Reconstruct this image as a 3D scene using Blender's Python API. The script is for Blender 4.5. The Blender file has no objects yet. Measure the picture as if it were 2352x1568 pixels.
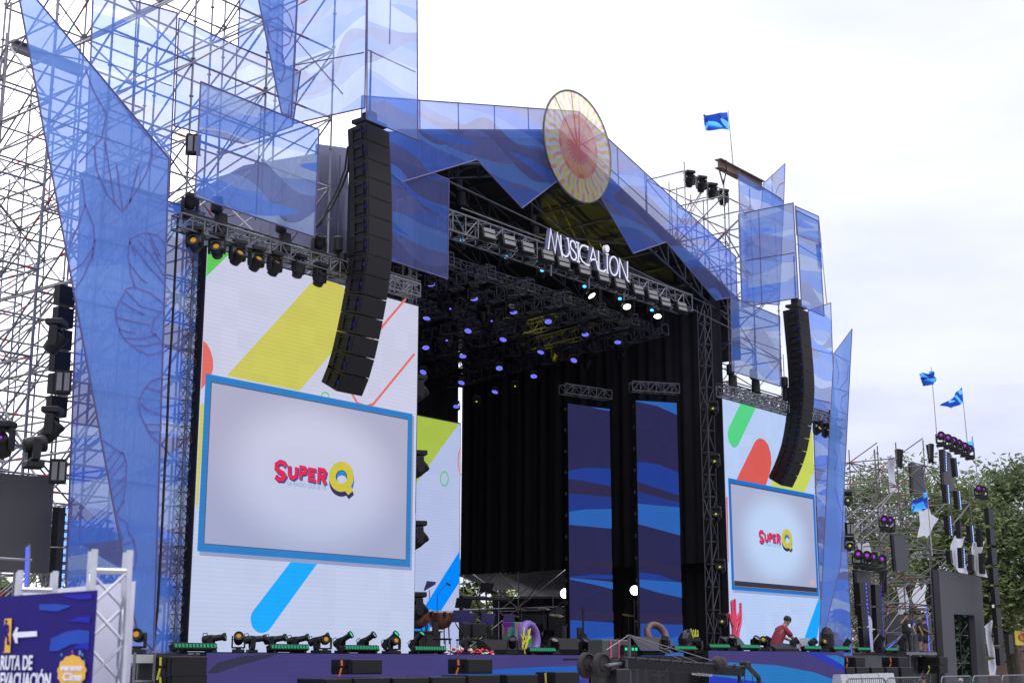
import bpy, math, random
from mathutils import Vector, Matrix
from mathutils.geometry import tessellate_polygon
random.seed(7)
S = bpy.context.scene
COL = S.collection
R = math.radians
# ------------------------------------------------------------------ camera
FPX, PITCH, AZ, EYE = 3277.0, math.atan(736/3277.0), R(38.6), 1.7
cam_d = bpy.data.cameras.new("camera"); cam = bpy.data.objects.new("camera", cam_d); COL.objects.link(cam)
cam.location = (0, 0, EYE)
cam.rotation_euler = (R(90)+PITCH, 0, AZ-R(90))
cam_d.sensor_fit = 'HORIZONTAL'; cam_d.sensor_width = 36; cam_d.lens = FPX/2352*36
cam_d.clip_start = .1; cam_d.clip_end = 1500
cam_d.dof.use_dof = True; cam_d.dof.focus_distance = 42; cam_d.dof.aperture_fstop = 2.3
S.camera = cam
# ------------------------------------------------------------------ sky and sun
SUN_EL, SUN_AZ = R(24), R(60)      # azimuth measured from +X towards +Y
w = bpy.data.worlds.new("World"); S.world = w; w.use_nodes = True
nt = w.node_tree; nt.nodes.clear(); L = nt.links.new
out = nt.nodes.new('ShaderNodeOutputWorld'); mixs = nt.nodes.new('ShaderNodeMixShader')
b1 = nt.nodes.new('ShaderNodeBackground'); b2 = nt.nodes.new('ShaderNodeBackground')
sky = nt.nodes.new('ShaderNodeTexSky'); sky.sky_type = 'NISHITA'; sky.sun_disc = False
sky.sun_elevation = SUN_EL; sky.sun_rotation = R(90)-SUN_AZ
L(sky.outputs[0], b1.inputs[0]); b1.inputs[1].default_value = .12
tc = nt.nodes.new('ShaderNodeTexCoord'); mp = nt.nodes.new('ShaderNodeMapping'); mp.inputs['Scale'].default_value = (1.3, 1.3, 4.2)
nz = nt.nodes.new('ShaderNodeTexNoise'); nz.inputs['Scale'].default_value = 2.6; nz.inputs['Detail'].default_value = 5; nz.inputs['Roughness'].default_value = .52
L(tc.outputs['Generated'], mp.inputs[0]); L(mp.outputs[0], nz.inputs['Vector'])
sx = nt.nodes.new('ShaderNodeSeparateXYZ'); L(tc.outputs['Generated'], sx.inputs[0])
m1 = nt.nodes.new('ShaderNodeMath'); m1.operation = 'MULTIPLY_ADD'; m1.inputs[1].default_value = 1.15; m1.inputs[2].default_value = -.22
L(sx.outputs['Z'], m1.inputs[0])
m2 = nt.nodes.new('ShaderNodeMath'); m2.operation = 'ADD'; L(nz.outputs[0], m2.inputs[0]); L(m1.outputs[0], m2.inputs[1])
cr = nt.nodes.new('ShaderNodeValToRGB'); L(m2.outputs[0], cr.inputs[0])
e = cr.color_ramp.elements; e[0].position = .34; e[0].color = (.53, .56, .75, 1); e[1].position = .72; e[1].color = (.80, .81, .855, 1)
x_ = e.new(.5); x_.color = (.68, .71, .83, 1)
# the veiled sun brightens the cloud around it
dp = nt.nodes.new('ShaderNodeVectorMath'); dp.operation = 'DOT_PRODUCT'
dp.inputs[1].default_value = (math.cos(SUN_EL)*math.cos(SUN_AZ), math.cos(SUN_EL)*math.sin(SUN_AZ), math.sin(SUN_EL))
L(tc.outputs['Generated'], dp.inputs[0])
pw = nt.nodes.new('ShaderNodeMath'); pw.operation = 'POWER'; pw.inputs[1].default_value = 22; pw.use_clamp = True; L(dp.outputs['Value'], pw.inputs[0])
st = nt.nodes.new('ShaderNodeMath'); st.operation = 'MULTIPLY_ADD'; st.inputs[1].default_value = 1.9; st.inputs[2].default_value = 1.0; L(pw.outputs[0], st.inputs[0])
zr_ = nt.nodes.new('ShaderNodeMapRange'); zr_.interpolation_type = 'SMOOTHSTEP'; zr_.inputs['From Min'].default_value = .42; zr_.inputs['From Max'].default_value = .85; zr_.inputs['To Min'].default_value = 1; zr_.inputs['To Max'].default_value = 3.2
L(sx.outputs['Z'], zr_.inputs['Value']); zm_ = nt.nodes.new('ShaderNodeMath'); zm_.operation = 'MULTIPLY'; L(st.outputs[0], zm_.inputs[0]); L(zr_.outputs[0], zm_.inputs[1])
L(cr.outputs[0], b2.inputs[0]); L(zm_.outputs[0], b2.inputs[1])
mixs.inputs[0].default_value = .93; L(b1.outputs[0], mixs.inputs[1]); L(b2.outputs[0], mixs.inputs[2]); L(mixs.outputs[0], out.inputs[0])
sl = bpy.data.lights.new("sun", 'SUN'); sl.energy = 1.4; sl.angle = R(12); sl.color = (1, .95, .88)
sun = bpy.data.objects.new("sun", sl); COL.objects.link(sun)
sun.rotation_euler = (R(90)-SUN_EL, 0, SUN_AZ+R(90))
S.view_settings.view_transform = 'Standard'; S.view_settings.look = 'None'; S.view_settings.exposure = .35; S.view_settings.gamma = 1
try:
    S.cycles.transparent_max_bounces = 32; S.cycles.max_bounces = 8
except Exception: pass

# ------------------------------------------------------------------ photo pixel -> point on a real plane
cp, sp_, ca, sa = math.cos(PITCH), math.sin(PITCH), math.cos(AZ), math.sin(AZ)
def ray(x, y):
    dx, dy = x-1176, 784-y
    up = dy*cp+FPX*sp_; fw = FPX*cp-dy*sp_
    return Vector((ca*fw+sa*dx, sa*fw-ca*dx, up))
EYEV = Vector((0, 0, EYE))
def P(x, y, Y): r = ray(x, y); return EYEV + r*(Y/r.y)
def PX(x, y, X): r = ray(x, y); return EYEV + r*(X/r.x)
def PZ(x, y, Z): r = ray(x, y); return EYEV + r*((Z-EYE)/r.z)
def PD(x, y, d): r = ray(x, y); return EYEV + r*(d/math.hypot(r.x, r.y))
def PL(x, y, o, n): r = ray(x, y); return EYEV + r*((o-EYEV).dot(n)/r.dot(n))
def fr(ox, oy, s): return lambda x, y: (ox+x*s, oy+y*s)
zb = fr(367.5, 0, .375); z0 = fr(0, 0, .375); zc = fr(0, 551.25, .3046); zd = fr(0, 973.9, .3791)
z1 = lambda x, y: ((960+x/3.409)*.91875, (180+y/3.409)*.91875)
z3 = fr(1378.1, 349.1, .3046); z4 = fr(1470, 771.75, .2813); z5f = fr(404.25, 459.4, .3281); z5e = fr(404.25, 808.5, .3281)
z5r = fr(1911, 808.5, .2461); z9 = fr(1911, 1157.6, .2619); z6b = fr(1029, 826.9, .38669); zs = fr(1304.6, 1249.5, .2812); zm = fr(882, 1249.5, .25)
zq = fr(918.75, 1359.75, .17969); zt = fr(1231.1, 514.5, .10157); zg = fr(0, 1267.9, .19164); zp = fr(1929.4, 1286.2, .17991); z2 = fr(918.75, 514.5, .29297)

# ------------------------------------------------------------------ materials
MATS = {}
def new_mat(name):
    m = bpy.data.materials.new(name); m.use_nodes = True; m.node_tree.nodes.clear(); return m, m.node_tree
def mat(name, c, rough=.6, metal=0, var=.12, scale=3, bump=0, spec=.5):
    if name in MATS: return MATS[name]
    m, t = new_mat(name); N = t.nodes.new; l = t.links.new
    o = N('ShaderNodeOutputMaterial'); p = N('ShaderNodeBsdfPrincipled'); l(p.outputs[0], o.inputs[0])
    tc = N('ShaderNodeTexCoord'); n = N('ShaderNodeTexNoise'); n.inputs['Scale'].default_value = scale; n.inputs['Detail'].default_value = 4
    l(tc.outputs['Object'], n.inputs['Vector'])
    r = N('ShaderNodeValToRGB'); l(n.outputs[0], r.inputs[0])
    r.color_ramp.elements[0].position = .3; r.color_ramp.elements[1].position = .7
    r.color_ramp.elements[0].color = tuple(max(0, v*(1-var)) for v in c)+(1,); r.color_ramp.elements[1].color = tuple(min(1, v*(1+var)) for v in c)+(1,)
    l(r.outputs[0], p.inputs['Base Color']); p.inputs['Metallic'].default_value = metal; p.inputs['Specular IOR Level'].default_value = spec
    mr = N('ShaderNodeMapRange'); mr.inputs['To Min'].default_value = max(.05, rough-.1); mr.inputs['To Max'].default_value = min(1, rough+.1); l(n.outputs[0], mr.inputs['Value']); l(mr.outputs[0], p.inputs['Roughness'])
    if bump:
        b = N('ShaderNodeBump'); b.inputs['Strength'].default_value = bump; l(n.outputs[0], b.inputs['Height']); l(b.outputs[0], p.inputs['Normal'])
    MATS[name] = m; return m
def emit(name, c, s=1.0):
    if name in MATS: return MATS[name]
    m, t = new_mat(name); N = t.nodes.new
    o = N('ShaderNodeOutputMaterial'); p = N('ShaderNodeEmission'); p.inputs[0].default_value = tuple(c)+(1,); p.inputs[1].default_value = s
    t.links.new(p.outputs[0], o.inputs[0]); MATS[name] = m; return m
def srgb(r, g, b): return tuple((v/255/12.92 if v/255 <= .04045 else ((v/255+.055)/1.055)**2.4) for v in (r, g, b))
def led(name, rgb, k=1.0, cell=.5):
    """LED wall tile: lit picture colour with faint module seams and uneven module brightness"""
    if name in MATS: return MATS[name]
    c = srgb(*rgb); k *= .785; m, t = new_mat(name); N = t.nodes.new; l = t.links.new
    o = N('ShaderNodeOutputMaterial'); em = N('ShaderNodeEmission'); l(em.outputs[0], o.inputs[0])
    ge = N('ShaderNodeNewGeometry'); mp = N('ShaderNodeVectorMath'); mp.operation = 'SCALE'; mp.inputs['Scale'].default_value = 1/cell; l(ge.outputs['Position'], mp.inputs[0])
    fl = N('ShaderNodeVectorMath'); fl.operation = 'FLOOR'; l(mp.outputs[0], fl.inputs[0])
    wn = N('ShaderNodeTexWhiteNoise'); l(fl.outputs[0], wn.inputs['Vector'])
    sp = N('ShaderNodeSeparateXYZ'); l(ge.outputs['Position'], sp.inputs[0])
    s1 = N('ShaderNodeMath'); s1.operation = 'MULTIPLY'; s1.inputs[1].default_value = 62; l(sp.outputs['Z'], s1.inputs[0])
    s2 = N('ShaderNodeMath'); s2.operation = 'SINE'; l(s1.outputs[0], s2.inputs[0])
    a = N('ShaderNodeMath'); a.operation = 'MULTIPLY_ADD'; a.inputs[1].default_value = .05; a.inputs[2].default_value = .955; l(wn.outputs['Value'], a.inputs[0])
    b = N('ShaderNodeMath'); b.operation = 'MULTIPLY_ADD'; b.inputs[1].default_value = .025; l(s2.outputs[0], b.inputs[0]); l(a.outputs[0], b.inputs[2])
    c2 = N('ShaderNodeMath'); c2.operation = 'MULTIPLY'; c2.inputs[1].default_value = k; l(b.outputs[0], c2.inputs[0])
    em.inputs[0].default_value = c+(1,); l(c2.outputs[0], em.inputs[1])
    MATS[name] = m; return m
def led_vignette(name, centre, half, c_in, c_out, c_low):
    """picture on the LED wall: pale grey field, brighter in its middle"""
    m, t = new_mat(name); N = t.nodes.new; l = t.links.new
    o = N('ShaderNodeOutputMaterial'); em = N('ShaderNodeEmission'); l(em.outputs[0], o.inputs[0])
    ge = N('ShaderNodeNewGeometry'); mp = N('ShaderNodeMapping'); mp.vector_type = 'TEXTURE'
    mp.inputs['Location'].default_value = centre; mp.inputs['Scale'].default_value = (half[0], 1000, half[1]); l(ge.outputs['Position'], mp.inputs[0])
    ln = N('ShaderNodeVectorMath'); ln.operation = 'LENGTH'; l(mp.outputs[0], ln.inputs[0])
    r = N('ShaderNodeValToRGB'); l(ln.outputs['Value'], r.inputs[0]); r.color_ramp.interpolation = 'EASE'
    r.color_ramp.elements[0].position = .45; r.color_ramp.elements[0].color = srgb(*c_in)+(1,); r.color_ramp.elements[1].position = 1.3; r.color_ramp.elements[1].color = srgb(*c_out)+(1,)
    sx = N('ShaderNodeSeparateXYZ'); l(mp.outputs[0], sx.inputs[0])
    mr = N('ShaderNodeMapRange'); mr.inputs['From Min'].default_value = .35; mr.inputs['From Max'].default_value = -.6; l(sx.outputs['Z'], mr.inputs['Value'])
    mx = N('ShaderNodeMixRGB'); mx.blend_type = 'MULTIPLY'; mx.inputs[2].default_value = c_low+(1,); l(mr.outputs[0], mx.inputs[0]); l(r.outputs[0], mx.inputs[1]); l(mx.outputs[0], em.inputs[0]); em.inputs[1].default_value = .785
    MATS[name] = m; return m
def waves(t, cols, sc):
    """printed pattern of tapering wave bands that cross into leaf shapes; sc = waves per metre factor"""
    N = t.nodes.new; l = t.links.new; ge = N('ShaderNodeNewGeometry')
    def M_(op, x, y=None, z=None):
        q = N('ShaderNodeMath'); q.operation = op
        for k_, v_ in enumerate((x, y, z)):
            if v_ is None: continue
            if isinstance(v_, (int, float)): q.inputs[k_].default_value = v_
            else: l(v_, q.inputs[k_])
        return q.outputs[0]
    sp = N('ShaderNodeSeparateXYZ'); l(ge.outputs['Position'], sp.inputs[0]); u = M_('MULTIPLY', M_('ADD', sp.outputs['X'], sp.outputs['Y']), sc); zc_ = M_('MULTIPLY', sp.outputs['Z'], sc)
    nb = N('ShaderNodeTexNoise'); nb.inputs['Scale'].default_value = .22*sc; nb.inputs['Detail'].default_value = 0; l(ge.outputs['Position'], nb.inputs['Vector'])
    col = None; n_ = len(cols)
    for i, (kz, am, fu, ph, th, fa, ps) in enumerate(((2.1, .75, .85, 0, .05, .5, 1.0), (2.9, .8, .7, 2.2, .35, .42, 3.0), (1.9, .9, 1.0, 4.1, .45, .6, 5.0), (3.6, .8, .8, 1.3, .62, .5, .4))):
        s_ = M_('SINE', M_('MULTIPLY_ADD', u, fu, M_('MULTIPLY_ADD', nb.outputs[0], 3.5, ph)))
        w_ = M_('SINE', M_('MULTIPLY_ADD', s_, am, M_('MULTIPLY_ADD', zc_, kz, M_('MULTIPLY_ADD', nb.outputs[0], 3.5, ph*1.7))))
        t_ = M_('MULTIPLY_ADD', M_('SINE', M_('MULTIPLY_ADD', u, fa, M_('MULTIPLY_ADD', zc_, .8, ps))), .5, th)
        mk_ = M_('GREATER_THAN', w_, t_); mx = N('ShaderNodeMixRGB'); l(mk_, mx.inputs[0])
        if col is None: mx.inputs[1].default_value = cols[0]+(1,)
        else: l(col, mx.inputs[1])
        mx.inputs[2].default_value = cols[(i+1) % n_]+(1,); col = mx.outputs[0]
    return ge, col
def fabric(name, cols, trans=.45, scale=.55, tint=(.88, .91, 1.0), glow=.5, sheen=0, stretch=(.26, .26, 1.25)):
    """printed scrim: see-through mesh cloth with a printed pattern of long wave shapes"""
    if name in MATS: return MATS[name]
    m, t = new_mat(name); N = t.nodes.new; l = t.links.new
    o = N('ShaderNodeOutputMaterial'); mx = N('ShaderNodeMixShader'); l(mx.outputs[0], o.inputs[0])
    tr = N('ShaderNodeBsdfTransparent'); df = N('ShaderNodeBsdfDiffuse'); tl = N('ShaderNodeBsdfTranslucent'); m2 = N('ShaderNodeMixShader'); m2.inputs[0].default_value = glow
    l(df.outputs[0], m2.inputs[1]); l(tl.outputs[0], m2.inputs[2])
    l(tr.outputs[0], mx.inputs[1]); l(m2.outputs[0], mx.inputs[2])
    ge, wcol = waves(t, cols, scale)
    # cloth unevenness
    n2 = N('ShaderNodeTexNoise'); n2.inputs['Scale'].default_value = 1.1; n2.inputs['Detail'].default_value = 3; l(ge.outputs['Position'], n2.inputs['Vector'])
    mr = N('ShaderNodeMapRange'); mr.inputs['To Min'].default_value = trans-.07; mr.inputs['To Max'].default_value = trans+.07; l(n2.outputs[0], mr.inputs['Value'])
    sub = N('ShaderNodeMath'); sub.operation = 'SUBTRACT'; sub.inputs[0].default_value = 1; l(mr.outputs[0], sub.inputs[1]); l(sub.outputs[0], mx.inputs[0])
    l(wcol, df.inputs[0]); l(wcol, tl.inputs[0])
    sk = N('ShaderNodeTexNoise'); sk.inputs['Scale'].default_value = 2.2; sk.inputs['Detail'].default_value = 6; sk.inputs['Roughness'].default_value = .7; mps = N('ShaderNodeMapping'); mps.inputs['Scale'].default_value = (2.5, 2.5, .35); l(ge.outputs['Position'], mps.inputs[0]); l(mps.outputs[0], sk.inputs['Vector'])
    bp = N('ShaderNodeBump'); bp.inputs['Strength'].default_value = .5; bp.inputs['Distance'].default_value = .25; l(sk.outputs[0], bp.inputs['Height']); l(bp.outputs[0], df.inputs['Normal']); l(bp.outputs[0], tl.inputs['Normal'])
    tm = N('ShaderNodeMixRGB'); tm.blend_type = 'MIX'; tm.inputs[0].default_value = .22; tm.inputs[1].default_value = tint+(1,); l(wcol, tm.inputs[2]); l(tm.outputs[0], tr.inputs[0])
    MATS[name] = m; return m
WV = [srgb(130,155,215), srgb(108,146,222), srgb(160,180,220), srgb(116,130,184), srgb(98,140,228)]
M_blue = fabric('wave_scrim', WV, .29, 1.5)
M_dense = fabric('dense_wave_scrim', [srgb(112,136,206), srgb(96,130,212), srgb(140,162,214), srgb(98,106,162), srgb(84,122,216)], .13, 1.4, glow=.35)
M_blue2 = fabric('pale_wave_scrim', [srgb(136,160,218), srgb(116,150,224), srgb(166,182,222), srgb(140,150,190), srgb(108,146,226)], .31, 1.35)
M_sail = fabric('sail_scrim', [srgb(108,143,218), srgb(114,150,222), srgb(110,146,220), srgb(116,152,224), srgb(112,148,222)], .15, .4, glow=.5)
M_fas = fabric('fascia_scrim', [srgb(108,116,178), srgb(92,116,202), srgb(104,138,218), srgb(98,104,160), srgb(86,118,212)], .33, 1.5, tint=(.88, .89, .97), glow=.45)
M_grey = fabric('grey_tarp', [srgb(150,150,175), srgb(165,165,190), srgb(140,142,170)], .12, .5, glow=.5)
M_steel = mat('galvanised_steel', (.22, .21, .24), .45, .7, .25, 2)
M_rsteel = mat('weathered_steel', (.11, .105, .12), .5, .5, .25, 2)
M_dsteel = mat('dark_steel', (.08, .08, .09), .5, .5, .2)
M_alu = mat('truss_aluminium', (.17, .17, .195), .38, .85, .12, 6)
M_red = mat('red_coupler', (.45, .06, .06), .5)
M_frame = mat('scrim_frame', (.10, .09, .22), .5, .3)
M_blk = mat('black_plastic', (.008, .0075, .010), .5, 0, .25, 5, .0, .3)
M_blk2 = mat('black_grille', (.012, .011, .014), .65, 0, .15, 60, .0, .2)
M_drape = mat('black_drape', (.017, .016, .021), .9, 0, .3, 1.5)
M_gled = mat('unlit_led', (.045, .042, .052), .55, 0, .08, 2)
M_deck = mat('stage_deck', (.03, .03, .035), .5)
M_roofm = mat('roof_tarp', (.03, .03, .035), .8)
M_white = mat('white_cloth', (.62, .62, .70), .8, 0, .06)
M_skin = mat('skin', (.30, .16, .11), .6)
M_hair = mat('dark_hair', (.015, .012, .01), .7)
M_black_cl = mat('black_clothes', (.015, .015, .02), .85)
M_redc = mat('red_shirt', (.25, .02, .04), .8)
M_blc = mat('blue_cloth', (.04, .05, .30), .8)
M_rust = mat('rusty_steel', (.17, .11, .09), .7, .3, .4, 2)
M_con = mat('concrete', (.42, .42, .45), .85, 0, .12, 3)
M_amber = emit('amber_lens', (.75, .36, .03), .6); M_grn = emit('green_lens', (.02, .75, .32), .9)
M_clear = mat('clear_lens', (.35, .45, .45), .08, .2); M_bluL = emit('blue_dot', (.2, .2, 1), 2.0); M_cy = emit('cyan_lens', (.06, .45, 1), 2.2)
M_pur = emit('purple_lens', (.45, .04, .8), .8); M_whL = emit('white_lamp', (1, .98, .92), 6); M_yel = emit('yellow_lens', (.6, .58, .02), .8)
M_orange = mat('orange_strap', (.75, .18, .04), .6); M_ystrap = mat('yellow_strap', (.5, .5, .05), .6)
M_yelT = mat('yellow_paint', (.5, .45, .02), .5)

# ------------------------------------------------------------------ mesh helpers
class MB:
    def __init__(s): s.v = []; s.f = []; s.m = []
    def add(s, vs, fs, mi=0):
        o = len(s.v); s.v += [Vector(v) for v in vs]; s.f += [[i+o for i in f] for f in fs]; s.m += [mi]*len(fs); return s
    def box(s, c, d, M=None, mi=0, bev=0):
        hx, hy, hz = d[0]/2, d[1]/2, d[2]/2; c = Vector(c)
        if bev:
            b = bev; vs = []
            for z, k in ((-hz, b), (-hz+b, 0), (hz-b, 0), (hz, b)):
                for x, y in ((-hx+k, -hy+k), (hx-k, -hy+k), (hx-k, hy-k), (-hx+k, hy-k)): vs.append(Vector((x, y, z)))
            fs = [[3, 2, 1, 0], [12, 13, 14, 15]]
            for r in range(3):
                for i in range(4): fs.append([r*4+i, r*4+(i+1) % 4, r*4+4+(i+1) % 4, r*4+4+i])
        else:
            vs = [Vector((x, y, z)) for z in (-hz, hz) for x, y in ((-hx, -hy), (hx, -hy), (hx, hy), (-hx, hy))]
            fs = [[3, 2, 1, 0], [4, 5, 6, 7], [0, 1, 5, 4], [1, 2, 6, 5], [2, 3, 7, 6], [3, 0, 4, 7]]
        if M: vs = [M @ v for v in vs]
        return s.add([v+c for v in vs], fs, mi)
    def bar(s, p, q, r, n=6, mi=0, r2=None):
        p, q = Vector(p), Vector(q); d = q-p
        if d.length < 1e-6: return s
        d.normalize(); a = d.orthogonal().normalized(); b = d.cross(a); r2 = r if r2 is None else r2
        vs = [p+(a*math.cos(2*math.pi*i/n)+b*math.sin(2*math.pi*i/n))*r for i in range(n)]+[q+(a*math.cos(2*math.pi*i/n)+b*math.sin(2*math.pi*i/n))*r2 for i in range(n)]
        fs = [[i, (i+1) % n, n+(i+1) % n, n+i] for i in range(n)]+[list(range(n))[::-1], list(range(n, 2*n))]
        return s.add(vs, fs, mi)
    def path(s, pts, r, n=6, mi=0):
        for a, b in zip(pts, pts[1:]): s.bar(a, b, r, n, mi)
        return s
    def rail(s, p, q, w, h, mi=0, up=Vector((0, 0, 1))):
        p, q, up = Vector(p), Vector(q), Vector(up); d = (q-p).normalized(); a = d.cross(up).normalized(); b = a.cross(d)
        vs = [x+a*i*w/2+b*j*h/2 for x in (p, q) for i, j in ((-1, -1), (1, -1), (1, 1), (-1, 1))]
        return s.add(vs, [[3, 2, 1, 0], [4, 5, 6, 7], [0, 1, 5, 4], [1, 2, 6, 5], [2, 3, 7, 6], [3, 0, 4, 7]], mi)
    def poly(s, pts, mi=0):
        pts = [Vector(p) for p in pts]
        return s.add(pts, [list(t) for t in tessellate_polygon([pts])] if len(pts) > 3 else [[0, 1, 2]], mi)
    def prism(s, pts, ext, mi=0):
        pts = [Vector(p) for p in pts]; ext = Vector(ext); n = len(pts)
        tri = [list(t) for t in tessellate_polygon([pts])] if n > 3 else [[0, 1, 2]]
        fs = tri+[[i+n for i in t[::-1]] for t in tri]+[[i, (i+1) % n, n+(i+1) % n, n+i] for i in range(n)]
        return s.add(pts+[p+ext for p in pts], fs, mi)
    def lathe(s, prof, M=None, n=16, mi=0):
        vs = []; fs = []
        for r, z in prof:
            for i in range(n): vs.append(Vector((r*math.cos(2*math.pi*i/n), r*math.sin(2*math.pi*i/n), z)))
        for k in range(len(prof)-1):
            for i in range(n): fs.append([k*n+i, k*n+(i+1) % n, (k+1)*n+(i+1) % n, (k+1)*n+i])
        fs.append(list(range(n))[::-1]); fs.append([(len(prof)-1)*n+i for i in range(n)])
        if M: vs = [M @ v for v in vs]
        return s.add(vs, fs, mi)
    def disc(s, c, r, nrm, n=14, mi=0):
        nrm = Vector(nrm).normalized(); a = nrm.orthogonal().normalized(); b = nrm.cross(a); c = Vector(c)
        return s.add([c+(a*math.cos(2*math.pi*i/n)+b*math.sin(2*math.pi*i/n))*r for i in range(n)], [list(range(n))], mi)
    def ribbon(s, pts, wd, nrm, mi=0, ext=None, close=False):
        """flat stroke of width wd along a polyline, lying in the plane with normal nrm; ext gives it thickness"""
        pts = [Vector(p) for p in pts]; nrm = Vector(nrm).normalized(); n = len(pts); A = []; B = []
        for i, p in enumerate(pts):
            if close: d1 = (p-pts[i-1]); d2 = pts[(i+1) % n]-p
            else:
                d1 = p-pts[i-1] if i else pts[1]-p; d2 = pts[i+1]-p if i < n-1 else d1
            d1 = d1.normalized(); d2 = d2.normalized(); t = (d1+d2)
            t = d1 if t.length < .2 else t.normalized()
            sd = t.cross(nrm).normalized(); k = 1/max(.45, sd.dot(d2.cross(nrm).normalized()))
            A.append(p+sd*wd/2*k); B.append(p-sd*wd/2*k)
        m = n if close else n-1
        if ext is None:
            return s.add(A+B, [[i, (i+1) % n, n+(i+1) % n, n+i] for i in range(m)], mi)
        ext = Vector(ext); vs = A+B+[v+ext for v in A]+[v+ext for v in B]; fs = []
        for i in range(m):
            j = (i+1) % n
            fs += [[i, j, n+j, n+i], [2*n+i, 3*n+i, 3*n+j, 2*n+j], [i, 2*n+i, 2*n+j, j], [n+i, n+j, 3*n+j, 3*n+i]]
        if not close: fs += [[0, n, 3*n, 2*n], [n-1, 3*n-1, 4*n-1, 2*n-1][::1]]
        return s.add(vs, fs, mi)
    def build(s, name, mats, parent=None, smooth=False, local=False, loc=None):
        """verts are world coordinates (made relative to the thing's root) unless local"""
        me = bpy.data.meshes.new(name)
        org = Vector((0, 0, 0))
        if not local and parent is not None:
            r = parent
            while r is not None: org += r.location; r = r.parent
        if loc is not None: org = org+Vector(loc) if not local else Vector((0, 0, 0))
        me.from_pydata([tuple(v-org) for v in s.v], [], s.f)
        if not isinstance(mats, (list, tuple)): mats = [mats]
        for m in mats: me.materials.append(m)
        me.polygons.foreach_set('material_index', s.m)
        if smooth: me.polygons.foreach_set('use_smooth', [True]*len(me.polygons))
        me.update(); o = bpy.data.objects.new(name, me); COL.objects.link(o); o.parent = parent
        if loc is not None: o.location = loc
        return o
def tag(o, label=None, cat=None, group=None, kind=None):
    if label: o['label'] = label
    if cat: o['category'] = cat
    if group: o['group'] = group
    if kind: o['kind'] = kind
    return o
def thing(name, loc, label, cat, group=None, rz=0):
    o = bpy.data.objects.new(name, None); COL.objects.link(o); o.location = loc; o.rotation_euler = (0, 0, rz); o.empty_display_size = .3
    return tag(o, label, cat, group)
KIDS = {}
def copy_tree(o, parent=None):
    c = o.copy(); COL.objects.link(c); c.parent = parent
    for ch in [x for x in COL.objects if x.parent == o]: copy_tree(ch, c)
    return c
ORD = ['first', 'second', 'third', 'fourth', 'fifth', 'sixth', 'seventh', 'eighth', 'ninth', 'tenth', 'eleventh', 'twelfth', 'thirteenth', 'fourteenth', 'fifteenth', 'sixteenth', 'seventeenth', 'eighteenth', 'nineteenth', 'twentieth', 'twenty-first', 'twenty-second', 'twenty-third', 'twenty-fourth', 'twenty-fifth', 'twenty-sixth', 'twenty-seventh']
def text(body, size, M, m, name, parent, extrude=0, bold=0, shear=0):
    cu = bpy.data.curves.new(name, 'FONT'); cu.body = body; cu.size = size; cu.extrude = extrude; cu.offset = bold; cu.shear = shear; cu.resolution_u = 3
    o = bpy.data.objects.new(name+'_tmp', cu); COL.objects.link(o); bpy.context.view_layer.update()
    dg = bpy.context.evaluated_depsgraph_get(); me = bpy.data.meshes.new_from_object(o.evaluated_get(dg)); bpy.data.objects.remove(o)
    me.transform(M); org = Vector((0, 0, 0)); r = parent
    while r is not None: org += r.location; r = r.parent
    me.transform(Matrix.Translation(-org)); me.materials.clear(); me.materials.append(m)
    ob = bpy.data.objects.new(name, me); COL.objects.link(ob); ob.parent = parent; return ob
def frame_m(o, x, z):
    x = Vector(x).normalized(); z = Vector(z).normalized(); y = z.cross(x)   # text x along x, text up = z-argument, faces x cross up
    n = x.cross(z)
    return Matrix.Translation(o) @ Matrix(((x.x, z.x, n.x, 0), (x.y, z.y, n.y, 0), (x.z, z.z, n.z, 0), (0, 0, 0, 1)))

# ------------------------------------------------------------------ ground
g = MB(); g.poly([(-300, -200, 0), (600, -200, 0), (600, 700, 0), (-300, 700, 0)]); tag(g.build('ground', mat('plaza_paving', (.22, .22, .22), .9, 0, .25, .4)), kind='structure')

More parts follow.
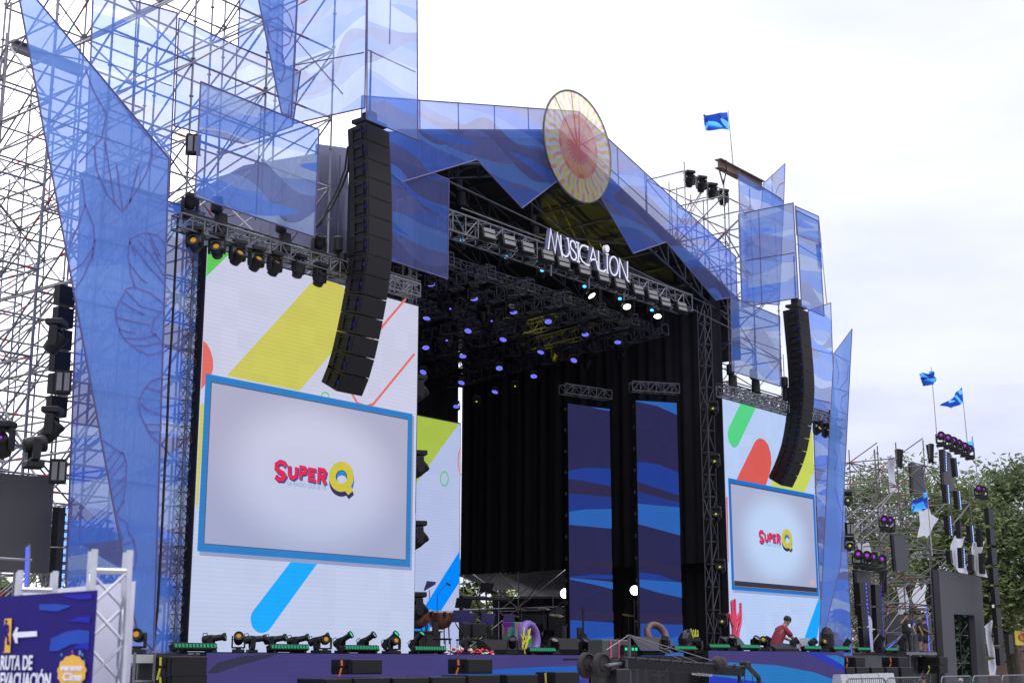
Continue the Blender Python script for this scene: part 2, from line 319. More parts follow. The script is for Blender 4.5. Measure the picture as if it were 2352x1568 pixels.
# ------------------------------------------------------------------ scaffold and trusses
def emit_parts(root, kind, segs, r, m, red=False):
    for i, sgm in enumerate(segs[:100]):
        MB().bar(sgm[0], sgm[1], r, 6).build(kind, m, root)
    if len(segs) > 100:
        b = MB()
        for s_ in segs[100:]: b.bar(s_[0], s_[1], r, 6)
        tag(b.build(kind, m, root), kind='stuff')
def scaffold(label, xs, ys, ztop, dz=2.0, z0=0.0, braces=.75, rakers=(), seed=1, r=.03, group='scaffold towers of the stage', m=None, topf=None):
    rnd = random.Random(seed); m = m or M_steel
    root = thing('scaffold_tower', (xs[0], ys[0], z0), label, 'scaffold', group)
    up, led_, br, col = [], [], [], MB()
    tf = topf or (lambda x, y: ztop)
    for x in xs:
        for y in ys:
            t = tf(x, y); up.append(((x, y, z0), (x, y, t+rnd.uniform(.1, .5))))
            z = z0+.4
            while z < t:
                col.bar((x, y, z-.012), (x, y, z+.012), .062, 6); z += 1.0 if dz >= 2 else .5
    nlev = int((ztop-z0)/dz)+1
    for k in range(nlev):
        z = z0+.3+k*dz
        for y in ys:
            for a, b in zip(xs, xs[1:]):
                if z < min(tf(a, y), tf(b, y))+.05:
                    led_.append(((a, y, z), (b, y, z)))
                    if rnd.random() < braces and z+dz < min(tf(a, y), tf(b, y))+.6:
                        br.append(((a, y, z), (b, y, z+dz)) if (k) % 2 == 0 or rnd.random() < .6 else ((b, y, z), (a, y, z+dz)))
        for x in xs:
            for a, b in zip(ys, ys[1:]):
                if z < min(tf(x, a), tf(x, b))+.05:
                    led_.append(((x, a, z), (x, b, z)))
                    if rnd.random() < braces and z+dz < min(tf(x, a), tf(x, b))+.6:
                        br.append(((x, b, z), (x, a, z+dz)) if rnd.random() < .7 else ((x, a, z), (x, b, z+dz)))
    for q in rakers: br.append(q)
    rnd.shuffle(br); rnd.shuffle(led_)
    emit_parts(root, 'upright', up, r, m); emit_parts(root, 'ledger', led_, r*.95, m); emit_parts(root, 'brace', br, r*.92, m)
    rd = MB()
    for sgm in led_[::2]+br[::2]:
        a, b = Vector(sgm[0]), Vector(sgm[1]); t = rnd.choice((.1, .5, .9)); c = a.lerp(b, t); d = (b-a).normalized()*.08
        rd.bar(c-d, c+d, r*1.12, 6)
    if r > .022:
        o_ = rd.build('red_marking', M_red, root)
        if len(rd.f) > 800: tag(o_, kind='stuff'); col.build('rosette_collar', m, root)
    return root
def box_truss(label, p, q, s=.45, bays=None, m=None, name='box_truss', group=None, up=Vector((0, 0, 1)), rt=.028, cat='truss', parent=None):
    p, q = Vector(p), Vector(q); d = q-p; Ln = d.length; d.normalize(); m = m or M_alu
    a = d.cross(up).normalized(); b = a.cross(d).normalized(); bays = bays or max(2, int(Ln/s+.5))
    root = thing(name, p, label, cat, group)
    cs = [(a*i+b*j)*s/2 for i, j in ((-1, -1), (1, -1), (1, 1), (-1, 1))]
    for c in cs: MB().bar(p+c, q+c, rt, 6).build('chord', m, root)
    lc = MB()
    for k in range(bays):
        u = p+d*Ln*k/bays; v = p+d*Ln*(k+1)/bays
        for i in range(4):
            c1, c2 = cs[i], cs[(i+1) % 4]
            if k % 2: c1, c2 = c2, c1
            lc.bar(u+c1, v+c2, rt*.55, 5)
        for i in range(4): lc.bar(u+cs[i], u+cs[(i+1) % 4], rt*.6, 5)
    for i in range(4): lc.bar(q+cs[i], q+cs[(i+1) % 4], rt*.6, 5)
    lc.build('lacing', m, root); return root
def panel(label, pts, m, lines=(), name='scrim_banner', cat='banner', group='printed blue scrims', fr_r=.021, art=None, nrm=None, hem=True):
    """tensioned printed scrim on a tube frame: pts and lines are world points"""
    pts = [Vector(p) for p in pts]; base = min(pts, key=lambda p: p.z)
    root = thing(name, base, label, cat, group)
    # subdivide lightly and ripple
    b = MB(); b.poly(pts); b.build('fabric', m, root)
    f = MB()
    for i in range(len(pts)): f.bar(pts[i], pts[(i+1) % len(pts)], fr_r, 6)
    for ln in lines: f.path([Vector(q)+Vector((0, .05, 0)) for q in ln], fr_r*.8, 5)
    f.build('frame', M_frame, root)
    if art:
        a = MB(); nn = nrm or Vector((0, -1, 0))
        for ln in art: a.ribbon([Vector(q)-Vector((0, .02, 0)) for q in ln], .03, nn, ext=(0, .004, 0))
        a.build('line_drawing', mat('dark_ink', srgb(88, 88, 160), .7), root)
    return root
CX = 36.4
# ================================================================== stage deck and LED fascia
st = thing('stage_deck', (20.5, 25, 0), 'long black stage deck under the roof, from the left screen to the right screen', 'stage')
MB().box((36.5, 33.2, 1.84), (31.8, 15.6, .08)).build('deck', M_deck, st)
sk = MB().box((36.5, 33.3, .9), (31.4, 15.2, 1.78)); sk.build('substructure', M_drape, st)
def lip(name, label, x0, x1, Y, ztop, base, arts):
    A = P(x0, 1500, Y); B = P(x1, 1500, Y)
    root = thing(name, (A.x, Y, 0), label, 'LED screen')
    MB().box(((A.x+B.x)/2, Y+.12, ztop/2+.1), (B.x-A.x, .2, ztop-.2)).build('cabinet', M_blk, root)
    d = MB(); d.poly([(A.x, Y, .25), (B.x, Y, .25), (B.x, Y, ztop), (A.x, Y, ztop)]); ms = [base]; k = 0
    for m, pts in arts:
        k += 1; ms.append(m); q = []
        for x, y in pts:
            p = P(x, y, Y-.004*k); p.z = max(.26, min(ztop-.002, p.z)); p.x = max(A.x, min(B.x, p.x)); q.append(p)
        d.poly(q, k)
    d.build('display', ms, root); return root
Lb = led('led_lip', (72, 66, 124)); Ld = led('led_lip_dark', (58, 56, 80)); Lc = led('led_lip_blue', (40, 95, 185)); Lc2 = led('led_lip_royal', (48, 62, 180)); Lc3 = led('led_lip_teal', (45, 120, 190))
lip('led_fascia', 'low purple LED strip along the stage front left of the camera crane', 474, 1352, 24.9, 1.9, Lb,
    [(Ld, [(474, 1545), (500, 1520), (560, 1505), (640, 1498), (620, 1508), (540, 1530), (500, 1545)]),
     (Lc, [zq(330, 1075), zq(800, 1030), zq(1200, 985), zq(1800, 950), zq(2280, 935), zq(2352, 1300), zq(1800, 1250), zq(900, 1110)]),
     (Lc2, [zq(1760, 1130), zq(2352, 1110), zq(2352, 1500), zq(1700, 1450)])])
lip('led_fascia', 'purple LED strip with teal and royal waves under the right screen', 1627, 1938, 23.2, 2.05, Lb,
    [(Lc3, [zs(1065, 965), zs(1300, 960), zs(1700, 985), zs(2000, 1040), zs(2260, 1134), zs(2260, 1250), zs(1065, 1250)]),
     (Lc2, [zs(1065, 1070), zs(1300, 1085), zs(1600, 1125), zs(1600, 1250), zs(1065, 1250)]),
     (Lc2, [zs(1930, 885), zs(2080, 885), zs(2180, 935), zs(2257, 1000), zs(2257, 1040), zs(2050, 930)]),
     (Lc3, [zs(2100, 905), zs(2200, 905), zs(2257, 930), zs(2257, 990), zs(2170, 940)])])

# ================================================================== main LED walls
def cut(pts, x0, x1, z0, z1):
    """clip a planar polygon (x,z) to the rectangle of the screen"""
    def clip(poly, f, ip):
        o = []
        for i, a in enumerate(poly):
            b = poly[(i+1) % len(poly)]; fa, fb = f(a), f(b)
            if fa >= 0: o.append(a)
            if (fa >= 0) != (fb >= 0): t = fa/(fa-fb); o.append(a.lerp(b, t))
        return o
    for f in (lambda p: p.x-x0, lambda p: x1-p.x, lambda p: p.z-z0, lambda p: z1-p.z):
        pts = clip(pts, f, None)
        if len(pts) < 3: return []
    return pts
def screen(label, x0, x1, z0, z1, Y, base, arts, lines=(), depth=.25, name='led_wall', extra=None, beam=True):
    root = thing(name, (x0, Y, z0), label, 'LED screen')
    MB().box(((x0+x1)/2, Y+depth/2+.004, (z0+z1)/2), (x1-x0+.06, depth, z1-z0+.08)).build('cabinet', M_blk, root)
    d = MB(); d.poly([(x0, Y, z0), (x1, Y, z0), (x1, Y, z1), (x0, Y, z1)]); ms = [base]; off = 0
    for m, pts, wd, close in lines:
        off += 1; ms.append(m); d.ribbon([P(x, y, Y)+Vector((0, -.004*off, 0)) for x, y in pts], wd, (0, -1, 0), off, close=close)
    for m, pts in arts:
        off += 1; ms.append(m)
        q = cut([P(x, y, Y) if not isinstance((x), Vector) else x for x, y in pts] if not isinstance(pts[0], Vector) else pts, x0, x1, z0, z1)
        if q: d.poly([p+Vector((0, -.004*off, 0)) for p in q], off)
    d.build('display', ms, root)
    return root, off
def ell(cx, cy, rx, ry, n=28, t0=0): return [(cx+rx*math.cos(2*math.pi*i/n+t0), cy+ry*math.sin(2*math.pi*i/n+t0)) for i in range(n)]
W1 = led('led_white', (203, 205, 230)); Yl = led('led_yellow', (204, 200, 98)); Gr = led('led_green', (96, 200, 92)); Rd = led('led_red', (226, 112, 106)); Bl = led('led_sky', (34, 172, 255))
FrB = led('led_frame_blue', (52, 128, 200)); FrD = led('led_frame_dark', (90, 90, 120))
Y1 = 26.0
fr_o = [z5e(195, 140), z5e(1642, 430), z5e(1635, 1507), z5e(135, 1395)]; fr_i = [z5e(225, 192), z5e(1617, 462), z5e(1610, 1468), z5e(172, 1350)]
c1 = P(*fr_o[0], Y1); c3 = P(*fr_o[2], Y1)
fx0, fx1, fz0, fz1 = 21.06, 28.19, 4.16, 8.27
t = .19
def rect(a, b, c, d): return [Vector((a, Y1, c)), Vector((b, Y1, c)), Vector((b, Y1, d)), Vector((a, Y1, d))]
V1 = led_vignette('led_vignette_left', ((fx0+fx1)/2, 0, (fz0+fz1)/2), (3.6, 2.3), (202, 203, 228), (174, 174, 202), (.86, .94, 1.0))
Wlow = led('led_white_low', (192, 204, 234))
scr1, off = screen('tall left LED wall with white ground, yellow stripe and blue framed picture', 20.96, 28.40, 1.93, 11.32, Y1, W1, [
    (Wlow, [Vector((20.9, Y1, 1.9)), Vector((28.5, Y1, 1.9)), Vector((28.5, Y1, 5.6)), Vector((20.9, Y1, 5.6))]),
    (Gr, [z5f(205, 300), z5f(240, 300), z5f(378, 372), z5f(205, 540)]),
    (Rd, [z5f(150, 960), z5f(185, 980), z5f(215, 1010), z5f(240, 1060), z5f(256, 1120), z5f(257, 1180), z5f(235, 1250), z5f(165, 1335), z5f(120, 1350)]),
    (Yl, [z5f(975, 545), z5f(1050, 560), z5f(1110, 575), z5f(1160, 602), z5f(1198, 650), z5f(1210, 750), z5f(1195, 880), z5f(1150, 980), z5f(1085, 1070), z5f(860, 1335), z5f(350, 1230)]),
    (Yl, [(455, 930), (470, 925), (453, 1158), (440, 1170)]),
    (Bl, [(677, 1275), (740, 1275), (622, 1438), (616, 1446), (608, 1451), (599, 1453), (591, 1451.5), (583, 1446), (577, 1438), (574, 1427), (573.5, 1416), (577, 1405), (583, 1397)]),
    (led('led_drop_shade', (150, 158, 196)), rect(fx0+.07, fx1+.07, fz0-.09, fz1-.05)),
    (FrB, rect(fx0, fx1, fz0, fz1)), (FrD, rect(fx0+t-.025, fx1-t+.025, fz0+t-.02, fz1-t+.03)), (V1, rect(fx0+t, fx1-t, fz0+t, fz1-t))],
    [(Rd, [(932, 686), (890, 735), (835, 805), (808, 860), (806, 900), (820, 925), (840, 933), (857, 928), (952, 812)], .07, False),
     (Gr, ell(746, 912, 9, 11), .035, True)])
# drawn logo on both walls: strokes traced once, then moved and scaled to the second wall
def logo(root, dx=0, s=1.0, cx=0, cz=0, z2c=0, off=14, nm='logo'):
    def T(p): return Vector(((p.x-cx)*s+cx+dx, p.y, (p.z-cz)*s+z2c))
    strokes = {'S': [[(757, 800), (742, 778), (715, 770), (692, 785), (690, 812), (708, 835), (735, 850), (748, 870), (735, 890), (705, 890), (684, 868)]],
               'U': [[(780, 796), (781, 850), (790, 874), (808, 882), (826, 868), (830, 845), (830, 805)]],
               'P': [[(858, 892), (860, 806), (886, 810), (897, 825), (893, 845), (862, 852)]],
               'E': [[(968, 828), (922, 820), (920, 892), (964, 902)], [(922, 856), (956, 862)]],
               'R': [[(985, 918), (990, 822), (1020, 828), (1032, 845), (1026, 868), (992, 872)], [(1008, 868), (1034, 928)]]}
    wds = {'S': .105, 'U': .095, 'P': .085, 'E': .085, 'R': .095}
    lb = led('logo_blue', (50, 135, 205)); lr = led('logo_red', (232, 45, 88)); ly = led('logo_yellow', (205, 195, 75)); ln = led('logo_navy', (58, 55, 92)); lt = led('logo_grey', (120, 165, 200))
    b = MB(); k = off
    for mi, (sx, sy, wf, dk) in enumerate(((9, 10, 1.25, 0), (3, 3, 1.35, 1), (0, 0, 1.0, 2))):
        for c, ss in strokes.items():
            for q in ss: b.ribbon([T(P(*z5e(x+sx, y+sy), Y1))+Vector((0, -.004*(k+dk), 0)) for x, y in q], wds[c]*s*wf, (0, -1, 0), [0, 3, 1][mi])
    def qp(pts, dk, mi): b.poly([T(P(*z5e(x, y), Y1))+Vector((0, -.004*(k+dk), 0)) for x, y in pts], mi)
    def q_outline(sx, sy): return [(x+sx, y+sy) for x, y in ell(1142, 872, 87, 106, 36)]
    qp(q_outline(4, 34), 3, 3); qp([(1165, 985), (1225, 975), (1232, 1000), (1196, 1030)], 3, 3); qp(q_outline(3, 10), 4, 3)
    qp([(1212, 880), (1232, 900), (1220, 960), (1205, 950)], 5, 0); qp(q_outline(0, 0), 6, 2); qp([(1150, 965), (1205, 935), (1226, 968), (1190, 1000), (1172, 978)], 6.5, 2)
    hole = V1 if s == 1 else MATS['led_vignette_right']
    qp(ell(1142, 872, 40, 45), 7, 3); qp(ell(1142, 872, 35, 40), 8, 0); qp([(x, y+8) for x, y in ell(1143, 884, 33, 28)], 9, 4)
    b.build(nm, [lb, lr, ly, ln, hole], root)
    o = T(P(*z5e(766, 932), Y1))+Vector((0, -.004*(k+2), 0)); e_ = T(P(*z5e(1050, 968), Y1))
    text('LA RADIO QUE SE VE', .155*s, frame_m(o, (1, 0, 0), (0, 0, 1)) @ Matrix.Diagonal(((e_.x-o.x)/(1.52*s), 1, 1, 1)), lt, 'slogan', root)
logo(scr1)
W2 = led('led_ice', (184, 206, 246)); G2 = led('led_mint', (88, 212, 138)); R2 = led('led_coral', (218, 94, 90)); YG = led('led_lime', (200, 214, 96)); B2 = led('led_azure', (30, 168, 255)); F2 = led('led_frame_blue2', (32, 118, 208))
gx0, gx1, gz0, gz1 = 45.06, 51.8, 4.22, 8.2
led_vignette('led_vignette_right', ((gx0+gx1)/2, 0, (gz0+gz1)/2), (3.2, 2.1), (190, 212, 246), (170, 176, 208), (.96, .99, 1.0))
def rc(a, b, c, d): return [Vector((a, Y1, c)), Vector((b, Y1, c)), Vector((b, Y1, d)), Vector((a, Y1, d))]
scr2, off2 = screen('tall right LED wall with red blob, green pill and small framed picture', 44.88, 51.92, 2.1, 11.18, Y1, W2, [
    (G2, [z4(835, 520), z4(960, 520), z4(950, 575), z4(800, 890), z4(785, 905), z4(768, 910), z4(750, 900), z4(730, 870), z4(717, 830), z4(715, 790), z4(725, 745)]),
    (R2, [z4(788, 1165), z4(935, 865), z4(955, 842), z4(975, 832), z4(1010, 842), z4(1045, 885), z4(1067, 960), z4(1073, 1040), z4(1060, 1110), z4(1020, 1240), z4(780, 1240)]),
    (YG, [z4(1405, 760), z4(1430, 780), z4(1430, 1070), z4(1335, 1290), z4(1050, 1260), z4(1080, 1180), z4(1250, 880), z4(1400, 780)]),
    (R2, [(1655, 1143), (1670, 1140), (1673, 1290), (1660, 1300)]),
    (B2, [zs(2045, 440), zs(2080, 440), zs(2075, 520), zs(2015, 850), zs(1915, 850), zs(1935, 740)]),
    (led('led_drop_shade2', (150, 165, 205)), rc(gx0+.07, gx1+.07, gz0-.09, gz1-.05)),
    (F2, rc(gx0, gx1, gz0, gz1)), (led('led_frame_slate', (75, 82, 110)), rc(gx0+.13, gx1-.16, gz0+.1, gz1-.14)), (MATS['led_vignette_right'], rc(gx0+.16, gx1-.17, gz0+.13, gz1-.2)),
    (led('led_bar_dark', (62, 58, 70)), rc(gx0+.17, gx1-.17, gz0+.14, gz0+.32)),
    (led('led_pink_mark', (205, 170, 190)), [zs(1972, 288), zs(2012, 292), zs(2012, 338), zs(1972, 332)])])
logo(scr2, dx=(gx0+gx1)/2-(fx0+fx1)/2-.05, s=.95, cx=(fx0+fx1)/2, cz=(fz0+fz1)/2, z2c=(gz0+gz1)/2, off=16)
W3 = led('led_white_inner', (178, 190, 228)); YG2 = led('led_lime_inner', (168, 190, 76)); B3 = led('led_azure_inner', (4, 138, 255))
Yi = 30.0; ti = P(955, 953.6, Yi); ri = P(1057.5, 972, Yi)
screen('narrow inner LED wall with lime corner and blue stripe behind the left wall', 27.0, ri.x, 1.9, ti.z, Yi, W3, [
    (YG2, [(940, 940), (1054, 972.6), (1030, 1005), (952, 1113.6), (930, 1140)]),
    (B3, [(1070, 1240), (1070, 1312), (1007, 1409.5), (962, 1480), (920, 1480), (973, 1394.5)]),
    (B3, [z5e(1980, 500), z5e(2000, 500), z5e(2000, 560)])],
    [(Gr, ell(1020.4, 1098.9, 9, 16), .05, True), (Rd, [(1058, 1029), (1053, 1042), (1051.5, 1058), (1053, 1075), (1058, 1090)], .05, False)])
# two angled blue LED columns
def column(label, tl, tr, Ya, Yb, conv, bands, wedge):
    a = P(*tl, Ya); b = P(*tr, Yb); d = Vector((b.x-a.x, b.y-a.y, 0)).normalized(); n = Vector((d.y, -d.x, 0)); top = (a.z+b.z)/2
    root = thing('led_column', (a.x, a.y, 1.9), label, 'LED screen', 'angled LED columns')
    back = -n
    pr = MB(); q = [Vector((p.x, p.y, z)) for p, z in ((a, 1.9), (b, 1.9), (b, top), (a, top))]
    pr.prism([v+back*.01 for v in q], back*.2); pr.build('cabinet', M_blk, root)
    dsp = MB(); dsp.poly(q, 0); ms = [led('col_navy', (44, 44, 84))]
    Wd = (b-a).length
    for k, (m, pts) in enumerate(bands):
        ms.append(m); o = []
        for x, y in pts:
            p = PL(*conv(x, y), a, n); u = max(0, min(Wd, (p-a).dot(d))); z = max(1.92, min(top, p.z)); o.append(Vector((a.x, a.y, 0))+d*u+Vector((0, 0, z))+n*.004*(k+1))
        dsp.poly(o, k+1)
    dsp.build('display', ms, root)
    rg = MB(); 
    for k in range(12):
        z = 2.2+k*(top-2.4)/11; rg.box((a-d*.05+back*.1).to_2d().to_3d()+Vector((0, 0, z)), (.05, .05, .12))
    rg.build('clamp', M_alu, root)
    # flying truss above
    box_truss(label.split(' LED')[0]+' column flying truss', Vector((a.x, a.y, top+.55))+back*.2-d*.1, Vector((b.x, b.y, top+.55))+back*.2+d*.15, .34, 6, m=mat('dull_alu', (.10, .10, .12), .5, .5), group='column flying trusses')
    return a, b, top, d, n
K1 = led('col_blue', (38, 62, 145)); K2 = led('col_dusk', (50, 45, 78)); K3 = led('col_mid', (38, 58, 132)); K4 = led('col_bright', (46, 98, 178)); K5 = led('col_low', (40, 78, 165))
ca1 = column('left blue wave LED column hanging in the dark stage opening', (1304, 928), (1400, 937), 30, 29.5, z6b, [
    (K4, [(850, 278), (965, 280), (965, 302), (905, 293)]), (K1, [(700, 655), (800, 640), (900, 640), (990, 647), (990, 750), (700, 702)]),
    (K2, [(700, 702), (800, 715), (990, 750), (990, 815), (700, 790)]), (K3, [(700, 790), (990, 813), (990, 885), (700, 898)]),
    (K4, [(700, 898), (800, 887), (990, 884), (990, 1001), (700, 975)]), (K2, [(700, 1190), (850, 1180), (1000, 1195), (1000, 1240), (700, 1225)]), (K1, [(700, 1285), (860, 1271), (1000, 1276), (1000, 1300), (700, 1290)]), (K4, [(700, 1290), (860, 1303), (1000, 1318), (1000, 1360), (860, 1330), (700, 1300)]),
    (K2, [(700, 1480), (1000, 1490), (1000, 1545), (700, 1530)]), (K5, [(700, 1540), (1000, 1558), (1000, 1660), (700, 1650)]), (K4, [(700, 1720), (850, 1650), (1000, 1640), (1000, 1800), (700, 1800)])], None)
ca2 = column('right blue wave LED column beside the right side curtain', (1460, 917), (1554, 927.5), 28.5, 27.6, z6b, [
    (K4, [(1090, 225), (1380, 255), (1380, 325), (1240, 272), (1115, 245)]), (K1, [(1100, 606), (1180, 607), (1260, 620), (1400, 670), (1400, 805), (1100, 720)]),
    (K2, [(1100, 720), (1400, 805), (1400, 848), (1100, 780)]), (K3, [(1100, 780), (1400, 845), (1400, 875), (1100, 850)]),
    (K4, [(1100, 850), (1400, 875), (1400, 1040), (1250, 1005), (1100, 972)]), (K2, [(1100, 1180), (1250, 1205), (1410, 1240), (1410, 1290), (1250, 1240), (1100, 1215)]), (K1, [(1100, 1258), (1240, 1270), (1420, 1325), (1420, 1340), (1100, 1300)]),
    (K4, [(1100, 1300), (1420, 1320), (1420, 1410), (1250, 1380), (1100, 1345)]), (K2, [(1100, 1500), (1420, 1512), (1420, 1570), (1100, 1560)]), (K5, [(1100, 1562), (1420, 1570), (1420, 1640), (1100, 1700)]), (K4, [(1100, 1700), (1250, 1670), (1420, 1630), (1420, 1800), (1100, 1800)])], None)

# ================================================================== curtains
def drape(label, p, q, z0, z1, seed, n=120, name='curtain', amp=.06, m=None, z1b=None):
    z1b = z1 if z1b is None else z1b
    p, q = Vector(p), Vector(q); d = q-p; L_ = d.length; d.normalize(); nn = Vector((d.y, -d.x, 0)); rnd = random.Random(seed)
    root = thing(name, (p.x, p.y, z0), label, 'curtain'); b = MB(); vs = []; ph = [rnd.uniform(0, 6) for _ in range(6)]; rows = 7
    for j in range(rows):
        f = j/(rows-1)
        for i in range(n+1):
            z = z0+(z1+(z1b-z1)*i/n-z0)*f
            u = i/n*L_; o = amp*(math.sin(u*9+ph[0]+.3*math.sin(f*3))+.7*math.sin(u*15.3+ph[1]+f*1.2)+.5*math.sin(u*4.1+ph[2]+f))*(1.1-.5*f)
            vs.append(p+d*u+nn*o+Vector((0, 0, z-p.z)))
    fs = [[j*(n+1)+i, j*(n+1)+i+1, (j+1)*(n+1)+i+1, (j+1)*(n+1)+i] for j in range(rows-1) for i in range(n)]
    b.add(vs, fs); o = b.build('cloth', m or M_drape, root, smooth=True)
    MB().bar(p+Vector((0, 0, z1-p.z+.04)), q+Vector((0, 0, z1b-q.z+.04)), .03).build('track', M_dsteel, root); return root
drape('black pleated side curtain behind the blue columns', (46.5, 26.9, 0), (46.5, 39.9, 0), 5.32, 15.6, 3, 220)
drape('black back curtain at the rear right of the stage', (43.5, 40.0, 0), (46.4, 40.1, 0), 1.95, 17.4, 4, 40, z1b=16.4)
drape('black diagonal rear curtain across the stage', (36.0, 35.5, 0), (43.8, 40.15, 0), 1.95, 19.7, 5, 90, z1b=18.4)
drape('black curtain closing the left rear of the stage', (28.9, 29.3, 0), (36.3, 35.6, 0), 1.95, 17.0, 6, 100, z1b=19.7)
XL = lambda Y: 28.6 if Y <= 29 else (28.6+(Y-29)*1.2 if Y <= 35.5 else 36.4+(Y-35.5)*2.0)
YB_ = lambda x: 29+(x-28.6)/1.2 if x < 36.4 else min(40.4, 35.5+(x-36.4)/2.0)

# ================================================================== roof
rf = thing('stage_roof', (24.6, 27, 15), 'dark gabled stage roof behind the zigzag blue fascia', 'roof')
rz = lambda x: 19.1-.3*abs(x-CX)
tp = MB()
tp.prism([Vector((x, y, rz(x))) for x, y in ((28.6, 27), (CX, 27), (CX, 35.5), (28.6, 29))], (0, 0, .08))
tp.prism([Vector((x, y, rz(x))) for x, y in ((CX, 27), (48.2, 27), (48.2, 41.9), (46.4, 41.9), (CX, 36.6))], (0, 0, .08))
tp.build('tarp', M_roofm, rf)
sw = MB().prism([(48.1, 27, 13.2), (48.1, 40.5, 13.2), (48.1, 40.5, 15.6), (48.1, 27, 15.6)], (.04, 0, 0)); sw.build('side_skirt', M_roofm, rf)
for Yt in (27.25, 29.6, 32, 34.4, 36.8, 39.2):
    t_ = MB()
    for s_ in (-1, 1):
        for k in range(10):
            xa, xb = CX+s_*k*1.17, CX+s_*(k+1)*1.17
            if min(xa, xb) < XL(Yt)-.3: continue
            t_.bar((xa, Yt, rz(xa)-.12), (xb, Yt, rz(xb)-.12), .045); t_.bar((xa, Yt, rz(xa)-1.0), (xb, Yt, rz(xb)-1.0), .045)
            t_.bar((xa, Yt, rz(xa)-.12), (xb, Yt, rz(xb)-1.0), .028, 5); t_.bar((xa, Yt, rz(xa)-1.0), (xa, Yt, rz(xa)-.12), .028, 5)
    t_.build('rafter_truss', mat('roof_steel', (.10, .10, .12), .5, .5), rf)
for xk in [CX+s_*d_ for s_ in (-1, 1) for d_ in (1.2, 3.6, 6, 8.4, 10.8)]:
    if xk < 29: continue
    ye = YB_(xk)
    MB().bar((xk, 27.1, rz(xk)-.2), (xk, ye, rz(xk)-.2), .05).bar((xk, 27.1, rz(xk)-1), (xk, ye, rz(xk)-1), .035).build('purlin', mat('roof_steel', (.2, .2, .22), .45, .6), rf)
wb = MB()
for (a, b) in (((28, 27.2, 15.2), (36.4, 33, 18.2)), ((45, 27.2, 15.2), (36.4, 33, 18.2)), ((31, 27.2, 16.4), (42, 37, 16.8)), ((42, 27.2, 16.4), (35, 34, 17.2)), ((30, 30, 15.9), (44, 30, 15.6)), ((33.5, 33, 15.9), (44, 33, 15.6)), ((28.8, 27.1, 16.0), (47.5, 27.1, 14.9))):
    wb.bar(a, b, .03)
wb.build('wind_brace', MATS['roof_steel'], rf)
# fascia scrims
Yf = 26.2
topL = [P(*z1(290, 190), Yf), P(*z1(1385, 315), Yf)]
rzf = lambda x: 19.62-.268*abs(x-CX)
def zz(u): return u
zig = [P(*q, Yf) for q in ((982, 394.5), (1095, 367), (1199, 478), (1281, 415))]; zigr = [P(*q, Yf) for q in ((1383, 460), (1454, 582), (1530, 556), (1643, 689))]
xR = P(1690, 592, Yf).x; xL = 2*CX-xR
left = [Vector((xL, Yf, rzf(xL))), Vector((CX, Yf, rzf(CX))), Vector((CX, Yf, 17.7))]+[zig[3], zig[2], zig[1], Vector((2*CX-zigr[3].x, Yf, zigr[3].z)), Vector((xL, Yf, P(1693, 681, Yf).z))]
right = [Vector((CX, Yf, 17.7)), Vector((CX, Yf, rzf(CX))), Vector((xR, Yf, rzf(xR))), Vector((xR, Yf, P(1693, 681, Yf).z)), zigr[3], zigr[2], zigr[1], zigr[0]]
def fl(xs, dz): return [[Vector((x, Yf, rzf(x))), Vector((x+.06, Yf, rzf(x)-dz))] for x in xs]
def par(x0, x1, d): return [[Vector((x0, Yf, rzf(x0)-d)), Vector((x1, Yf, rzf(x1)-d))]]
panel('zigzag blue wave scrim on the roof front, left of the sun disc', left, M_fas, fl([28.6, 30.3, 32, 33.7, 35.1], 1.7)+par(xL, CX, 1.0), name='roof_fascia')
panel('zigzag blue wave scrim on the roof front, right of the sun disc', right, M_fas, fl([38.7, 40.4, 42.1, 43.8, 45.4], 1.5)+par(CX, xR, 1.0), name='roof_fascia')
# sun disc
sd = thing('sun_disc', (36.0, 25.95, 16.3), 'round sun-shaped scrim of yellow and orange rays at the gable peak', 'banner')
cA, cB = P(1305, 202, 25.95), P(1352, 470, 25.95); cc = P(1329, 336, 25.95); rad = (P(1406, 380, 25.95).x-P(1252, 290, 25.95).x)/2
cc = Vector((cc.x, 25.95, (cA.z+cB.z)/2)); rad = (rad+(cA.z-cB.z)/2)/2
def fab1(n, c, tr=.42): return fabric(n, [c, c, c], tr, .5, tint=(1, .97, .93))
SM = [fab1('sun_cream', srgb(238, 240, 238), .5), fab1('sun_yellow', srgb(244, 224, 120)), fab1('sun_orange', srgb(244, 190, 135)), fab1('sun_red', srgb(238, 140, 125)), fab1('sun_salmon', srgb(240, 172, 150))]
db = MB(); nS = 144; rnd = random.Random(5)
rings = [0, .26, .34, .50, .58, .72, .86, 1.0]
seq = [0, 1, 2, 1]
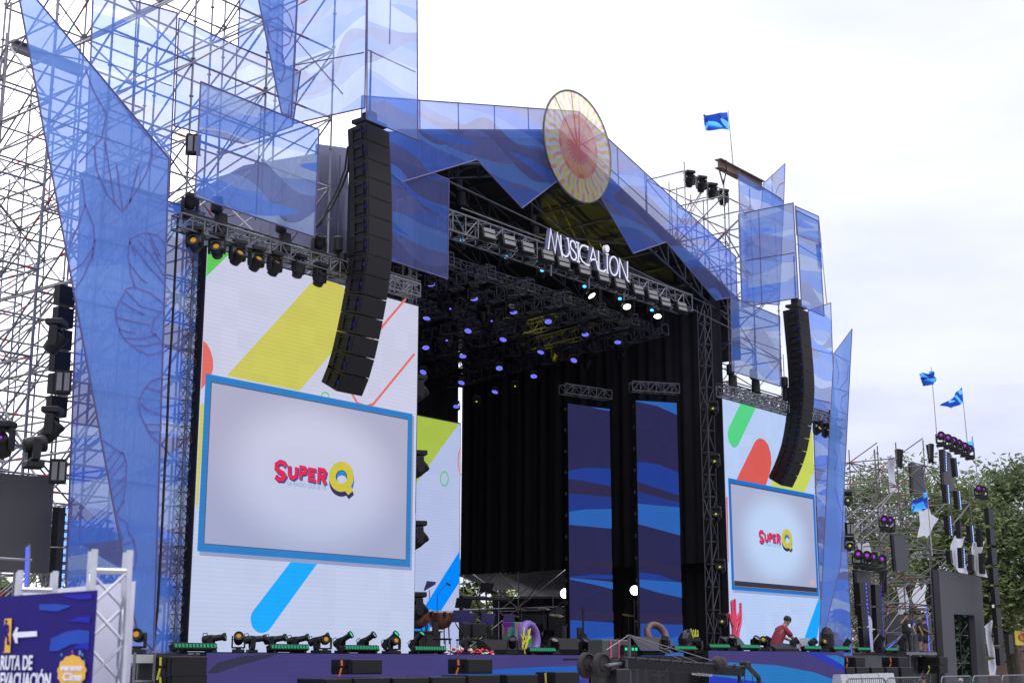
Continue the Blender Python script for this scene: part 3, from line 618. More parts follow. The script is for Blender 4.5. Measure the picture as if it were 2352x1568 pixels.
for i in range(nS):
    a0, a1 = 2*math.pi*i/nS, 2*math.pi*(i+1)/nS
    for k in range(7):
        wv = .03*math.sin(k*2.3); r0, r1 = rings[k]*rad, rings[k+1]*rad; ph = (i//2+[0, 0, 0, 0, 0, 0, 0][k]) % 3
        if k == 0: mi = 3
        elif k == 1: mi = 3 if (i//3) % 2 else 4
        elif k == 2: mi = 2 if (i//4) % 2 else 4
        elif k == 3: mi = 4 if k == 3 and (i//6) % 3 else 3
        else: mi = 0 if (i % 4) < 2 else (1 if ((i//4) + k//6) % 2 else (2 if (i//4+k) % 3 else 4))
        pts = [cc+Vector((math.cos(a+wv)*r, 0, math.sin(a+wv)*r)) for a, r in (((a0, r0), (a1, r0), (a1, r1), (a0, r1)) if r0 > 0 else ((a0, 0), (a1, r1), (a0, r1)))]
        wv2 = .03*math.sin((k+1)*2.3)
        pts = [cc+Vector((math.cos(a+ww)*r, 0, math.sin(a+ww)*r)) for a, r, ww in (((a0, r0, wv), (a1, r0, wv), (a1, r1, wv2), (a0, r1, wv2)) if r0 > 0 else ((a0, 0, 0), (a1, r1, wv2), (a0, r1, wv2)))]
        db.add(pts, [list(range(len(pts)))], mi)
db.build('printed_fabric', SM, sd)
rb = MB(); ring = [cc+Vector((math.cos(a)*rad, .03, math.sin(a)*rad)) for a in [2*math.pi*i/48 for i in range(49)]]
rb.path(ring, .04)
for a in (1.75, 2.3, .55): rb.bar(cc+Vector((0, .05, 0)), cc+Vector((math.cos(a)*rad, .05, math.sin(a)*rad)), .022)
rb.build('rim', M_dsteel, sd)

# front truss, sign letters
p0, p1 = P(1035, 500, 26.8), P(1578, 695, 26.8); zt0 = 14.62
box_truss('long silver front truss spanning the stage opening under the sign letters', (28.6, 26.75, 14.35), (43.7, 26.75, 14.5), .6, 26, rt=.035)
sg = thing('letter_sign', (P(1259, 573, 26.3).x, 26.3, 14.9), 'white raised MUSICALION letters standing on the front truss', 'sign')
LW = mat('sign_white', (.88, .87, .95), .5, 0, .04); Ys = 26.3
LS_ = mat('sign_shaded_side', (.20, .20, .34), .5, 0, .05)  # letter sides are the same white paint, with shade put into the colour
def lt(nm, *strokes, wd=.058, close=False):
    b = MB()
    for s_ in strokes:
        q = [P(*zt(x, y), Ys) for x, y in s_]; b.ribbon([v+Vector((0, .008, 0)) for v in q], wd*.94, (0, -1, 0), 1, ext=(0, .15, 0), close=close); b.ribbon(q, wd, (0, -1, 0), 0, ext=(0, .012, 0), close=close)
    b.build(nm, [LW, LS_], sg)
lt('letter_m', [(282, 575), (338, 135), (435, 640), (489, 218), (605, 780)])
lt('letter_u', [(560, 250), (566, 420), (578, 590), (610, 690), (665, 735), (715, 725), (748, 670), (757, 590), (742, 450), (722, 330)], [(690, 322), (748, 338)])
lt('letter_s', [(908, 545), (895, 460), (860, 395), (820, 378), (787, 405), (778, 470), (800, 545), (860, 615), (908, 690), (918, 760), (890, 812), (842, 805), (802, 755), (785, 690), (768, 590)])
lt('letter_i', [(950, 430), (965, 840)], [(905, 410), (980, 440)], [(925, 835), (995, 862)])
lt('letter_c', [(1178, 575), (1165, 522), (1110, 487), (1050, 484), (1005, 540), (985, 640), (1000, 740), (1050, 840), (1120, 900), (1200, 940)], [(1180, 500), (1176, 590)])
lt('letter_a', [(1202, 940), (1292, 555), (1415, 1040)], [(1208, 905), (1232, 835), (1280, 797), (1340, 805), (1398, 870)])
lt('letter_l', [(1415, 605), (1427, 1035), (1500, 1065), (1550, 1073), (1590, 1030)])
lt('letter_i', [(1610, 680), (1620, 1105)], [(1580, 670), (1645, 690)], [(1590, 1095), (1645, 1112)])
MB().prism([P(*zt(x, y+.25*(x-1615)), Ys) for x, y in ell(1615, 555, 48, 82)], (0, .12, 0)).build('dot', LW, sg)
lt('letter_o', [(x, y+.28*(x-1765)) for x, y in ell(1765, 948, 95, 208, 30)], close=True)
lt('letter_n', [(1895, 1215), (1897, 800), (2060, 1260), (2110, 1305)], [(2072, 845), (2072, 1250)])
lg = MB()
for x in (330, 1185, 1970): a = P(*zt(x, 560+.36*(x-330)), Ys+.1); lg.bar(a+Vector((0, 0, .1)), a-Vector((0, 0, .9)), .035)
q0, q1 = P(*zt(300, 200), Ys+.18), P(*zt(2060, 860), Ys+.14); lg.bar(q0, q1, .012); q0, q1 = P(*zt(300, 560), Ys+.18), P(*zt(2060, 1230), Ys+.14); lg.bar(q0, q1, .012)
lg.build('support_frame', M_alu, sg)
MB().path([P(1060, 478, 26.6), P(1330, 580, 26.6), P(1690, 760, 26.6)], .02).build('cable', M_steel, None)
o = COL.objects[-1]; tag(o, 'thin grey cable stretched above the front truss and behind the letters', 'cable')

# ================================================================== blue scrims, left wing
YA, YB = 24.5, 26.3
apex = P(33, -63, YA)
apx = [P(33, -63, YA), P(388, 364, YA), P(353, 1493, YA), P(316, 1457, YA)]
def vl(xs, y0, y1, Y): return [[P(x, y0, Y), P(x+dx, y1, Y)] for x, dx in xs]
artA = [[zc(710, 0), zc(690, 130), zc(620, 290), zc(545, 395)], [zc(700, 60), zc(620, 180), zc(530, 240)],
        [zc(975, 0), zc(965, 130), zc(985, 260), zc(1015, 350)], [zc(1000, 40), zc(1110, 190), zc(1240, 330)], [zc(1040, 0), zc(1140, 120), zc(1235, 270)], [zc(1130, 0), zc(1200, 160), zc(1240, 200)], [zc(975, 180), zc(1060, 290), zc(1110, 330)],
        [zc(1230, 480), zc(1130, 400), zc(1010, 355), zc(945, 372), zc(935, 410), zc(900, 460), zc(870, 540), zc(875, 610), zc(900, 680), zc(930, 740), zc(985, 790), zc(1040, 830), zc(1110, 865), zc(1180, 855), zc(1225, 830)],
        [zc(950, 390), zc(1060, 500), zc(1225, 545)], [zc(905, 460), zc(1000, 520), zc(1090, 560)], [zc(875, 585), zc(1000, 615), zc(1130, 640)], [zc(895, 675), zc(960, 690), zc(1020, 700)], [zc(930, 740), zc(1060, 745), zc(1180, 710)], [zc(1000, 795), zc(1110, 795), zc(1225, 770)],
        [zc(1225, 540), zc(1165, 590), zc(1140, 690), zc(1225, 770)],
        [zc(1220, 1030), zc(1150, 1055), zc(1080, 1130), zc(1042, 1230), zc(1060, 1320), zc(1100, 1410), zc(1140, 1480), zc(1205, 1535)], [zc(1090, 1110), zc(1210, 1140)], [zc(1060, 1230), zc(1110, 1280), zc(1210, 1310)], [zc(1090, 1390), zc(1210, 1390)], [zc(1120, 1445), zc(1210, 1445)],
        [zd(605, 85), zd(700, 150), zd(750, 180), zd(765, 240), zd(760, 380), zd(740, 480), zd(700, 550), zd(770, 600), zd(775, 640), zd(810, 705), zd(828, 780), zd(822, 840), zd(805, 890)],
        [zd(700, 155), zd(645, 220)], [zd(740, 170), zd(655, 290)], [zd(758, 220), zd(660, 335)], [zd(762, 315), zd(670, 400)], [zd(755, 370), zd(680, 455)], [zd(745, 470), zd(695, 545)], [zd(700, 560), zd(740, 690), zd(735, 728), zd(810, 705)],
        [z0(520, 420), z0(570, 560), z0(650, 700), z0(620, 850), z0(480, 1000)], [z0(575, 900), z0(590, 1050), z0(660, 1200), z0(750, 1300), z0(840, 1160), z0(900, 1050), z0(930, 950), z0(925, 850)],
        [z0(715, 600), z0(820, 740), z0(925, 860)], [z0(640, 870), z0(700, 1240)], [z0(710, 1000), z0(750, 1290)], [z0(850, 1000), z0(790, 1250)], [z0(790, 1500), z0(800, 1460), z0(880, 1425), z0(960, 1440), z0(1010, 1490), z0(1020, 1560)], [z0(800, 1480), z0(830, 1568)], [z0(910, 1430), z0(980, 1568)],
        [z0(500, 1100), z0(520, 1260), z0(570, 1380), z0(580, 1500), z0(560, 1600)], [z0(520, 1260), z0(470, 1400), z0(420, 1520)]]
panel('tall pointed blue sail scrim with leaf line drawings at the far left', apx, M_sail,
      [[P(*z0(175, 305), YA), P(*z0(545, 370), YA)], [P(*z0(245, 708), YA), P(*z0(1030, 975), YA)], [P(*z0(310, 1000), YA), P(*z0(1030, 1215), YA)], [P(*z0(370, 1405), YA), P(*z0(1020, 1568), YA)], [P(*zc(560, 440), YA), P(*zc(1230, 595), YA)],
       [P(*zc(690, 1130), YA), P(*zc(1215, 1210), YA)], [P(*zd(660, 330), YA), P(*zd(960, 375), YA)], [P(*zd(750, 860), YA), P(*zd(940, 890), YA)], [P(*z0(670, 580), YA), P(*z0(620, 1568), YA)]],
      name='sail_scrim', art=[[P(*q, YA) for q in ln] for ln in artA])
panel('tall blue wave scrim along the left edge of the left LED wall', [P(186, 398, YB), P(388, 463, YB), P(459, 482, YB), P(432, 1500, YB), P(146, 1500, YB)], M_dense,
      [[P(*zc(1250, 280), YB), P(*zc(1490, 335), YB)], [P(*zc(1240, 800), YB), P(*zc(1475, 850), YB)], [P(*zc(1225, 1380), YB), P(*zc(1455, 1420), YB)], [P(*zc(1240, 660), YB), P(*zc(1490, 460), YB)], [P(*zd(410, 305), YB), P(*zd(650, 330), YB)], [P(*zd(965, 485), YB), P(*zd(1150, 505), YB)], [P(*zd(970, 930), YB), P(*zd(1145, 940), YB)], [P(*zd(990, 410), YB), P(*zd(1160, 235), YB)], [P(*zd(970, 930), YB), P(*zd(1140, 760), YB)]])
YC = 26.6
panel('upper left pale scrim behind the sail tip', [P(214, -25, YC), P(407, 30, YC), P(388, 455, YC), P(198, 400, YC)], M_blue2,
      [[P(212, 130, YC), P(397, 197, YC)], [P(318, 0, YC), P(300, 400, YC)], [P(214, 60, YC), P(400, 120, YC)]])
YDn = 27.0
panel('wide pale wave scrim on the upper scaffold above the blue front banner', [P(411, 42, YDn), P(549, 109, YDn), P(690, 165, YDn), P(672, 290, YDn), P(560, 330, YDn), P(400, 290, YDn)], M_blue2,
      [[P(547, 109, YDn), P(543, 220, YDn)], [P(630, 142, YDn), P(672, 158, YDn)]])
panel('upright scrim strip left of the dark inverted triangle', [P(551, -20, YDn), P(650, -20, YDn), P(648, 150, YDn), P(547, 108, YDn)], M_blue2, [[P(550, 40, YDn), P(650, 70, YDn)]])
YT = 25.2
panel('narrow inverted triangle scrim with leaf drawing near the top', [P(590, -20, YT), P(683, -20, YT), P(669, 268, YT), P(647, 261, YT)], M_sail,
      [[P(615, 55, YT), P(675, 75, YT)], [P(627, 140, YT), P(674, 162, YT)]], name='sail_scrim',
      art=[[P(*zb(x, y), YT) for x, y in ln] for ln in ([(620, 20), (680, 60), (740, 30), (790, 90), (815, 170), (790, 270), (740, 290), (680, 250), (640, 130)], [(640, 130), (720, 110), (810, 200)], [(660, 200), (730, 180), (800, 240)], [(700, 300), (750, 340), (765, 430), (740, 500), (715, 480)], [(780, 720), (790, 640), (812, 630)])])
a_ = P(671, 285, 27.5); b_ = P(838, 248, 24.6)
panel('large slanting wave scrim hanging behind the left speaker array', [P(684, -20, 27.5), P(842, -25, 24.6), b_, a_], M_blue,
      [[P(676, 150, 27.5), P(838, 120, 24.6)], [P(674, 80, 27.5), P(790, 215, 25.4)]])
YH = 23.8
panel('tall wave scrim above and in front of the left speaker array', [P(844, -25, YH), P(958, -25, YH), P(960, 322, YH), P(842, 274, YH)], M_blue, [[P(843, 112, YH), P(957, 165, YH)], [P(900, 0, YH), P(898, 100, YH)]])
YG_ = 24.9
panel('large rectangular wave banner above the left lighting truss', [P(461, 188, YG_), P(733, 298, YG_), P(722, 544, YG_), P(448, 452, YG_)], M_blue,
      [[P(603, 245, YG_), P(590, 505, YG_)], [P(457, 320, YG_), P(729, 420, YG_)], [P(461, 240, YG_), P(732, 350, YG_)]])
panel('square wave banner to the right of the left speaker array', [P(885, 355, 26.3), P(1031, 413, 26.3), P(1028, 640.5, 26.3), P(885, 594, 26.3)], M_fas, [])
# right wing
YR = 26.6
panel('upper right tall pale scrim under the steel beam', [P(1696, 395, YR), P(1800, 462, YR), P(1797, 520, YR), P(1790, 700, YR), P(1704, 692, YR)], M_blue2, [[P(1700, 470, YR), P(1745, 540, YR)], [P(*z3(1230, 260), YR), P(*z3(1375, 350), YR)], [P(1700, 620, YR), P(1795, 640, YR)]])
panel('pointed pale scrim tip rising over the right tower', [P(1803, 376, 27.2), P(1798, 520, 27.2), P(1748, 480, 27.2), P(1753, 422, 27.2)], M_blue2, [[P(1775, 400, 27.2), P(1778, 500, 27.2)], [P(1762, 440, 27.2), P(1800, 465, 27.2)]], name='sail_scrim',
      art=[[P(*z3(x, y), 27.2) for x, y in ln] for ln in ([(1385, 230), (1350, 250), (1325, 300), (1320, 380)], [(1240, 330), (1290, 380), (1300, 450)])])
panel('large blue wave scrim on the side of the right tower above the right array', [P(1696, 492, 26.9), P(1822, 466, 24.6), P(1834, 684, 24.6), P(1704, 706, 26.9)], M_blue, [[P(1700, 600, 26.9), P(1828, 580, 24.6)], [P(1745, 480, 26.0), P(1752, 695, 26.0)]])
panel('narrow wave scrim above the right speaker array', [P(1829, 483, YH), P(1879, 508, YH), P(1893, 726, YH), P(1841, 704, YH)], M_blue, [[P(1833, 560, YH), P(1884, 590, YH)]])
panel('rear narrow scrim edge peeking behind the right tower top', [P(1826, 473, 26), P(1880, 497, 26), P(1886, 560, 26), P(1830, 540, 26)], M_blue2, [])
panel('square wave banner above the right lighting truss', [P(1678, 680, YG_), P(1791, 727, YG_), P(1792, 887, YG_), P(1681, 852, YG_)], M_blue, [[P(1680, 765, YG_), P(1791, 803, YG_)], [P(1735, 702, YG_), P(1736, 868, YG_)]])
panel('wave scrim to the right of the right speaker array', [P(1856, 713, YR), P(1908, 695, YR), P(1916, 926, YR), P(1866, 915, YR)], M_blue, [[P(1862, 800, YR), P(1912, 812, YR)]])
panel('tall blue wave scrim at the right edge of the right LED wall', [P(1866, 915, YB), P(1916, 926, YB), P(1938, 1100, YB), P(1958, 1505, YB), P(1888, 1505, YB), P(1869, 1000, YB)], M_dense,
      [[P(1876, 1100, YB), P(1937, 1110, YB)], [P(1884, 1290, YB), P(1945, 1300, YB)], [P(*zs(2080, 0), YB), P(*zs(2120, 860), YB)], [P(*zs(2050, 160), YB), P(*zs(2290, 180), YB)], [P(*zs(2070, 545), YB), P(*zs(2310, 550), YB)]])
YS = 24.6
panel('pointed blue sail scrim at the outer right edge of the stage', [P(1957, 755, YS), P(1915, 812, YS), P(1905, 1000, YS), P(1880, 1505, YS), P(1930, 1300, YS), P(1937, 1150, YS)], M_sail,
      [[P(*z5r(0, 0), YS), P(*z5r(170, 90), YS)], [P(*z5r(20, 330), YS), P(*z5r(158, 370), YS)], [P(*z5r(40, 540), YS), P(*z5r(145, 575), YS)], [P(*z5r(20, 820), YS), P(*z5r(130, 860), YS)], [P(*z5r(0, 1140), YS), P(*z5r(110, 1160), YS)]], name='sail_scrim',
      art=[[P(*z5r(x, y), YS) for x, y in ln] for ln in ([(30, 50), (60, 200), (50, 300)], [(150, 120), (140, 250), (70, 340)], [(150, 380), (90, 420), (80, 500), (100, 560)], [(20, 900), (50, 1000), (20, 1100)], [(20, 1260), (60, 1400), (90, 1500)])])
# ================================================================== scaffold
scaffold('dense steel scaffold tower behind the left wing banners, nearest the roof', [18.6, 21, 23.4, 25.8], [26.95, 29.3, 31.7], 23, 2, braces=.95, seed=2,
         rakers=[((18.6, 27, 5), (25.8, 31.7, 12)), ((18.6, 31.7, 9), (25.8, 27, 18)), ((21, 31.7, 12), (25.8, 27, 22)), ((18.6, 29.3, 13), (23.4, 27, 22))])
scaffold('tall scaffold tower rising behind the far left sail scrim', [13.5, 15.5, 17.5], [27.6, 29.6, 31.6], 17.5, 2, braces=.8, seed=5, topf=lambda x, y: 13.5+.9*(x-13.5))
scaffold('wide deep scaffold block seen against the glare at the left edge', [18, 20.4, 22.8, 25.2], [34.6, 37, 39.4, 41.8], 19, 2, braces=.85, seed=9, topf=lambda x, y: 18.5-.35*(y-34.6)+.2*(x-18),
         rakers=[((25.2, 34.6, 15), (18, 41.8, 3)), ((22.8, 34.6, 18), (17, 41.8, 7)), ((25.2, 34.6, 9), (20, 41.8, 1)), ((25.2, 37, 17), (18, 45, 2)), ((22.8, 34.6, 12), (18, 44, 0.2))])
scaffold('rear scaffold row farthest back at the left edge', [22, 25, 28], [45, 48, 51], 17, 2, braces=.7, seed=12)
scaffold('scaffold tower behind the right wing banners with the steel beam on top', [47.6, 49.7, 51.8], [27.2, 29.4, 31.6], 20.3, 1.5, braces=.9, seed=3, topf=lambda x, y: 20.3 if y < 31 else 19.2)
scaffold('low dark scaffold under the rear right corner of the stage, below the side curtain', [47.4, 49.8, 52.2, 54.6], [28.5, 31.5, 34.5, 37.5, 40.5], 5.6, 1.8, braces=.5, seed=8, r=.024)
scaffold('slim scaffold column between the stage opening and the right LED wall', [44.34, 44.8], [26.32, 26.62], 14.2, .8, braces=1, seed=21, r=.018, m=M_dsteel)
scaffold('slim scaffold column along the right edge of the left LED wall', [28.5, 28.75], [26.4, 26.7], 14.2, 1.2, braces=1, seed=22, r=.02, m=M_dsteel)
box_truss('vertical ladder truss squeezed between the left scrim and the left LED wall', (20.83, 26.3, 0), (20.83, 26.3, 12.2), .26, 40, m=M_dsteel, up=Vector((0, 1, 0)), rt=.02)
for nm, pts in (('grey tarpaulin sheet behind the left banner', [P(395, 470, 32.4), P(560, 380, 32.4), P(770, 345, 32.4), P(800, 700, 32.4), P(470, 690, 32.4)]),
                ('narrow grey tarpaulin strip beside the left speaker array', [P(725, 330, 31.9), P(800, 340, 31.9), P(800, 640, 31.9), P(725, 640, 31.9)])):
    b = MB().prism(pts, (0, .01, 0)); o = b.build('tarpaulin', M_grey); tag(o, nm, 'tarpaulin')
x_a, x_b, z_a = P(1572, 405, 31.4).x, P(1672, 450, 31.4).x, P(1611, 424, 31.4).z+.25
scaffold('open scaffold frame above the right roof slope that carries four hanging lamps', [x_a, (x_a+x_b)/2, x_b], [31.4, 33.4], z_a, (z_a-15.2)/3, z0=14.9, braces=.8, seed=77)
ib = thing('steel_beam', P(1648, 382, 26.9), 'rusty steel I-beam laid across the top of the right tower', 'beam')
a, b_ = P(1649, 375, 26.9), P(1750, 424, 26.9); b_.z = a.z
MB().rail(a+Vector((0, 0, .17)), b_+Vector((0, 0, .17)), .3, .03).rail(a-Vector((0, 0, .17)), b_-Vector((0, 0, .17)), .3, .03).rail(a, b_, .03, .32).build('profile', M_rust, ib)
sl_ = MB(); x_ = P(1660, 380, 26.9).x
sl_.bar((x_, 26.75, a.z+.2), (x_, 26.75, a.z-.25), .03).bar((x_, 27.05, a.z+.2), (x_, 27.05, a.z-.25), .03).bar((x_, 26.75, a.z-.2), (x_, 26.9, a.z-.8), .03).bar((x_, 27.05, a.z-.2), (x_, 26.9, a.z-.8), .03).bar((x_, 26.9, a.z-.8), (x_, 26.9, a.z-4.5), .012)
sl_.build('lifting_sling', M_blk, ib)
ib2 = thing('steel_beam', P(30, 105, 33), 'short steel beam end jutting from the scaffold at the upper left', 'beam')
a, b_ = P(26, 102, 33), P(190, 165, 33)
MB().rail(a+Vector((0, 0, .12)), b_+Vector((0, 0, .12)), .26, .03).rail(a-Vector((0, 0, .12)), b_-Vector((0, 0, .12)), .26, .03).rail(a, b_, .03, .24).build('profile', M_steel, ib2)
def cable(label, pts, r=.02, m=None):
    b = MB(); b.path(pts, r, 5); tag(b.build('cable', m or M_blk), label, 'cable')
cable('thin guy wire crossing the sky above the sail tip at the far left', [P(-10, 150, 33), P(150, -10, 33)], .015, M_steel)
cable('long guy wire slanting down at the upper left corner', [P(-10, 270, 35), P(185, -20, 35)], .02, M_steel)
cable('black cable hanging down in front of the blue scrim at the left', [P(409, 490, 25.9), P(406, 551, 25.9), P(396, 749, 25.9), P(388, 871, 25.9), P(382, 1029, 25.9), P(379, 1068, 25.9), P(370, 1258, 25.9), P(362, 1400, 25.9), P(352, 1490, 25.9)], .03)
for i, dx in enumerate((0, 4)):
    cable(['thick black cable loop', 'second thinner black cable loop'][i]+' swinging down beside the left speaker array', [P(803-dx, 337, 25.2), P(800-dx*2, 390, 25.2), P(785-dx*2, 430, 25.2), P(762-dx*2, 475, 25.2), P(738, 505+dx*2, 25.2), P(722, 525, 25.2)], .035-.008*i)

# ================================================================== line arrays
def line_array(label, corner, right, side, Y, tiltdown, n=14):
    """corner: picture path of the vertical edge between front and side; gives the J profile in the side plane"""
    X0 = P(*corner[0], Y).x; prof = [PX(x, y, X0) for x, y in corner]
    X1 = P(*right, PX(*corner[2], X0).y).x; D = PX(*side, X0).y-PX(*corner[2], X0).y if side else .75
    D = min(1.0, abs(D))
    seg = [0]
    for a, b in zip(prof, prof[1:]): seg.append(seg[-1]+(b-a).length)
    def at(s):
        for i in range(len(prof)-1):
            if s <= seg[i+1] or i == len(prof)-2: return prof[i].lerp(prof[i+1], (s-seg[i])/(seg[i+1]-seg[i]))
    at0 = at
    def at(s):
        e_ = min(.55, s, seg[-1]-s)
        return (at0(s-e_)+at0(s-e_/2)+at0(s)+at0(s+e_/2)+at0(s+e_))/5
    root = thing('line_array', prof[0], label, 'loudspeaker', 'hanging line arrays')
    top = prof[0]
    bp = MB(); bp.box(((X0+X1)/2, top.y+D*.45, top.z+.14), (abs(X1-X0)*.9, D*.8, .10)); bp.box(((X0+X1)/2, top.y+D*.45, top.z+.3), (.25, .3, .3)); bp.bar(((X0+X1)/2, top.y+D*.45, top.z+.4), ((X0+X1)/2, top.y+D*.45, top.z+2.2), .03)
    bp.build('flying_frame', M_blk, root)
    for k in range(n):
        a = at(seg[-1]*k/n); b = at(seg[-1]*(k+1)/n); d = (b-a).normalized(); back = Vector((0, -d.z, d.y)); back = back if back.y > 0 else -back
        h = (b-a).length; g_ = (.012 if k < 8 else .028)*h; a2 = a+d*g_; b2 = b-d*g_
        wdg = 0
        xl, xr = min(X0, X1), max(X0, X1)
        c = MB(); pts = [a2, a2+back*D+d*wdg, b2+back*D-d*wdg, b2]
        c.prism([Vector((xl, p.y, p.z)) for p in pts], (xr-xl, 0, 0)); o = c.build('cabinet', M_blk, root)
        g2 = MB(); f0 = a2+d*.03; f1 = b2-d*.03
        g2.prism([Vector((xl+.04, f0.y, f0.z))-back*.012, Vector((xr-.04, f0.y, f0.z))-back*.012, Vector((xr-.04, f1.y, f1.z))-back*.012, Vector((xl+.04, f1.y, f1.z))-back*.012], back*.02); g2.build('grille', M_blk2, o)
        s_ = MB(); m1_ = a2.lerp(b2, .25); m2_ = a2.lerp(b2, .75)
        for m_ in (m1_, m2_): s_.rail(Vector((xl-.012, m_.y, m_.z))+back*.08, Vector((xl-.012, m_.y, m_.z))+back*(D-.15), .03, .035)
        q = a2.lerp(b2, .5)
        s_.rail(Vector((xl-.015, q.y, q.z))+back*.12-d*h*.36, Vector((xl-.015, q.y, q.z))+back*.12+d*h*.36, .03, .06, up=Vector((1, 0, 0)))
        s_.rail(Vector((xl-.015, q.y, q.z))+back*(D-.2)-d*h*.36, Vector((xl-.015, q.y, q.z))+back*(D-.2)+d*h*.36, .03, .05, up=Vector((1, 0, 0)))
        s_.build('rigging_rail', M_blk, o)
        e_ = MB().box((xl-.02, q.y+.05, q.z), (.012, .05, .1)); e_.build('status_light', emit('status_blue', (.05, .05, .5), .25), o)
    return root
line_array('curved black line array of fourteen speakers in front of the left LED wall', [(838, 280), (843.8, 412), (844.5, 588), (840.6, 613.6), (834, 654.6), (825.9, 698.9), (819, 741.6), (807.8, 782.6), (799.6, 822), (789.8, 866), (772, 899)],
           (904.6, 459), (806, 502), 24.5, 0)
line_array('curved black line array in front of the right LED wall', [(1831.5, 706), (1838, 771.75), (1845.5, 856), (1846.5, 906.8), (1840, 960), (1833, 1013.7), (1818.8, 1064), (1793.5, 1115)],
           (1871, 870), (1811, 860), 24.5, 0, 14)

# ================================================================== luminaires
def head_proto(kind, lensm, prof=False):
    r = thing('moving_head', (0, 0, 0), 'x', 'stage light'); r.name = 'moving_head'
    b = MB(); b.box((0, 0, .06), (.38, .32, .12), bev=.02); b.box((0, 0, .13), (.16, .16, .03)); b.build('base', M_blk, r, local=True)
    y = MB(); y.box((0, 0, .165), (.42, .14, .05), bev=.012)
    for s in (-1, 1): y.prism([(s*.19-.025, -.07, .16), (s*.19-.025, .07, .16), (s*.19-.025, .085, .4), (s*.19-.025, .06, .52), (s*.19-.025, -.06, .52), (s*.19-.025, -.085, .4)], (.05, 0, 0))
    y.build('yoke', M_blk, r, local=True)
    h = MB(); M = Matrix.Rotation(R(90), 4, 'X')
    if prof: h.lathe([(.07, -.30), (.12, -.27), (.135, -.12), (.125, .02), (.10, .12), (.095, .34), (.13, .38), (.13, .46), (.115, .46), (.10, .43)], M, 16)
    else: h.lathe([(.06, -.22), (.13, -.19), (.155, -.05), (.15, .08), (.16, .16), (.15, .2), (.13, .2), (.12, .17)], M, 16)
    ho = h.build('head', M_blk, r, smooth=False, local=True, loc=(0, 0, .44))
    z = .435 if prof else .175
    MB().disc((0, -z, 0), .095 if prof else {'amber': .072, 'purple': .06, 'yellow': .05, 'violet': .05, 'cyan': .075}.get(kind, .115), (0, -1, 0), 16).build('lens', lensm, ho, local=True)
    if prof: MB().path([(.0, .25, .10), (0, .25, .2), (0, .12, .2), (0, .12, .12)], .012, 5).build('handle', M_blk, ho, local=True)
    return r
def wash_proto():
    r = thing('wash_light', (0, 0, 0), 'x', 'stage light')
    MB().box((0, 0, .05), (.34, .3, .1), bev=.02).build('base', M_blk, r, local=True)
    y = MB(); y.box((0, 0, .13), (.44, .12, .04))
    for s in (-1, 1): y.box((s*.2, 0, .3), (.035, .12, .34))
    y.build('yoke', M_blk, r, local=True)
    h = MB().lathe([(.1, -.14), (.17, -.1), (.19, 0), (.19, .1), (.175, .1), (.17, .085)], Matrix.Rotation(R(90), 4, 'X'), 18); ho = h.build('head', M_blk, r, local=True, loc=(0, 0, .38))
    d = MB()
    for ring_, n_ in ((0, 1), (.055, 6), (.105, 12), (.15, 16)):
        for i in range(n_): d.disc((ring_*math.cos(2*math.pi*i/n_), -.089, ring_*math.sin(2*math.pi*i/n_)), .019, (0, -1, 0), 6)
    d.build('lens', M_bluL, ho, local=True); return r
PROTO = {}
USED = set()
def proto(k):
    if k not in PROTO:
        PROTO[k] = {'amber': lambda: head_proto(k, M_amber), 'green': lambda: head_proto(k, M_grn, True), 'clear': lambda: head_proto(k, M_clear, True), 'dark': lambda: head_proto(k, mat('dark_glass', (.02, .02, .03), .1)),
                    'cyan': lambda: head_proto(k, M_cy), 'purple': lambda: head_proto(k, M_pur), 'yellow': lambda: head_proto(k, M_yel), 'white': lambda: head_proto(k, M_whL), 'violet': lambda: head_proto(k, emit('violet_lens', (.2, .08, 1), 1.6)), 'wash': wash_proto}[k]()
    return PROTO[k]
def light(k, loc, label, group, pan=0, tilt=0, hang=False, s=1.0):
    src = proto(k)
    if k in USED: o = copy_tree(src)
    else: USED.add(k); o = src
    o.location = loc; o.scale = (s, s, s); o['label'] = label; o['group'] = group
    o.rotation_euler = (math.pi if hang else 0, 0, R(pan)+(math.pi if hang else 0))
    for c in [x for x in COL.objects if x.parent == o]:
        if c.name.startswith('head'): c.rotation_euler = (R(tilt) if hang else -R(tilt), 0, 0)
    return o
TOCAM = -51.4   # pan that turns a light's -Y front towards the camera side
def hang_at(k, px, py, Y, label, group, pan=-30, tilt=35, s=1.0):
    p = P(px, py, Y); p.z += .44*s; return light(k, p, label, group, pan, tilt, True, s)
# -- left truss and its heads
def truss_px(label, a, b, Y, s, **k):
    A, B = P(*a, Y), P(*b, Y); z = (A.z+B.z)/2; A.z = B.z = z; return box_truss(label, A, B, s, **k), z
_, zT = truss_px('silver lighting truss above the left LED wall', (405, 510), (955, 668), 25.2, .34, rt=.026)
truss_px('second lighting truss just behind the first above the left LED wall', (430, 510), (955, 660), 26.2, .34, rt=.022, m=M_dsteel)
xs = [(447, 561), (498, 576), (545, 591), (588, 605), (630.6, 616), (685, 621), (734, 641)]
for i, (x, y) in enumerate(xs):
    hang_at('amber' if i < 5 else 'dark', x, y, 25.1, ORD[i]+' moving head from the left under the left wall truss, '+('amber lens' if i < 5 else 'dark lens'), 'moving heads under the left truss', pan=[-52, -48, -10, -8, 0, 15, 8][i], tilt=[20, 25, 35, 40, 55, 75, 65][i], s=.92)
for i, (x, y, l_) in enumerate(((437, 462, 'upright black moving head at the left end of the left truss'), (733, 556, 'upright black moving head near the middle of the left truss, beside the banner corner'), (1914, 946, 'upright black moving head at the right end of the right truss'))):
    p = P(x, y, 25.2); p.z -= .4; light('dark', p, l_, 'moving heads standing on the trusses', pan=-20, tilt=60, s=.9)
hz = MB()
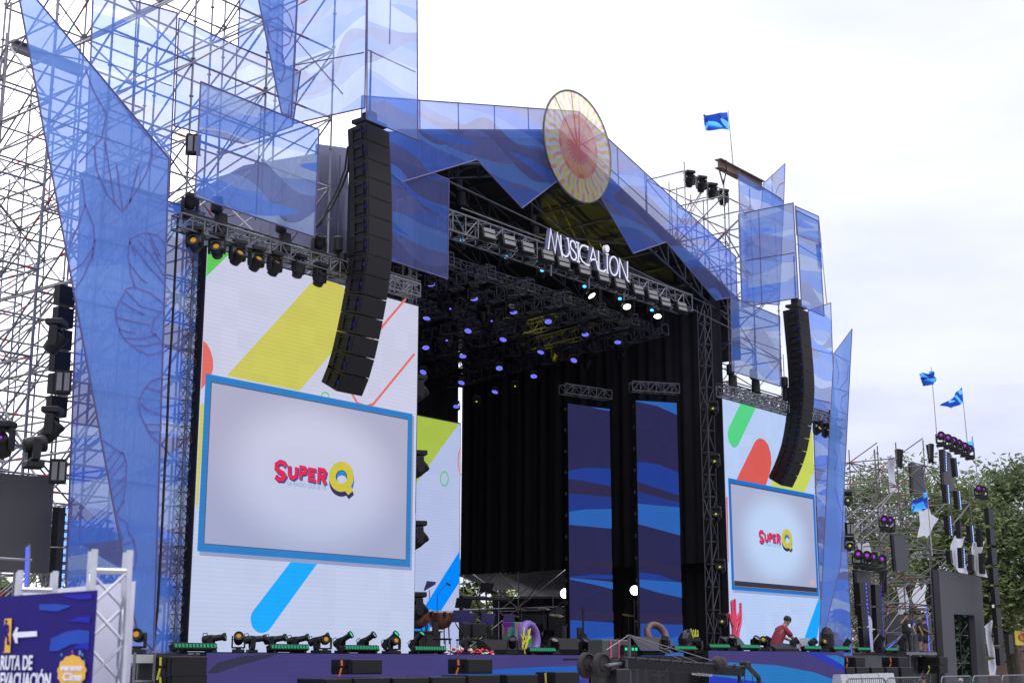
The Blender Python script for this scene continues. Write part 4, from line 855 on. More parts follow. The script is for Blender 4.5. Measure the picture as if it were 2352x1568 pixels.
def hoist(x, y, Y, label, h=.9):
    p = P(x, y, Y); r = thing('chain_hoist', p, label, 'chain hoist', 'chain hoists')
    MB().lathe([(.08, 0), (.14, .05), (.14, .38), (.08, .42)], Matrix.Translation(p), 12).build('motor', M_blk, r)
    MB().lathe([(.10, -.5), (.17, -.45), (.15, 0), (.12, .02)], Matrix.Translation(p+Vector((.14, 0, 0))), 10).build('chain_bag', M_blk, r)
    MB().bar(p+Vector((0, 0, .4)), p+Vector((0, 0, .4+h)), .015).build('chain', M_dsteel, r)
hoist(497, 490, 25.2, 'left chain hoist above the left lighting truss', 1.4); hoist(645, 535, 25.2, 'middle chain hoist above the left lighting truss', 1.2); hoist(775, 580, 25.2, 'right chain hoist above the left lighting truss, next to the array', 2.2)
hoist(1678, 862, 25.2, 'left chain hoist above the right lighting truss'); hoist(1731, 872, 25.2, 'middle chain hoist above the right lighting truss'); hoist(1802, 890, 25.2, 'right chain hoist above the right lighting truss')
hoist(1052, 440, 28, 'chain hoist hanging from the roof left of the zigzag tip', 2.0); hoist(1222, 520, 28, 'chain hoist hanging from the roof below the zigzag tip', 2.4); hoist(1556, 650, 28, 'chain hoist hanging from the roof right of the letters', 2.0)
# -- right truss
truss_px('silver lighting truss above the right LED wall', (1655, 897), (1932, 975), 25.2, .36, rt=.026)
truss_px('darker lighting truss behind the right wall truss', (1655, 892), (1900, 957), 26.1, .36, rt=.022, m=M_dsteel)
for i, (x, y) in enumerate([(1878, 988), (1897.6, 994), (1911.6, 997), (1925.7, 1001)]):
    hang_at('amber' if i == 0 else 'dark', x, y, 25.1, ORD[i]+' moving head from the left hanging under the right end of the right truss', 'moving heads under the right truss', pan=-20+10*i, tilt=30+12*i, s=.9)
# -- lights on the front truss
bp = None
Bpx = [(1124, 536), (1170, 552), (1213, 568), (1258.6, 586), (1295, 602), (1342.7, 619), (1386.6, 635), (1424.7, 651), (1466.6, 665.4), (1500, 677), (1529, 693), (1567, 704)]
for i, (x, y) in enumerate(Bpx):
    p = P(x, y, 26.25); lab = ORD[i]+' grey blinder light from the left along the front truss'
    if bp is None:
        bp = thing('blinder_light', (0, 0, 0), lab, 'stage light', 'blinders on the front truss')
        MB().box((0, .1, 0), (.62, .2, .42), bev=.03).build('housing', M_blk, bp, local=True)
        f = MB()
        for zz_ in (-.1, .1): f.box((0, -.012, zz_), (.5, .03, .14))
        f.build('lens', mat('blinder_glass', (.17, .165, .175), .4, .1, .1), bp, local=True)
        MB().box((0, .12, -.23), (.7, .06, .04)).box((.33, .12, 0), (.03, .06, .46)).box((-.33, .12, 0), (.03, .06, .46)).build('bracket', M_blk, bp, local=True); o = bp
    else: o = copy_tree(bp)
    o.location = p; o['label'] = lab; o.rotation_euler = (R(-12), 0, R(-8)); o.scale = (.9, .9, .9)
# left edge extra blinders beside the left scaffold
for x, y, l_ in ((145, 876, 'upright strip blinder on the scaffold left of the sail scrim'), (134, 1081, 'strip blinder above the unlit LED wall at the far left'), (1953, 1214, 'small strip blinder at the right edge of the outer sail'), (445, 330, 'dark blinder hung on the scaffold left of the large banner')):
    o = copy_tree(bp); o.location = P(x, y, 25.4 if x < 1000 else 25); o['label'] = l_; o['group'] = 'strip blinders'; o.rotation_euler = (0, R(90), R(-40)); o.scale = (.75, .75, .75)
for i, (x, y) in enumerate([(1061.7, 560), (1162, 597), (1244.8, 627.6), (1342, 664), (1423, 692), (1496.5, 718)]):
    hang_at('cyan', x, y, 27.4, ORD[i]+' cyan-lit moving head from the left behind the front truss', 'cyan moving heads behind the front truss', pan=-50, tilt=25, s=.85)
for i, (x, y) in enumerate([(1035.6, 715), (1130.6, 742.7), (1027.7, 787.5), (938, 683)]):
    hang_at('violet', x, y, 29.5, ['left violet pinpoint head in the upper roof rig', 'right violet pinpoint head in the upper roof rig', 'lowest violet pinpoint head in the roof rig', 'violet head at the right end of the left lighting truss'][i], 'violet heads in the roof rig', pan=-60, tilt=30, s=.7)
for i, (x, y) in enumerate([(1183, 890), (1094.8, 925)]):
    o = hang_at('yellow', x, y, 33, ['right', 'left'][i]+' yellow-lit head hanging before the black curtain', 'yellow heads in the roof rig', pan=-52, tilt=18, s=.62)
for i, (x, y) in enumerate([(1367, 689), (1442, 713.7), (1510, 736)]):
    hang_at('white', x, y, 27.6, ['left slanted', 'middle', 'right bright'][i]+' white front light under the right half of the front truss', 'white front lights', pan=[-95, -65, -55][i], tilt=[35, 30, 35][i], s=1.15)
# roof fingers and wash lights
rows = [(28.5, [(991, 659), (1089.5, 693), (1180, 724), (1259.5, 744.5), (1344.4, 774), (1419, 792)]), (30.6, [(979, 738), (1074, 766), (1154.6, 786), (1241, 815), (1317, 833)]),
        (32.4, [(978, 804.5), (1063, 824.5), (1146.7, 851), (1225.8, 869.6)]), (34.35, [(970.6, 860), (1058.5, 884.5), (1135.6, 905.6)]), (36.3, [(1048, 939)])]
for ri_, (Y, pts) in enumerate(rows):
    for i, (x, y) in enumerate(pts):
        hang_at('wash', x, y, Y, 'blue LED wash light, '+ORD[i]+' from the left in the '+['front', 'second', 'middle', 'fourth', 'rearmost'][ri_]+' row under the roof', 'blue wash lights under the roof', pan=-42+7*((i*5+ri_*3)%5-2), tilt=38+5*((i+ri_*2)%3-1), s=.72)
for k in range(8):
    xk = 29.6+2.03*k
    box_truss(ORD[k]+' dark finger truss from the left running back under the roof', (xk, 27.7, 13.75), (xk, min(38.4, YB_(xk)-.4), 13.75-.07*(min(38.4, YB_(xk)-.4)-27.7)), .42, None, m=mat('rig_steel', (.11, .11, .135), .4, .7), group='finger trusses under the roof', rt=.024)
for Y in (29.3, 33, 37): box_truss({29.3: 'front', 33: 'middle', 37: 'rear'}[Y]+' dark cross truss tying the finger trusses', (XL(Y)+.4, Y, 14.4-.07*(Y-27.7)), (45.8, Y, 14.4-.07*(Y-27.7)), .3, None, m=MATS['rig_steel'], group='cross trusses under the roof', rt=.02)
# dark moving heads under the finger trusses
rnd = random.Random(4)
n_ = 0
for k in range(8):
    for Y in (28.6, 29.8, 31.3, 33.6, 35.9):
        if rnd.random() < .85 and n_ < 27 and 29.6+2.03*k > XL(Y)+.5:
            light('dark', (29.6+2.03*k+.1, Y, 13.55-.07*(Y-27.7)), ORD[n_]+' unlit black moving head from the left in the dark roof rig', 'unlit heads in the roof rig', pan=rnd.uniform(-90, 0), tilt=rnd.uniform(20, 70), hang=True, s=.95); n_ += 1
# real yellow spots that wash the roof steel
for i, (loc, aim) in enumerate((((37.5, 30.5, 12.0), (36.4, 28.2, 17.8)), ((38.5, 31.5, 11.6), (39.5, 30.5, 14.0)), ((40.5, 33, 11.2), (41.8, 31.0, 13.6)))):
    ld = bpy.data.lights.new('yellow_spot', 'SPOT'); ld.energy = [60, 520, 430][i]; ld.color = (1, .93, .02); ld.spot_size = R(34); ld.shadow_soft_size = .08
    lo = bpy.data.objects.new('yellow_spot', ld); COL.objects.link(lo); lo.location = loc; lo.rotation_euler = (Vector(aim)-Vector(loc)).to_track_quat('-Z', 'Y').to_euler()
# -- side heads on both sides of the opening
for i, (x, y) in enumerate([(962, 905), (962, 1078), (961, 1240), (960, 1404)]):
    hang_at('dark', x, y, 26.9, ORD[i]+' black moving head from the top beside the left LED wall', 'side heads left of the opening', pan=55, tilt=40, s=1.2)
for i, (x, y) in enumerate([(1639, 943), (1643, 1064), (1646, 1185), (1655, 1306), (1660, 1431)]):
    hang_at('yellow', x, y, 26.0, ORD[i]+' dim yellow-lensed head from the top beside the right LED wall', 'side heads right of the opening', pan=-70, tilt=30, s=.8)
for x, y, k, l_ in ((127, 788, 'dark', 'large black moving head hanging on the left scaffold, topmost'), (118, 990, 'dark', 'black moving head hanging on the left scaffold below the strip blinder'), (3, 1024, 'purple', 'purple-lensed head cut by the left picture edge'), (1947, 1152, 'yellow', 'yellow-lensed head hanging at the outer right sail, upper one'), (1951.6, 1256, 'yellow', 'yellow-lensed head hanging at the outer right sail, lower one')):
    hang_at(k, x, y, 25.3, l_, 'heads on the outer edges', pan=-60 if x > 1000 or x < 10 else 40, tilt=15 if x > 1000 else 50, s=1.12 if x < 1000 else .95)
p = P(76, 1075, 25.3); light('dark', p, 'black moving head standing tilted on the top of the far left LED wall', 'heads on the outer edges', pan=70, tilt=10, s=1.1)
for i, (x, y) in enumerate([(1583.7, 415), (1611, 434), (1635.5, 445), (1661.4, 462)]):
    hang_at('dark', x, [418, 430, 446, 460][i], 31.4, ORD[i]+' moving head from the left hanging above the right roof slope', 'heads above the right roof slope', pan=-30, tilt=60, s=1.15)
# -- floor row
for i, x in enumerate([485, 579, 626, 678.5, 727, 783, 837, 892, 953]):
    q = P(x, 1480, 25.35); light('green' if i in (1, 2, 3, 5, 7, 8) else 'clear', (q.x, 25.35, 1.9), ORD[i]+' long profile moving head from the left along the left stage edge', 'profile heads on the left stage edge', pan=[38, 60, 38, 36, 35, 20, 20, 10, 10][i], tilt=[8, 5, 10, 12, 20, 30, 32, 40, 45][i], s=.70)
for i, x in enumerate([545.5, 745, 904, 1068]):
    q = P(x, 1480, 25.15); light('amber', (q.x, 25.12, 1.9), ORD[i]+' amber-lensed moving head from the left on the left stage edge', 'amber heads on the left stage edge', pan=[-40, -35, -25, 40][i], tilt=[28, 10, 10, 30][i], s=.72)
for i, x in enumerate([1177, 1272, 1341]):
    q = P(x, 1480, 25.2); light('dark', (q.x, 25.2, 1.9), ORD[i]+' unlit moving head from the left at the middle stage edge', 'unlit heads at the middle stage edge', pan=-50+20*i, tilt=50, s=.75)
for i, (x, k) in enumerate([(1527, 'dark'), (1602, 'dark'), (1681, 'dark'), (1735, 'dark'), (1752, 'amber'), (1762, 'dark'), (1825, 'dark'), (1867, 'dark'), (1892, 'amber'), (1946, 'amber')]):
    q = P(x, 1480, 23.6); light(k, (q.x, 23.6, 2.05 if x > 1620 else 1.95), ORD[i]+' moving head from the left on the right stage edge', 'heads on the right stage edge', pan=[-60, -80, -50, -20, -50, 10, 30, 40, -40, 20][i], tilt=[60, 50, 55, 45, 25, 60, 30, 30, 20, 50][i], s=.76)
bar0 = None
for i, (x, L_, Y, z, gn) in enumerate([(444, 1, 24.9, 1.9, 1), (661, 1, 25.05, 1.9, 1), (827, 1, 25.05, 1.9, 1), (984.5, 1, 25.05, 1.9, 1), (1242, 1, 25.05, 1.9, 1), (1570, 1, 23.5, 1.98, 1), (1649, 1, 23.45, 2.05, 1), (1719, 1, 23.45, 2.05, 1), (1863, 1, 23.45, 2.05, 1), (1929, 1, 23.45, 2.05, 1), (1981.7, 1, 26.5, 2.1, 1), (2044.6, 1, 26.5, 2.1, 1)]):
    lab = ORD[i]+' low LED bar from the left along the stage edge, green cells'
    if bar0 is None:
        bar0 = thing('led_bar', (0, 0, 0), lab, 'stage light', 'LED bars along the stage edge')
        MB().box((0, 0, .12), (1.12, .16, .15), M=Matrix.Rotation(R(-20), 4, 'X'), bev=.02).box((-.45, 0, .03), (.06, .2, .06)).box((.45, 0, .03), (.06, .2, .06)).build('body', M_blk, bar0, local=True)
        f = MB()
        for c in range(12): f.box((-.5+c/11*1.0, -.085, .15), (.045, .02, .07), M=Matrix.Rotation(R(-20), 4, 'X'))
        f.build('light_cells', emit('green_cell', (.03, .55, .25), .5), bar0, local=True); o = bar0
    else: o = copy_tree(bar0)
    q = P(x, 1490, Y); o.location = (q.x, Y, z); o['label'] = lab; o.rotation_euler = (0, 0, R(-4))

# ================================================================== speakers in front of the stage
def cab(name, label, px0, px1, py0, h, Y, dep, strap=None, group='front fill speakers', cat='loudspeaker', n=1):
    a, b = P(px0, py0, Y), P(px1, py0, Y); z = (a.z+b.z)/2
    root = thing(name, (a.x, Y, z-h), label, cat, group)
    MB().box(((a.x+b.x)/2, Y+dep/2, z-h/2), (b.x-a.x, dep, h), bev=.015).build('cabinet', M_blk, root)
    MB().box(((a.x+b.x)/2, Y-.008, z-h/2), (b.x-a.x-.06, .03, h-.06)).build('grille', M_blk2, root)
    MB().box((a.x-.01, Y+dep*.5, z-h*.5), (.03, dep*.7, .05)).box((a.x-.01, Y+dep*.2, z-h*.5), (.03, .05, h*.8)).build('rigging_rail', M_blk, root)
    if strap:
        s = MB(); s.rail((a.x-.012, Y+dep*.45, z-.02), (a.x-.012, Y+dep*.42, z-h*.5), .02, .05, up=Vector((0, 1, 0))); s.rail((a.x-.012, Y+dep*.42, z-h*.5), (a.x-.012, Y+dep*.55, z-h-.04), .02, .05, up=Vector((0, 1, 0))); s.build('ratchet_strap', strap, root)
    return root
cab('front_fill_speaker', 'black front fill speaker with yellow strap at the left stage corner, upper of two', 391, 476, 1506, .40, 22.6, .62, M_ystrap)
cab('front_fill_speaker', 'black front fill speaker at the left stage corner, lower of two', 391, 476, 1548, .40, 22.6, .62, M_ystrap)
cab('front_fill_speaker', 'single black front fill speaker with orange strap left of the stage centre', 806, 878, 1513, .33, 23.2, .62, M_orange)
cab('front_fill_speaker', 'single black front fill speaker with orange strap nearer the stage centre', 1073, 1131, 1512, .36, 23.2, .62, M_orange)
cab('front_fill_speaker', 'single black front fill speaker with yellow strap beside the crane weights', 1273, 1331, 1542, .6, 23.0, .62, M_ystrap)
for i, (x0, x1, y) in enumerate([(745, 808, 1557), (812, 895, 1555), (902, 985, 1555), (990, 1069, 1553), (1074, 1148, 1549), (1163, 1235, 1548)]):
    cab('subwoofer', ORD[i]+' subwoofer from the left in the row in front of the stage', x0, x1, y, .75, 22.9, .85, group='subwoofers before the stage')
# rack and pole at left corner
rk = thing('equipment_rack', P(308, 1500, 23)*1.0, 'small aluminium equipment stand under the amber head at the left stage corner', 'rack')
a, b = P(310, 1497, 23), P(356, 1497, 23)
f = MB()
for x in (a.x, b.x):
    for Y in (23, 23.5): f.bar((x, Y, 0), (x, Y, a.z), .03)
f.bar((a.x, 23, a.z-.55), (b.x, 23, a.z-.55), .03); f.build('frame', M_alu, rk)
MB().box(((a.x+b.x)/2, 23.25, a.z-.12), (b.x-a.x, .5, .16)).build('case', mat('case_grey', (.4, .4, .42), .4, .4), rk)
MB().box(((a.x+b.x)/2, 23.25, a.z-.9), (b.x-a.x-.1, .45, .5)).build('drawer', M_blk, rk)
q = (a+b)/2; light('amber', (q.x, 23.25, a.z-.03), 'amber-lensed moving head on the small stand at the left stage corner', 'amber heads on the left stage edge', pan=-52, tilt=12, s=.78)

# ================================================================== evacuation sign in the foreground
def HD(px, d): v = PD(px, 1500, d); v.z = 0; return v
dR, dL = 11.5, 12.8
A = HD(-14, dL*1.01); B = HD(213, dR); dirS = (B-A).normalized(); up = Vector((0, 0, 1)); nS_ = dirS.cross(up); 
ztop = EYE+157/3359*dR
bs = thing('evacuation_banner', A, 'blue evacuation route banner with white arrow between two silver truss posts', 'sign')
bn = MB(); Wb = (B-A).length
bn.prism([A+up*.5, B+up*.5, B+up*ztop, A+up*ztop], -nS_*.01)
Nv = mat('banner_navy', srgb(40, 30, 112), .7, 0, .1, 3, 0, .1)
bn.build('fabric', Nv, bs)
def S2(px, py): return PL(px, py, A, nS_)
art = MB()
for k, pts in enumerate(([zg(740, 510), zg(1115, 495), zg(1110, 555), zg(960, 562), zg(820, 540)], [zg(480, 620), zg(700, 615), zg(870, 640), zg(700, 705), zg(480, 690)], [zg(830, 825), zg(950, 770), zg(1095, 765), zg(1085, 845), zg(960, 830)], [zg(620, 1030), zg(800, 950), zg(950, 925), zg(1080, 940), zg(1075, 1080), zg(860, 1100), zg(700, 1180), zg(600, 1180)], [zg(860, 1160), zg(960, 1090), zg(1075, 1075), zg(1072, 1170), zg(960, 1150)])):
    art.prism([S2(*q)+nS_*.004 for q in pts], nS_*.003, k % 2)
art.build('wave_print', [mat('banner_blue', srgb(40, 44, 165), .7, 0, .1, 3, 0, .1), mat('banner_blue2', srgb(44, 75, 175), .7, 0, .1, 3, 0, .1)], bs)
ar = MB(); ar.prism([S2(*zg(*q))+nS_*.012 for q in ((172, 985), (215, 895), (238, 900), (222, 955), (460, 942), (462, 1003), (225, 1020), (230, 1085), (205, 1085))], nS_*.003)
WT = mat('banner_white', (.72, .72, .85), .5); ar.build('arrow', WT, bs)
pg = MB(); OY = mat('banner_yellow', srgb(228, 172, 60), .5)
pg.prism([S2(*zg(*q))+nS_*.012 for q in ((75, 795), (158, 788), (140, 1200), (50, 1200))], nS_*.003); pg.build('pictogram_ground', OY, bs)
pn = MB(); pn.prism([S2(*zg(x, y))+nS_*.018 for x, y in ell(98, 825, 12, 20)], nS_*.002)
for q in ([(95, 850), (90, 950), (70, 1050), (62, 1190)], [(92, 950), (118, 1020), (118, 1085), (138, 1090)], [(92, 880), (120, 890), (122, 960)], [(90, 880), (68, 930), (60, 990)]): pn.ribbon([S2(*zg(x, y))+nS_*.018 for x, y in q], .03, -nS_, ext=nS_*.002)
pn.build('walking_figure', Nv, bs)
for k, (s_, x, y, sz) in enumerate((('RUTA DE', 18, 1400, .158), ('EVACUACIÓN', 12, 1605, .158))):
    text(s_, sz, frame_m(S2(*zg(x, y))+nS_*.014, dirS, up) @ Matrix.Diagonal((.84, 1, 1, 1)), WT, 'lettering', bs, extrude=.002, bold=.004)
cR = S2(*zg(880, 1430))
bl = MB(); bl.prism([cR+nS_*.014+dirS*(.215*(1+.04*math.sin(13*a_))*math.cos(a_))+up*(.125*(1+.04*math.sin(13*a_))*math.sin(a_)) for a_ in [2*math.pi*i/78 for i in range(78)]], nS_*.003); bl.build('round_emblem', OY, bs)
for s_, dx, dz_, sz in (('verano', -.17, .012, .062), ('Cine', -.13, -.062, .08)):
    text(s_, sz, frame_m(cR+nS_*.02+dirS*dx+up*dz_, dirS, up) @ Matrix.Diagonal((1.9, 1, 1, 1)), WT, 'emblem_lettering', bs, extrude=.002, bold=.003, shear=.1)
dcx = MB()
for x, y, r_ in ((890, 1190, .012), (980, 1200, .02), (1010, 1225, .012), (760, 1225, .012), (1030, 1300, .012)): dcx.prism([S2(*zg(x, y))+nS_*.014+dirS*r_*math.cos(a_)+up*r_*math.sin(a_) for a_ in [i*.785 for i in range(8)]], nS_*.003, 0 if x == 890 else 1)
dcx.build('emblem_flowers', [mat('flower_red', (.5, .05, .05)), mat('flower_blue', (.08, .25, .55))], bs)
def post(label, px, py, d, s=.29, ang=None):
    c = HD(px, d); z = EYE+(1520-py)/3359*d
    root = thing('truss_post', c, label, 'truss', 'silver truss posts of the evacuation sign')
    e1 = dirS if ang is None else Vector((math.cos(ang), math.sin(ang), 0)); e1 = (Matrix.Rotation(R(-24), 3, 'Z') @ e1); e2 = Vector((-e1.y, e1.x, 0))
    cs = [(e1*i+e2*j)*s/2 for i, j in ((-1, -1), (1, -1), (1, 1), (-1, 1))]
    for q in cs:
        MB().bar(c+q, c+q+up*z, .026, 12).build('chord', M_alu2, root)
    t_ = MB(); lv = MB(); k = 0; zz_ = z-.16
    for i in range(4): lv.bar(c+cs[i]+up*zz_, c+cs[(i+1) % 4]+up*zz_, .016, 8)
    while zz_ > .5:
        for i in range(4):
            a1, a2 = cs[i], cs[(i+1) % 4]
            if (k+i) % 2: a1, a2 = a2, a1
            lv.bar(c+a1+up*zz_, c+a2+up*(zz_-.28), .013, 8)
        zz_ -= .28; k += 1
    lv.build('lacing', M_alu2, root)
    for q in cs: t_.bar(c+q+up*(z-.03), c+q+up*(z+.004), .019, 10)
    t_.build('spigot', mat('spigot_blue', (.1, .2, .35), .5), root)
    for q in cs: MB().bar(c+q+up*(z-.12), c+q+up*(z-.11), .029, 12).build('collar', M_alu2, root)
M_alu2 = mat('bright_aluminium', (.62, .62, .68), .35, .75, .06, 8)
post('right silver truss post holding the evacuation banner', 240, 1276, 11.9, .27)
post('left silver truss post holding the evacuation banner', 72, 1325, 13.3, .29)
wp = thing('white_panel', HD(60, 14), 'white panel wall behind the evacuation banner', 'panel')
a, b = HD(40, 14.2), HD(302, 12.6)
MB().prism([a+up*.1, b+up*.1, b+up*(EYE+178/3359*12.6), a+up*(EYE+150/3359*14.2)], (.02, .05, 0)).build('sheet', mat('panel_white', (.70, .68, .80), .6, 0, .04), wp)
# ================================================================== behind and below the side curtain
tn = thing('canopy_tent', PX(1062, 1322, 48), 'grey corrugated backstage canopy seen under the side curtain', 'tent')
CM = mat('canopy_grey', (.16, .155, .17), .7, 0, .3, 2)
cn = MB(); A_, B_, C_, D_ = PX(1050, 1316, 47.8), PX(1290, 1300, 47.8), PX(1245, 1349, 58), PX(1140, 1350, 58)
cn.prism([A_, B_, C_, D_], (0, 0, .04)); cn.build('front_sheet', CM, tn)
rbm = MB()
for i in range(22):
    f = i/21; rbm.bar(A_.lerp(B_, f)-Vector((0, 0, .05)), D_.lerp(C_, f)-Vector((0, 0, .05)), .05, 5)
rbm.build('corrugation', mat('canopy_dark', (.07, .07, .08), .8), tn)
cn = MB(); cn.prism([PX(1160, 1322, 47.9), PX(1330, 1300, 47.9), PX(1330, 1400, 56), PX(1210, 1392, 60)], (0, .04, .04)); cn.build('rear_sheet', mat('canopy_mid', (.10, .095, .11), .75, 0, .3, 2), tn)
o = drape('black lower masking drape behind the blue columns', (47.2, 26.0, 0), (47.2, 34.0, 0), 1.9, 5.6, 31, 120)
drape('black masking drape behind the drum kit', (56.5, 33, 0), (50, 41, 0), 1.9, 4.5, 32, 80)
def blk_panel(label, x0, x1, y0, y1, Y):
    a, b = P(x0, y0, Y), P(x1, y1, Y); r = thing('black_flat', (a.x, Y, b.z), label, 'stage gear')
    MB().box(((a.x+b.x)/2, Y, (a.z+b.z)/2), (b.x-a.x, .08, a.z-b.z)).build('board', M_blk, r); MB().bar((a.x+.1, Y, b.z), (a.x+.1, Y, 1.9), .02).bar((b.x-.1, Y, b.z), (b.x-.1, Y, 1.9), .02).build('leg', M_dsteel, r)
blk_panel('large black flat standing at the rear of the stage', 1188, 1262, 1408, 1452, 36)
blk_panel('wide black flat beside the drum kit', 1258, 1300, 1412, 1470, 35)
# ================================================================== trees and house
LEAF = []
def leafmat(n, c):
    if n in MATS: return MATS[n]
    m, t = new_mat(n); N = t.nodes.new; l = t.links.new
    o = N('ShaderNodeOutputMaterial'); mx = N('ShaderNodeMixShader'); mx.inputs[0].default_value = .35; d = N('ShaderNodeBsdfDiffuse'); tl = N('ShaderNodeBsdfTranslucent')
    oi = N('ShaderNodeNewGeometry'); r = N('ShaderNodeValToRGB'); l(oi.outputs['Random Per Island'], r.inputs[0])
    r.color_ramp.elements[0].color = tuple(v*.6 for v in c)+(1,); r.color_ramp.elements[1].color = tuple(min(1, v*1.7) for v in c)+(1,)
    l(r.outputs[0], d.inputs[0]); l(r.outputs[0], tl.inputs[0]); l(d.outputs[0], mx.inputs[1]); l(tl.outputs[0], mx.inputs[2]); l(mx.outputs[0], o.inputs[0]); MATS[n] = m; return m
def tree(label, base, H, Rr, seed, leaves, lsz, lm, trunk_r=.45, squash=.75, nclump=60, low=.35):
    rnd = random.Random(seed); base = Vector(base); root = thing('tree', base, label, 'tree', 'trees around the stage')
    tk = MB(); fork = base+Vector((rnd.uniform(-.6, .6), rnd.uniform(-.6, .6), H*.33)); tk.bar(base-Vector((0, 0, .2)), fork, trunk_r, 10, r2=trunk_r*.7)
    cen = base+Vector((0, 0, H*(low+(1-low)/2))); hz_ = H*(1-low)/2; cl = []
    for i in range(nclump):
        while True:
            v = Vector((rnd.uniform(-1, 1), rnd.uniform(-1, 1), rnd.uniform(-1, 1)))
            if .35 < v.length < 1: break
        c = cen+Vector((v.x*Rr, v.y*Rr, v.z*hz_)); cl.append((c, rnd.uniform(.08, .19)*Rr))
    for i in range(9):
        c = cl[i*nclump//9][0]; mid = fork.lerp(c, .5)+Vector((rnd.uniform(-1, 1), rnd.uniform(-1, 1), rnd.uniform(0, 1)))*.8
        tk.bar(fork, mid, trunk_r*.45, 7, r2=trunk_r*.28); tk.bar(mid, c, trunk_r*.28, 6, r2=trunk_r*.08)
        for j in range(3):
            c2 = cl[rnd.randrange(nclump)][0]
            if (c2-mid).length < Rr*.8: tk.bar(mid, c2, trunk_r*.16, 5, r2=trunk_r*.05)
    tk.build('trunk', mat('bark', (.09, .07, .055), .9, 0, .3, 3), root)
    b = MB(); V = b.v; F = b.f
    for i in range(leaves):
        c, r_ = cl[rnd.randrange(nclump)]; v = Vector((rnd.gauss(0, 1), rnd.gauss(0, 1), rnd.gauss(0, .75)))*r_*.62; p = c+v
        a = Vector((rnd.uniform(-1, 1), rnd.uniform(-1, 1), rnd.uniform(-1, .6))).normalized(); q = a.orthogonal().normalized(); s = lsz*rnd.uniform(.6, 1.3)
        k = len(V); V += [p-a*s, p+q*s*.45, p+a*s, p-q*s*.45]; F.append([k, k+1, k+2, k+3]); b.m.append(0)
    b.build('crown', lm, root)
LG = leafmat('leaf_green', (.12, .145, .065)); LD = leafmat('leaf_dark', (.08, .105, .055)); LY = leafmat('leaf_yellow', (.17, .22, .05))
def at_px(px, Y): v = P(px, 1500, Y); v.z = 0; return v
tree('broad tree with yellowish top behind the far right scaffold', at_px(2150, 40), 15.2, 9.0, 1, 28000, .21, LG, .4, nclump=190, low=.12)
tree('dark dense tree at the right picture edge behind the black speaker columns', at_px(2330, 36), 15.0, 7.5, 2, 24000, .23, LD, .5, nclump=150, low=.30)
tree('smaller yellow-green tree low behind the right scaffold', at_px(2050, 46), 10.5, 5.5, 3, 11000, .28, LG, .3, nclump=40, low=.1)
tree('pale green tree seen below the backstage canopy', at_px(1092, 62), 8.5, 5.0, 4, 12000, .28, LY, .3, nclump=45, low=.08)
tree('darker tree farther right below the backstage canopy', at_px(1165, 60), 9.5, 4.5, 5, 10000, .28, LG, .3, nclump=45, low=.02)
tree('leafy tree glimpsed between the scaffold tubes at the far left', at_px(150, 60), 9.5, 4.5, 6, 7000, .28, LG, .3, nclump=40, low=.1)
hs = thing('tiled_house', at_px(2300, 46), 'brick house with sloping pinkish tile roof beyond the fence at the right edge', 'house')
h0 = at_px(2296, 46); hz0 = P(2300, 1445, 46).z; hz1 = P(2300, 1383, 46).z
MB().box((h0.x+9, 49, hz0/2), (18, 5, hz0)).build('wall', mat('brick_wall', (.15, .11, .10), .85, 0, .2, 2), hs)
r_ = MB(); r_.prism([(h0.x-.6, 46.1, hz0-.1), (h0.x+19, 46.1, hz0-.1), (h0.x+19, 49, hz1), (h0.x-.6, 49, hz1)], (0, 0, .12))
for i in range(70): x = h0.x-.5+i*.28; r_.bar((x, 46.05, hz0+.08), (x, 49, hz1+.16), .09, 6)
r_.build('roof', mat('roof_tile', (.22, .155, .145), .8, 0, .25, 3), hs)
for k in range(4): MB().box((h0.x+3+k*4, 46.47, hz0*.55), (1.2, .06, 1.3)).build('window', mat('dark_window', (.03, .03, .035), .15), hs)
fc = thing('metal_fence', at_px(2262, 40), 'dark red railing fence in front of the tiled house', 'fence'); f0 = at_px(2262, 40)
f = MB()
for i in range(70): f.bar((f0.x+i*.16, 40, 0), (f0.x+i*.16, 40, 2.9), .022, 5)
f.build('railing', mat('dark_red_metal', (.12, .04, .035), .6), fc)
for z in (.3, 2.7): MB().box((f0.x+5.6, 40, z), (11.4, .06, .06)).build('rail', mat('dark_red_metal', (.12, .04, .035), .6), fc)
MB().box((f0.x+5.6, 40.1, .5), (11.4, .2, 1.0)).build('base_wall', mat('brick_wall', (.20, .12, .10)), fc)
ys_ = thing('yellow_sign', P(2331, 1478, 34), 'yellow board sign with a red oval at the right picture edge', 'sign')
a, b = P(2331, 1448, 34), P(2380, 1482, 34); YY = mat('sign_yellow', (.72, .60, .04), .5, 0, .05)
MB().box(((a.x+b.x)/2, 34, (a.z+b.z)/2), (b.x-a.x, .08, a.z-b.z), bev=.03).build('board', YY, ys_)
c_ = Vector(((a.x+b.x)/2+.05, 33.94, (a.z+b.z)/2+.05)); w_ = (b.x-a.x)
MB().prism([c_+Vector((w_*.42*math.cos(t_), 0, .32*math.sin(t_))) for t_ in [i*.26 for i in range(24)]], (0, -.015, 0)).build('red_oval', mat('sign_red', (.62, .03, .03), .5), ys_)
text('Ma', .42, frame_m(c_+Vector((-w_*.33, -.02, -.15)), (1, 0, 0), (0, 0, 1)), YY, 'lettering', ys_, extrude=.004, bold=.015)
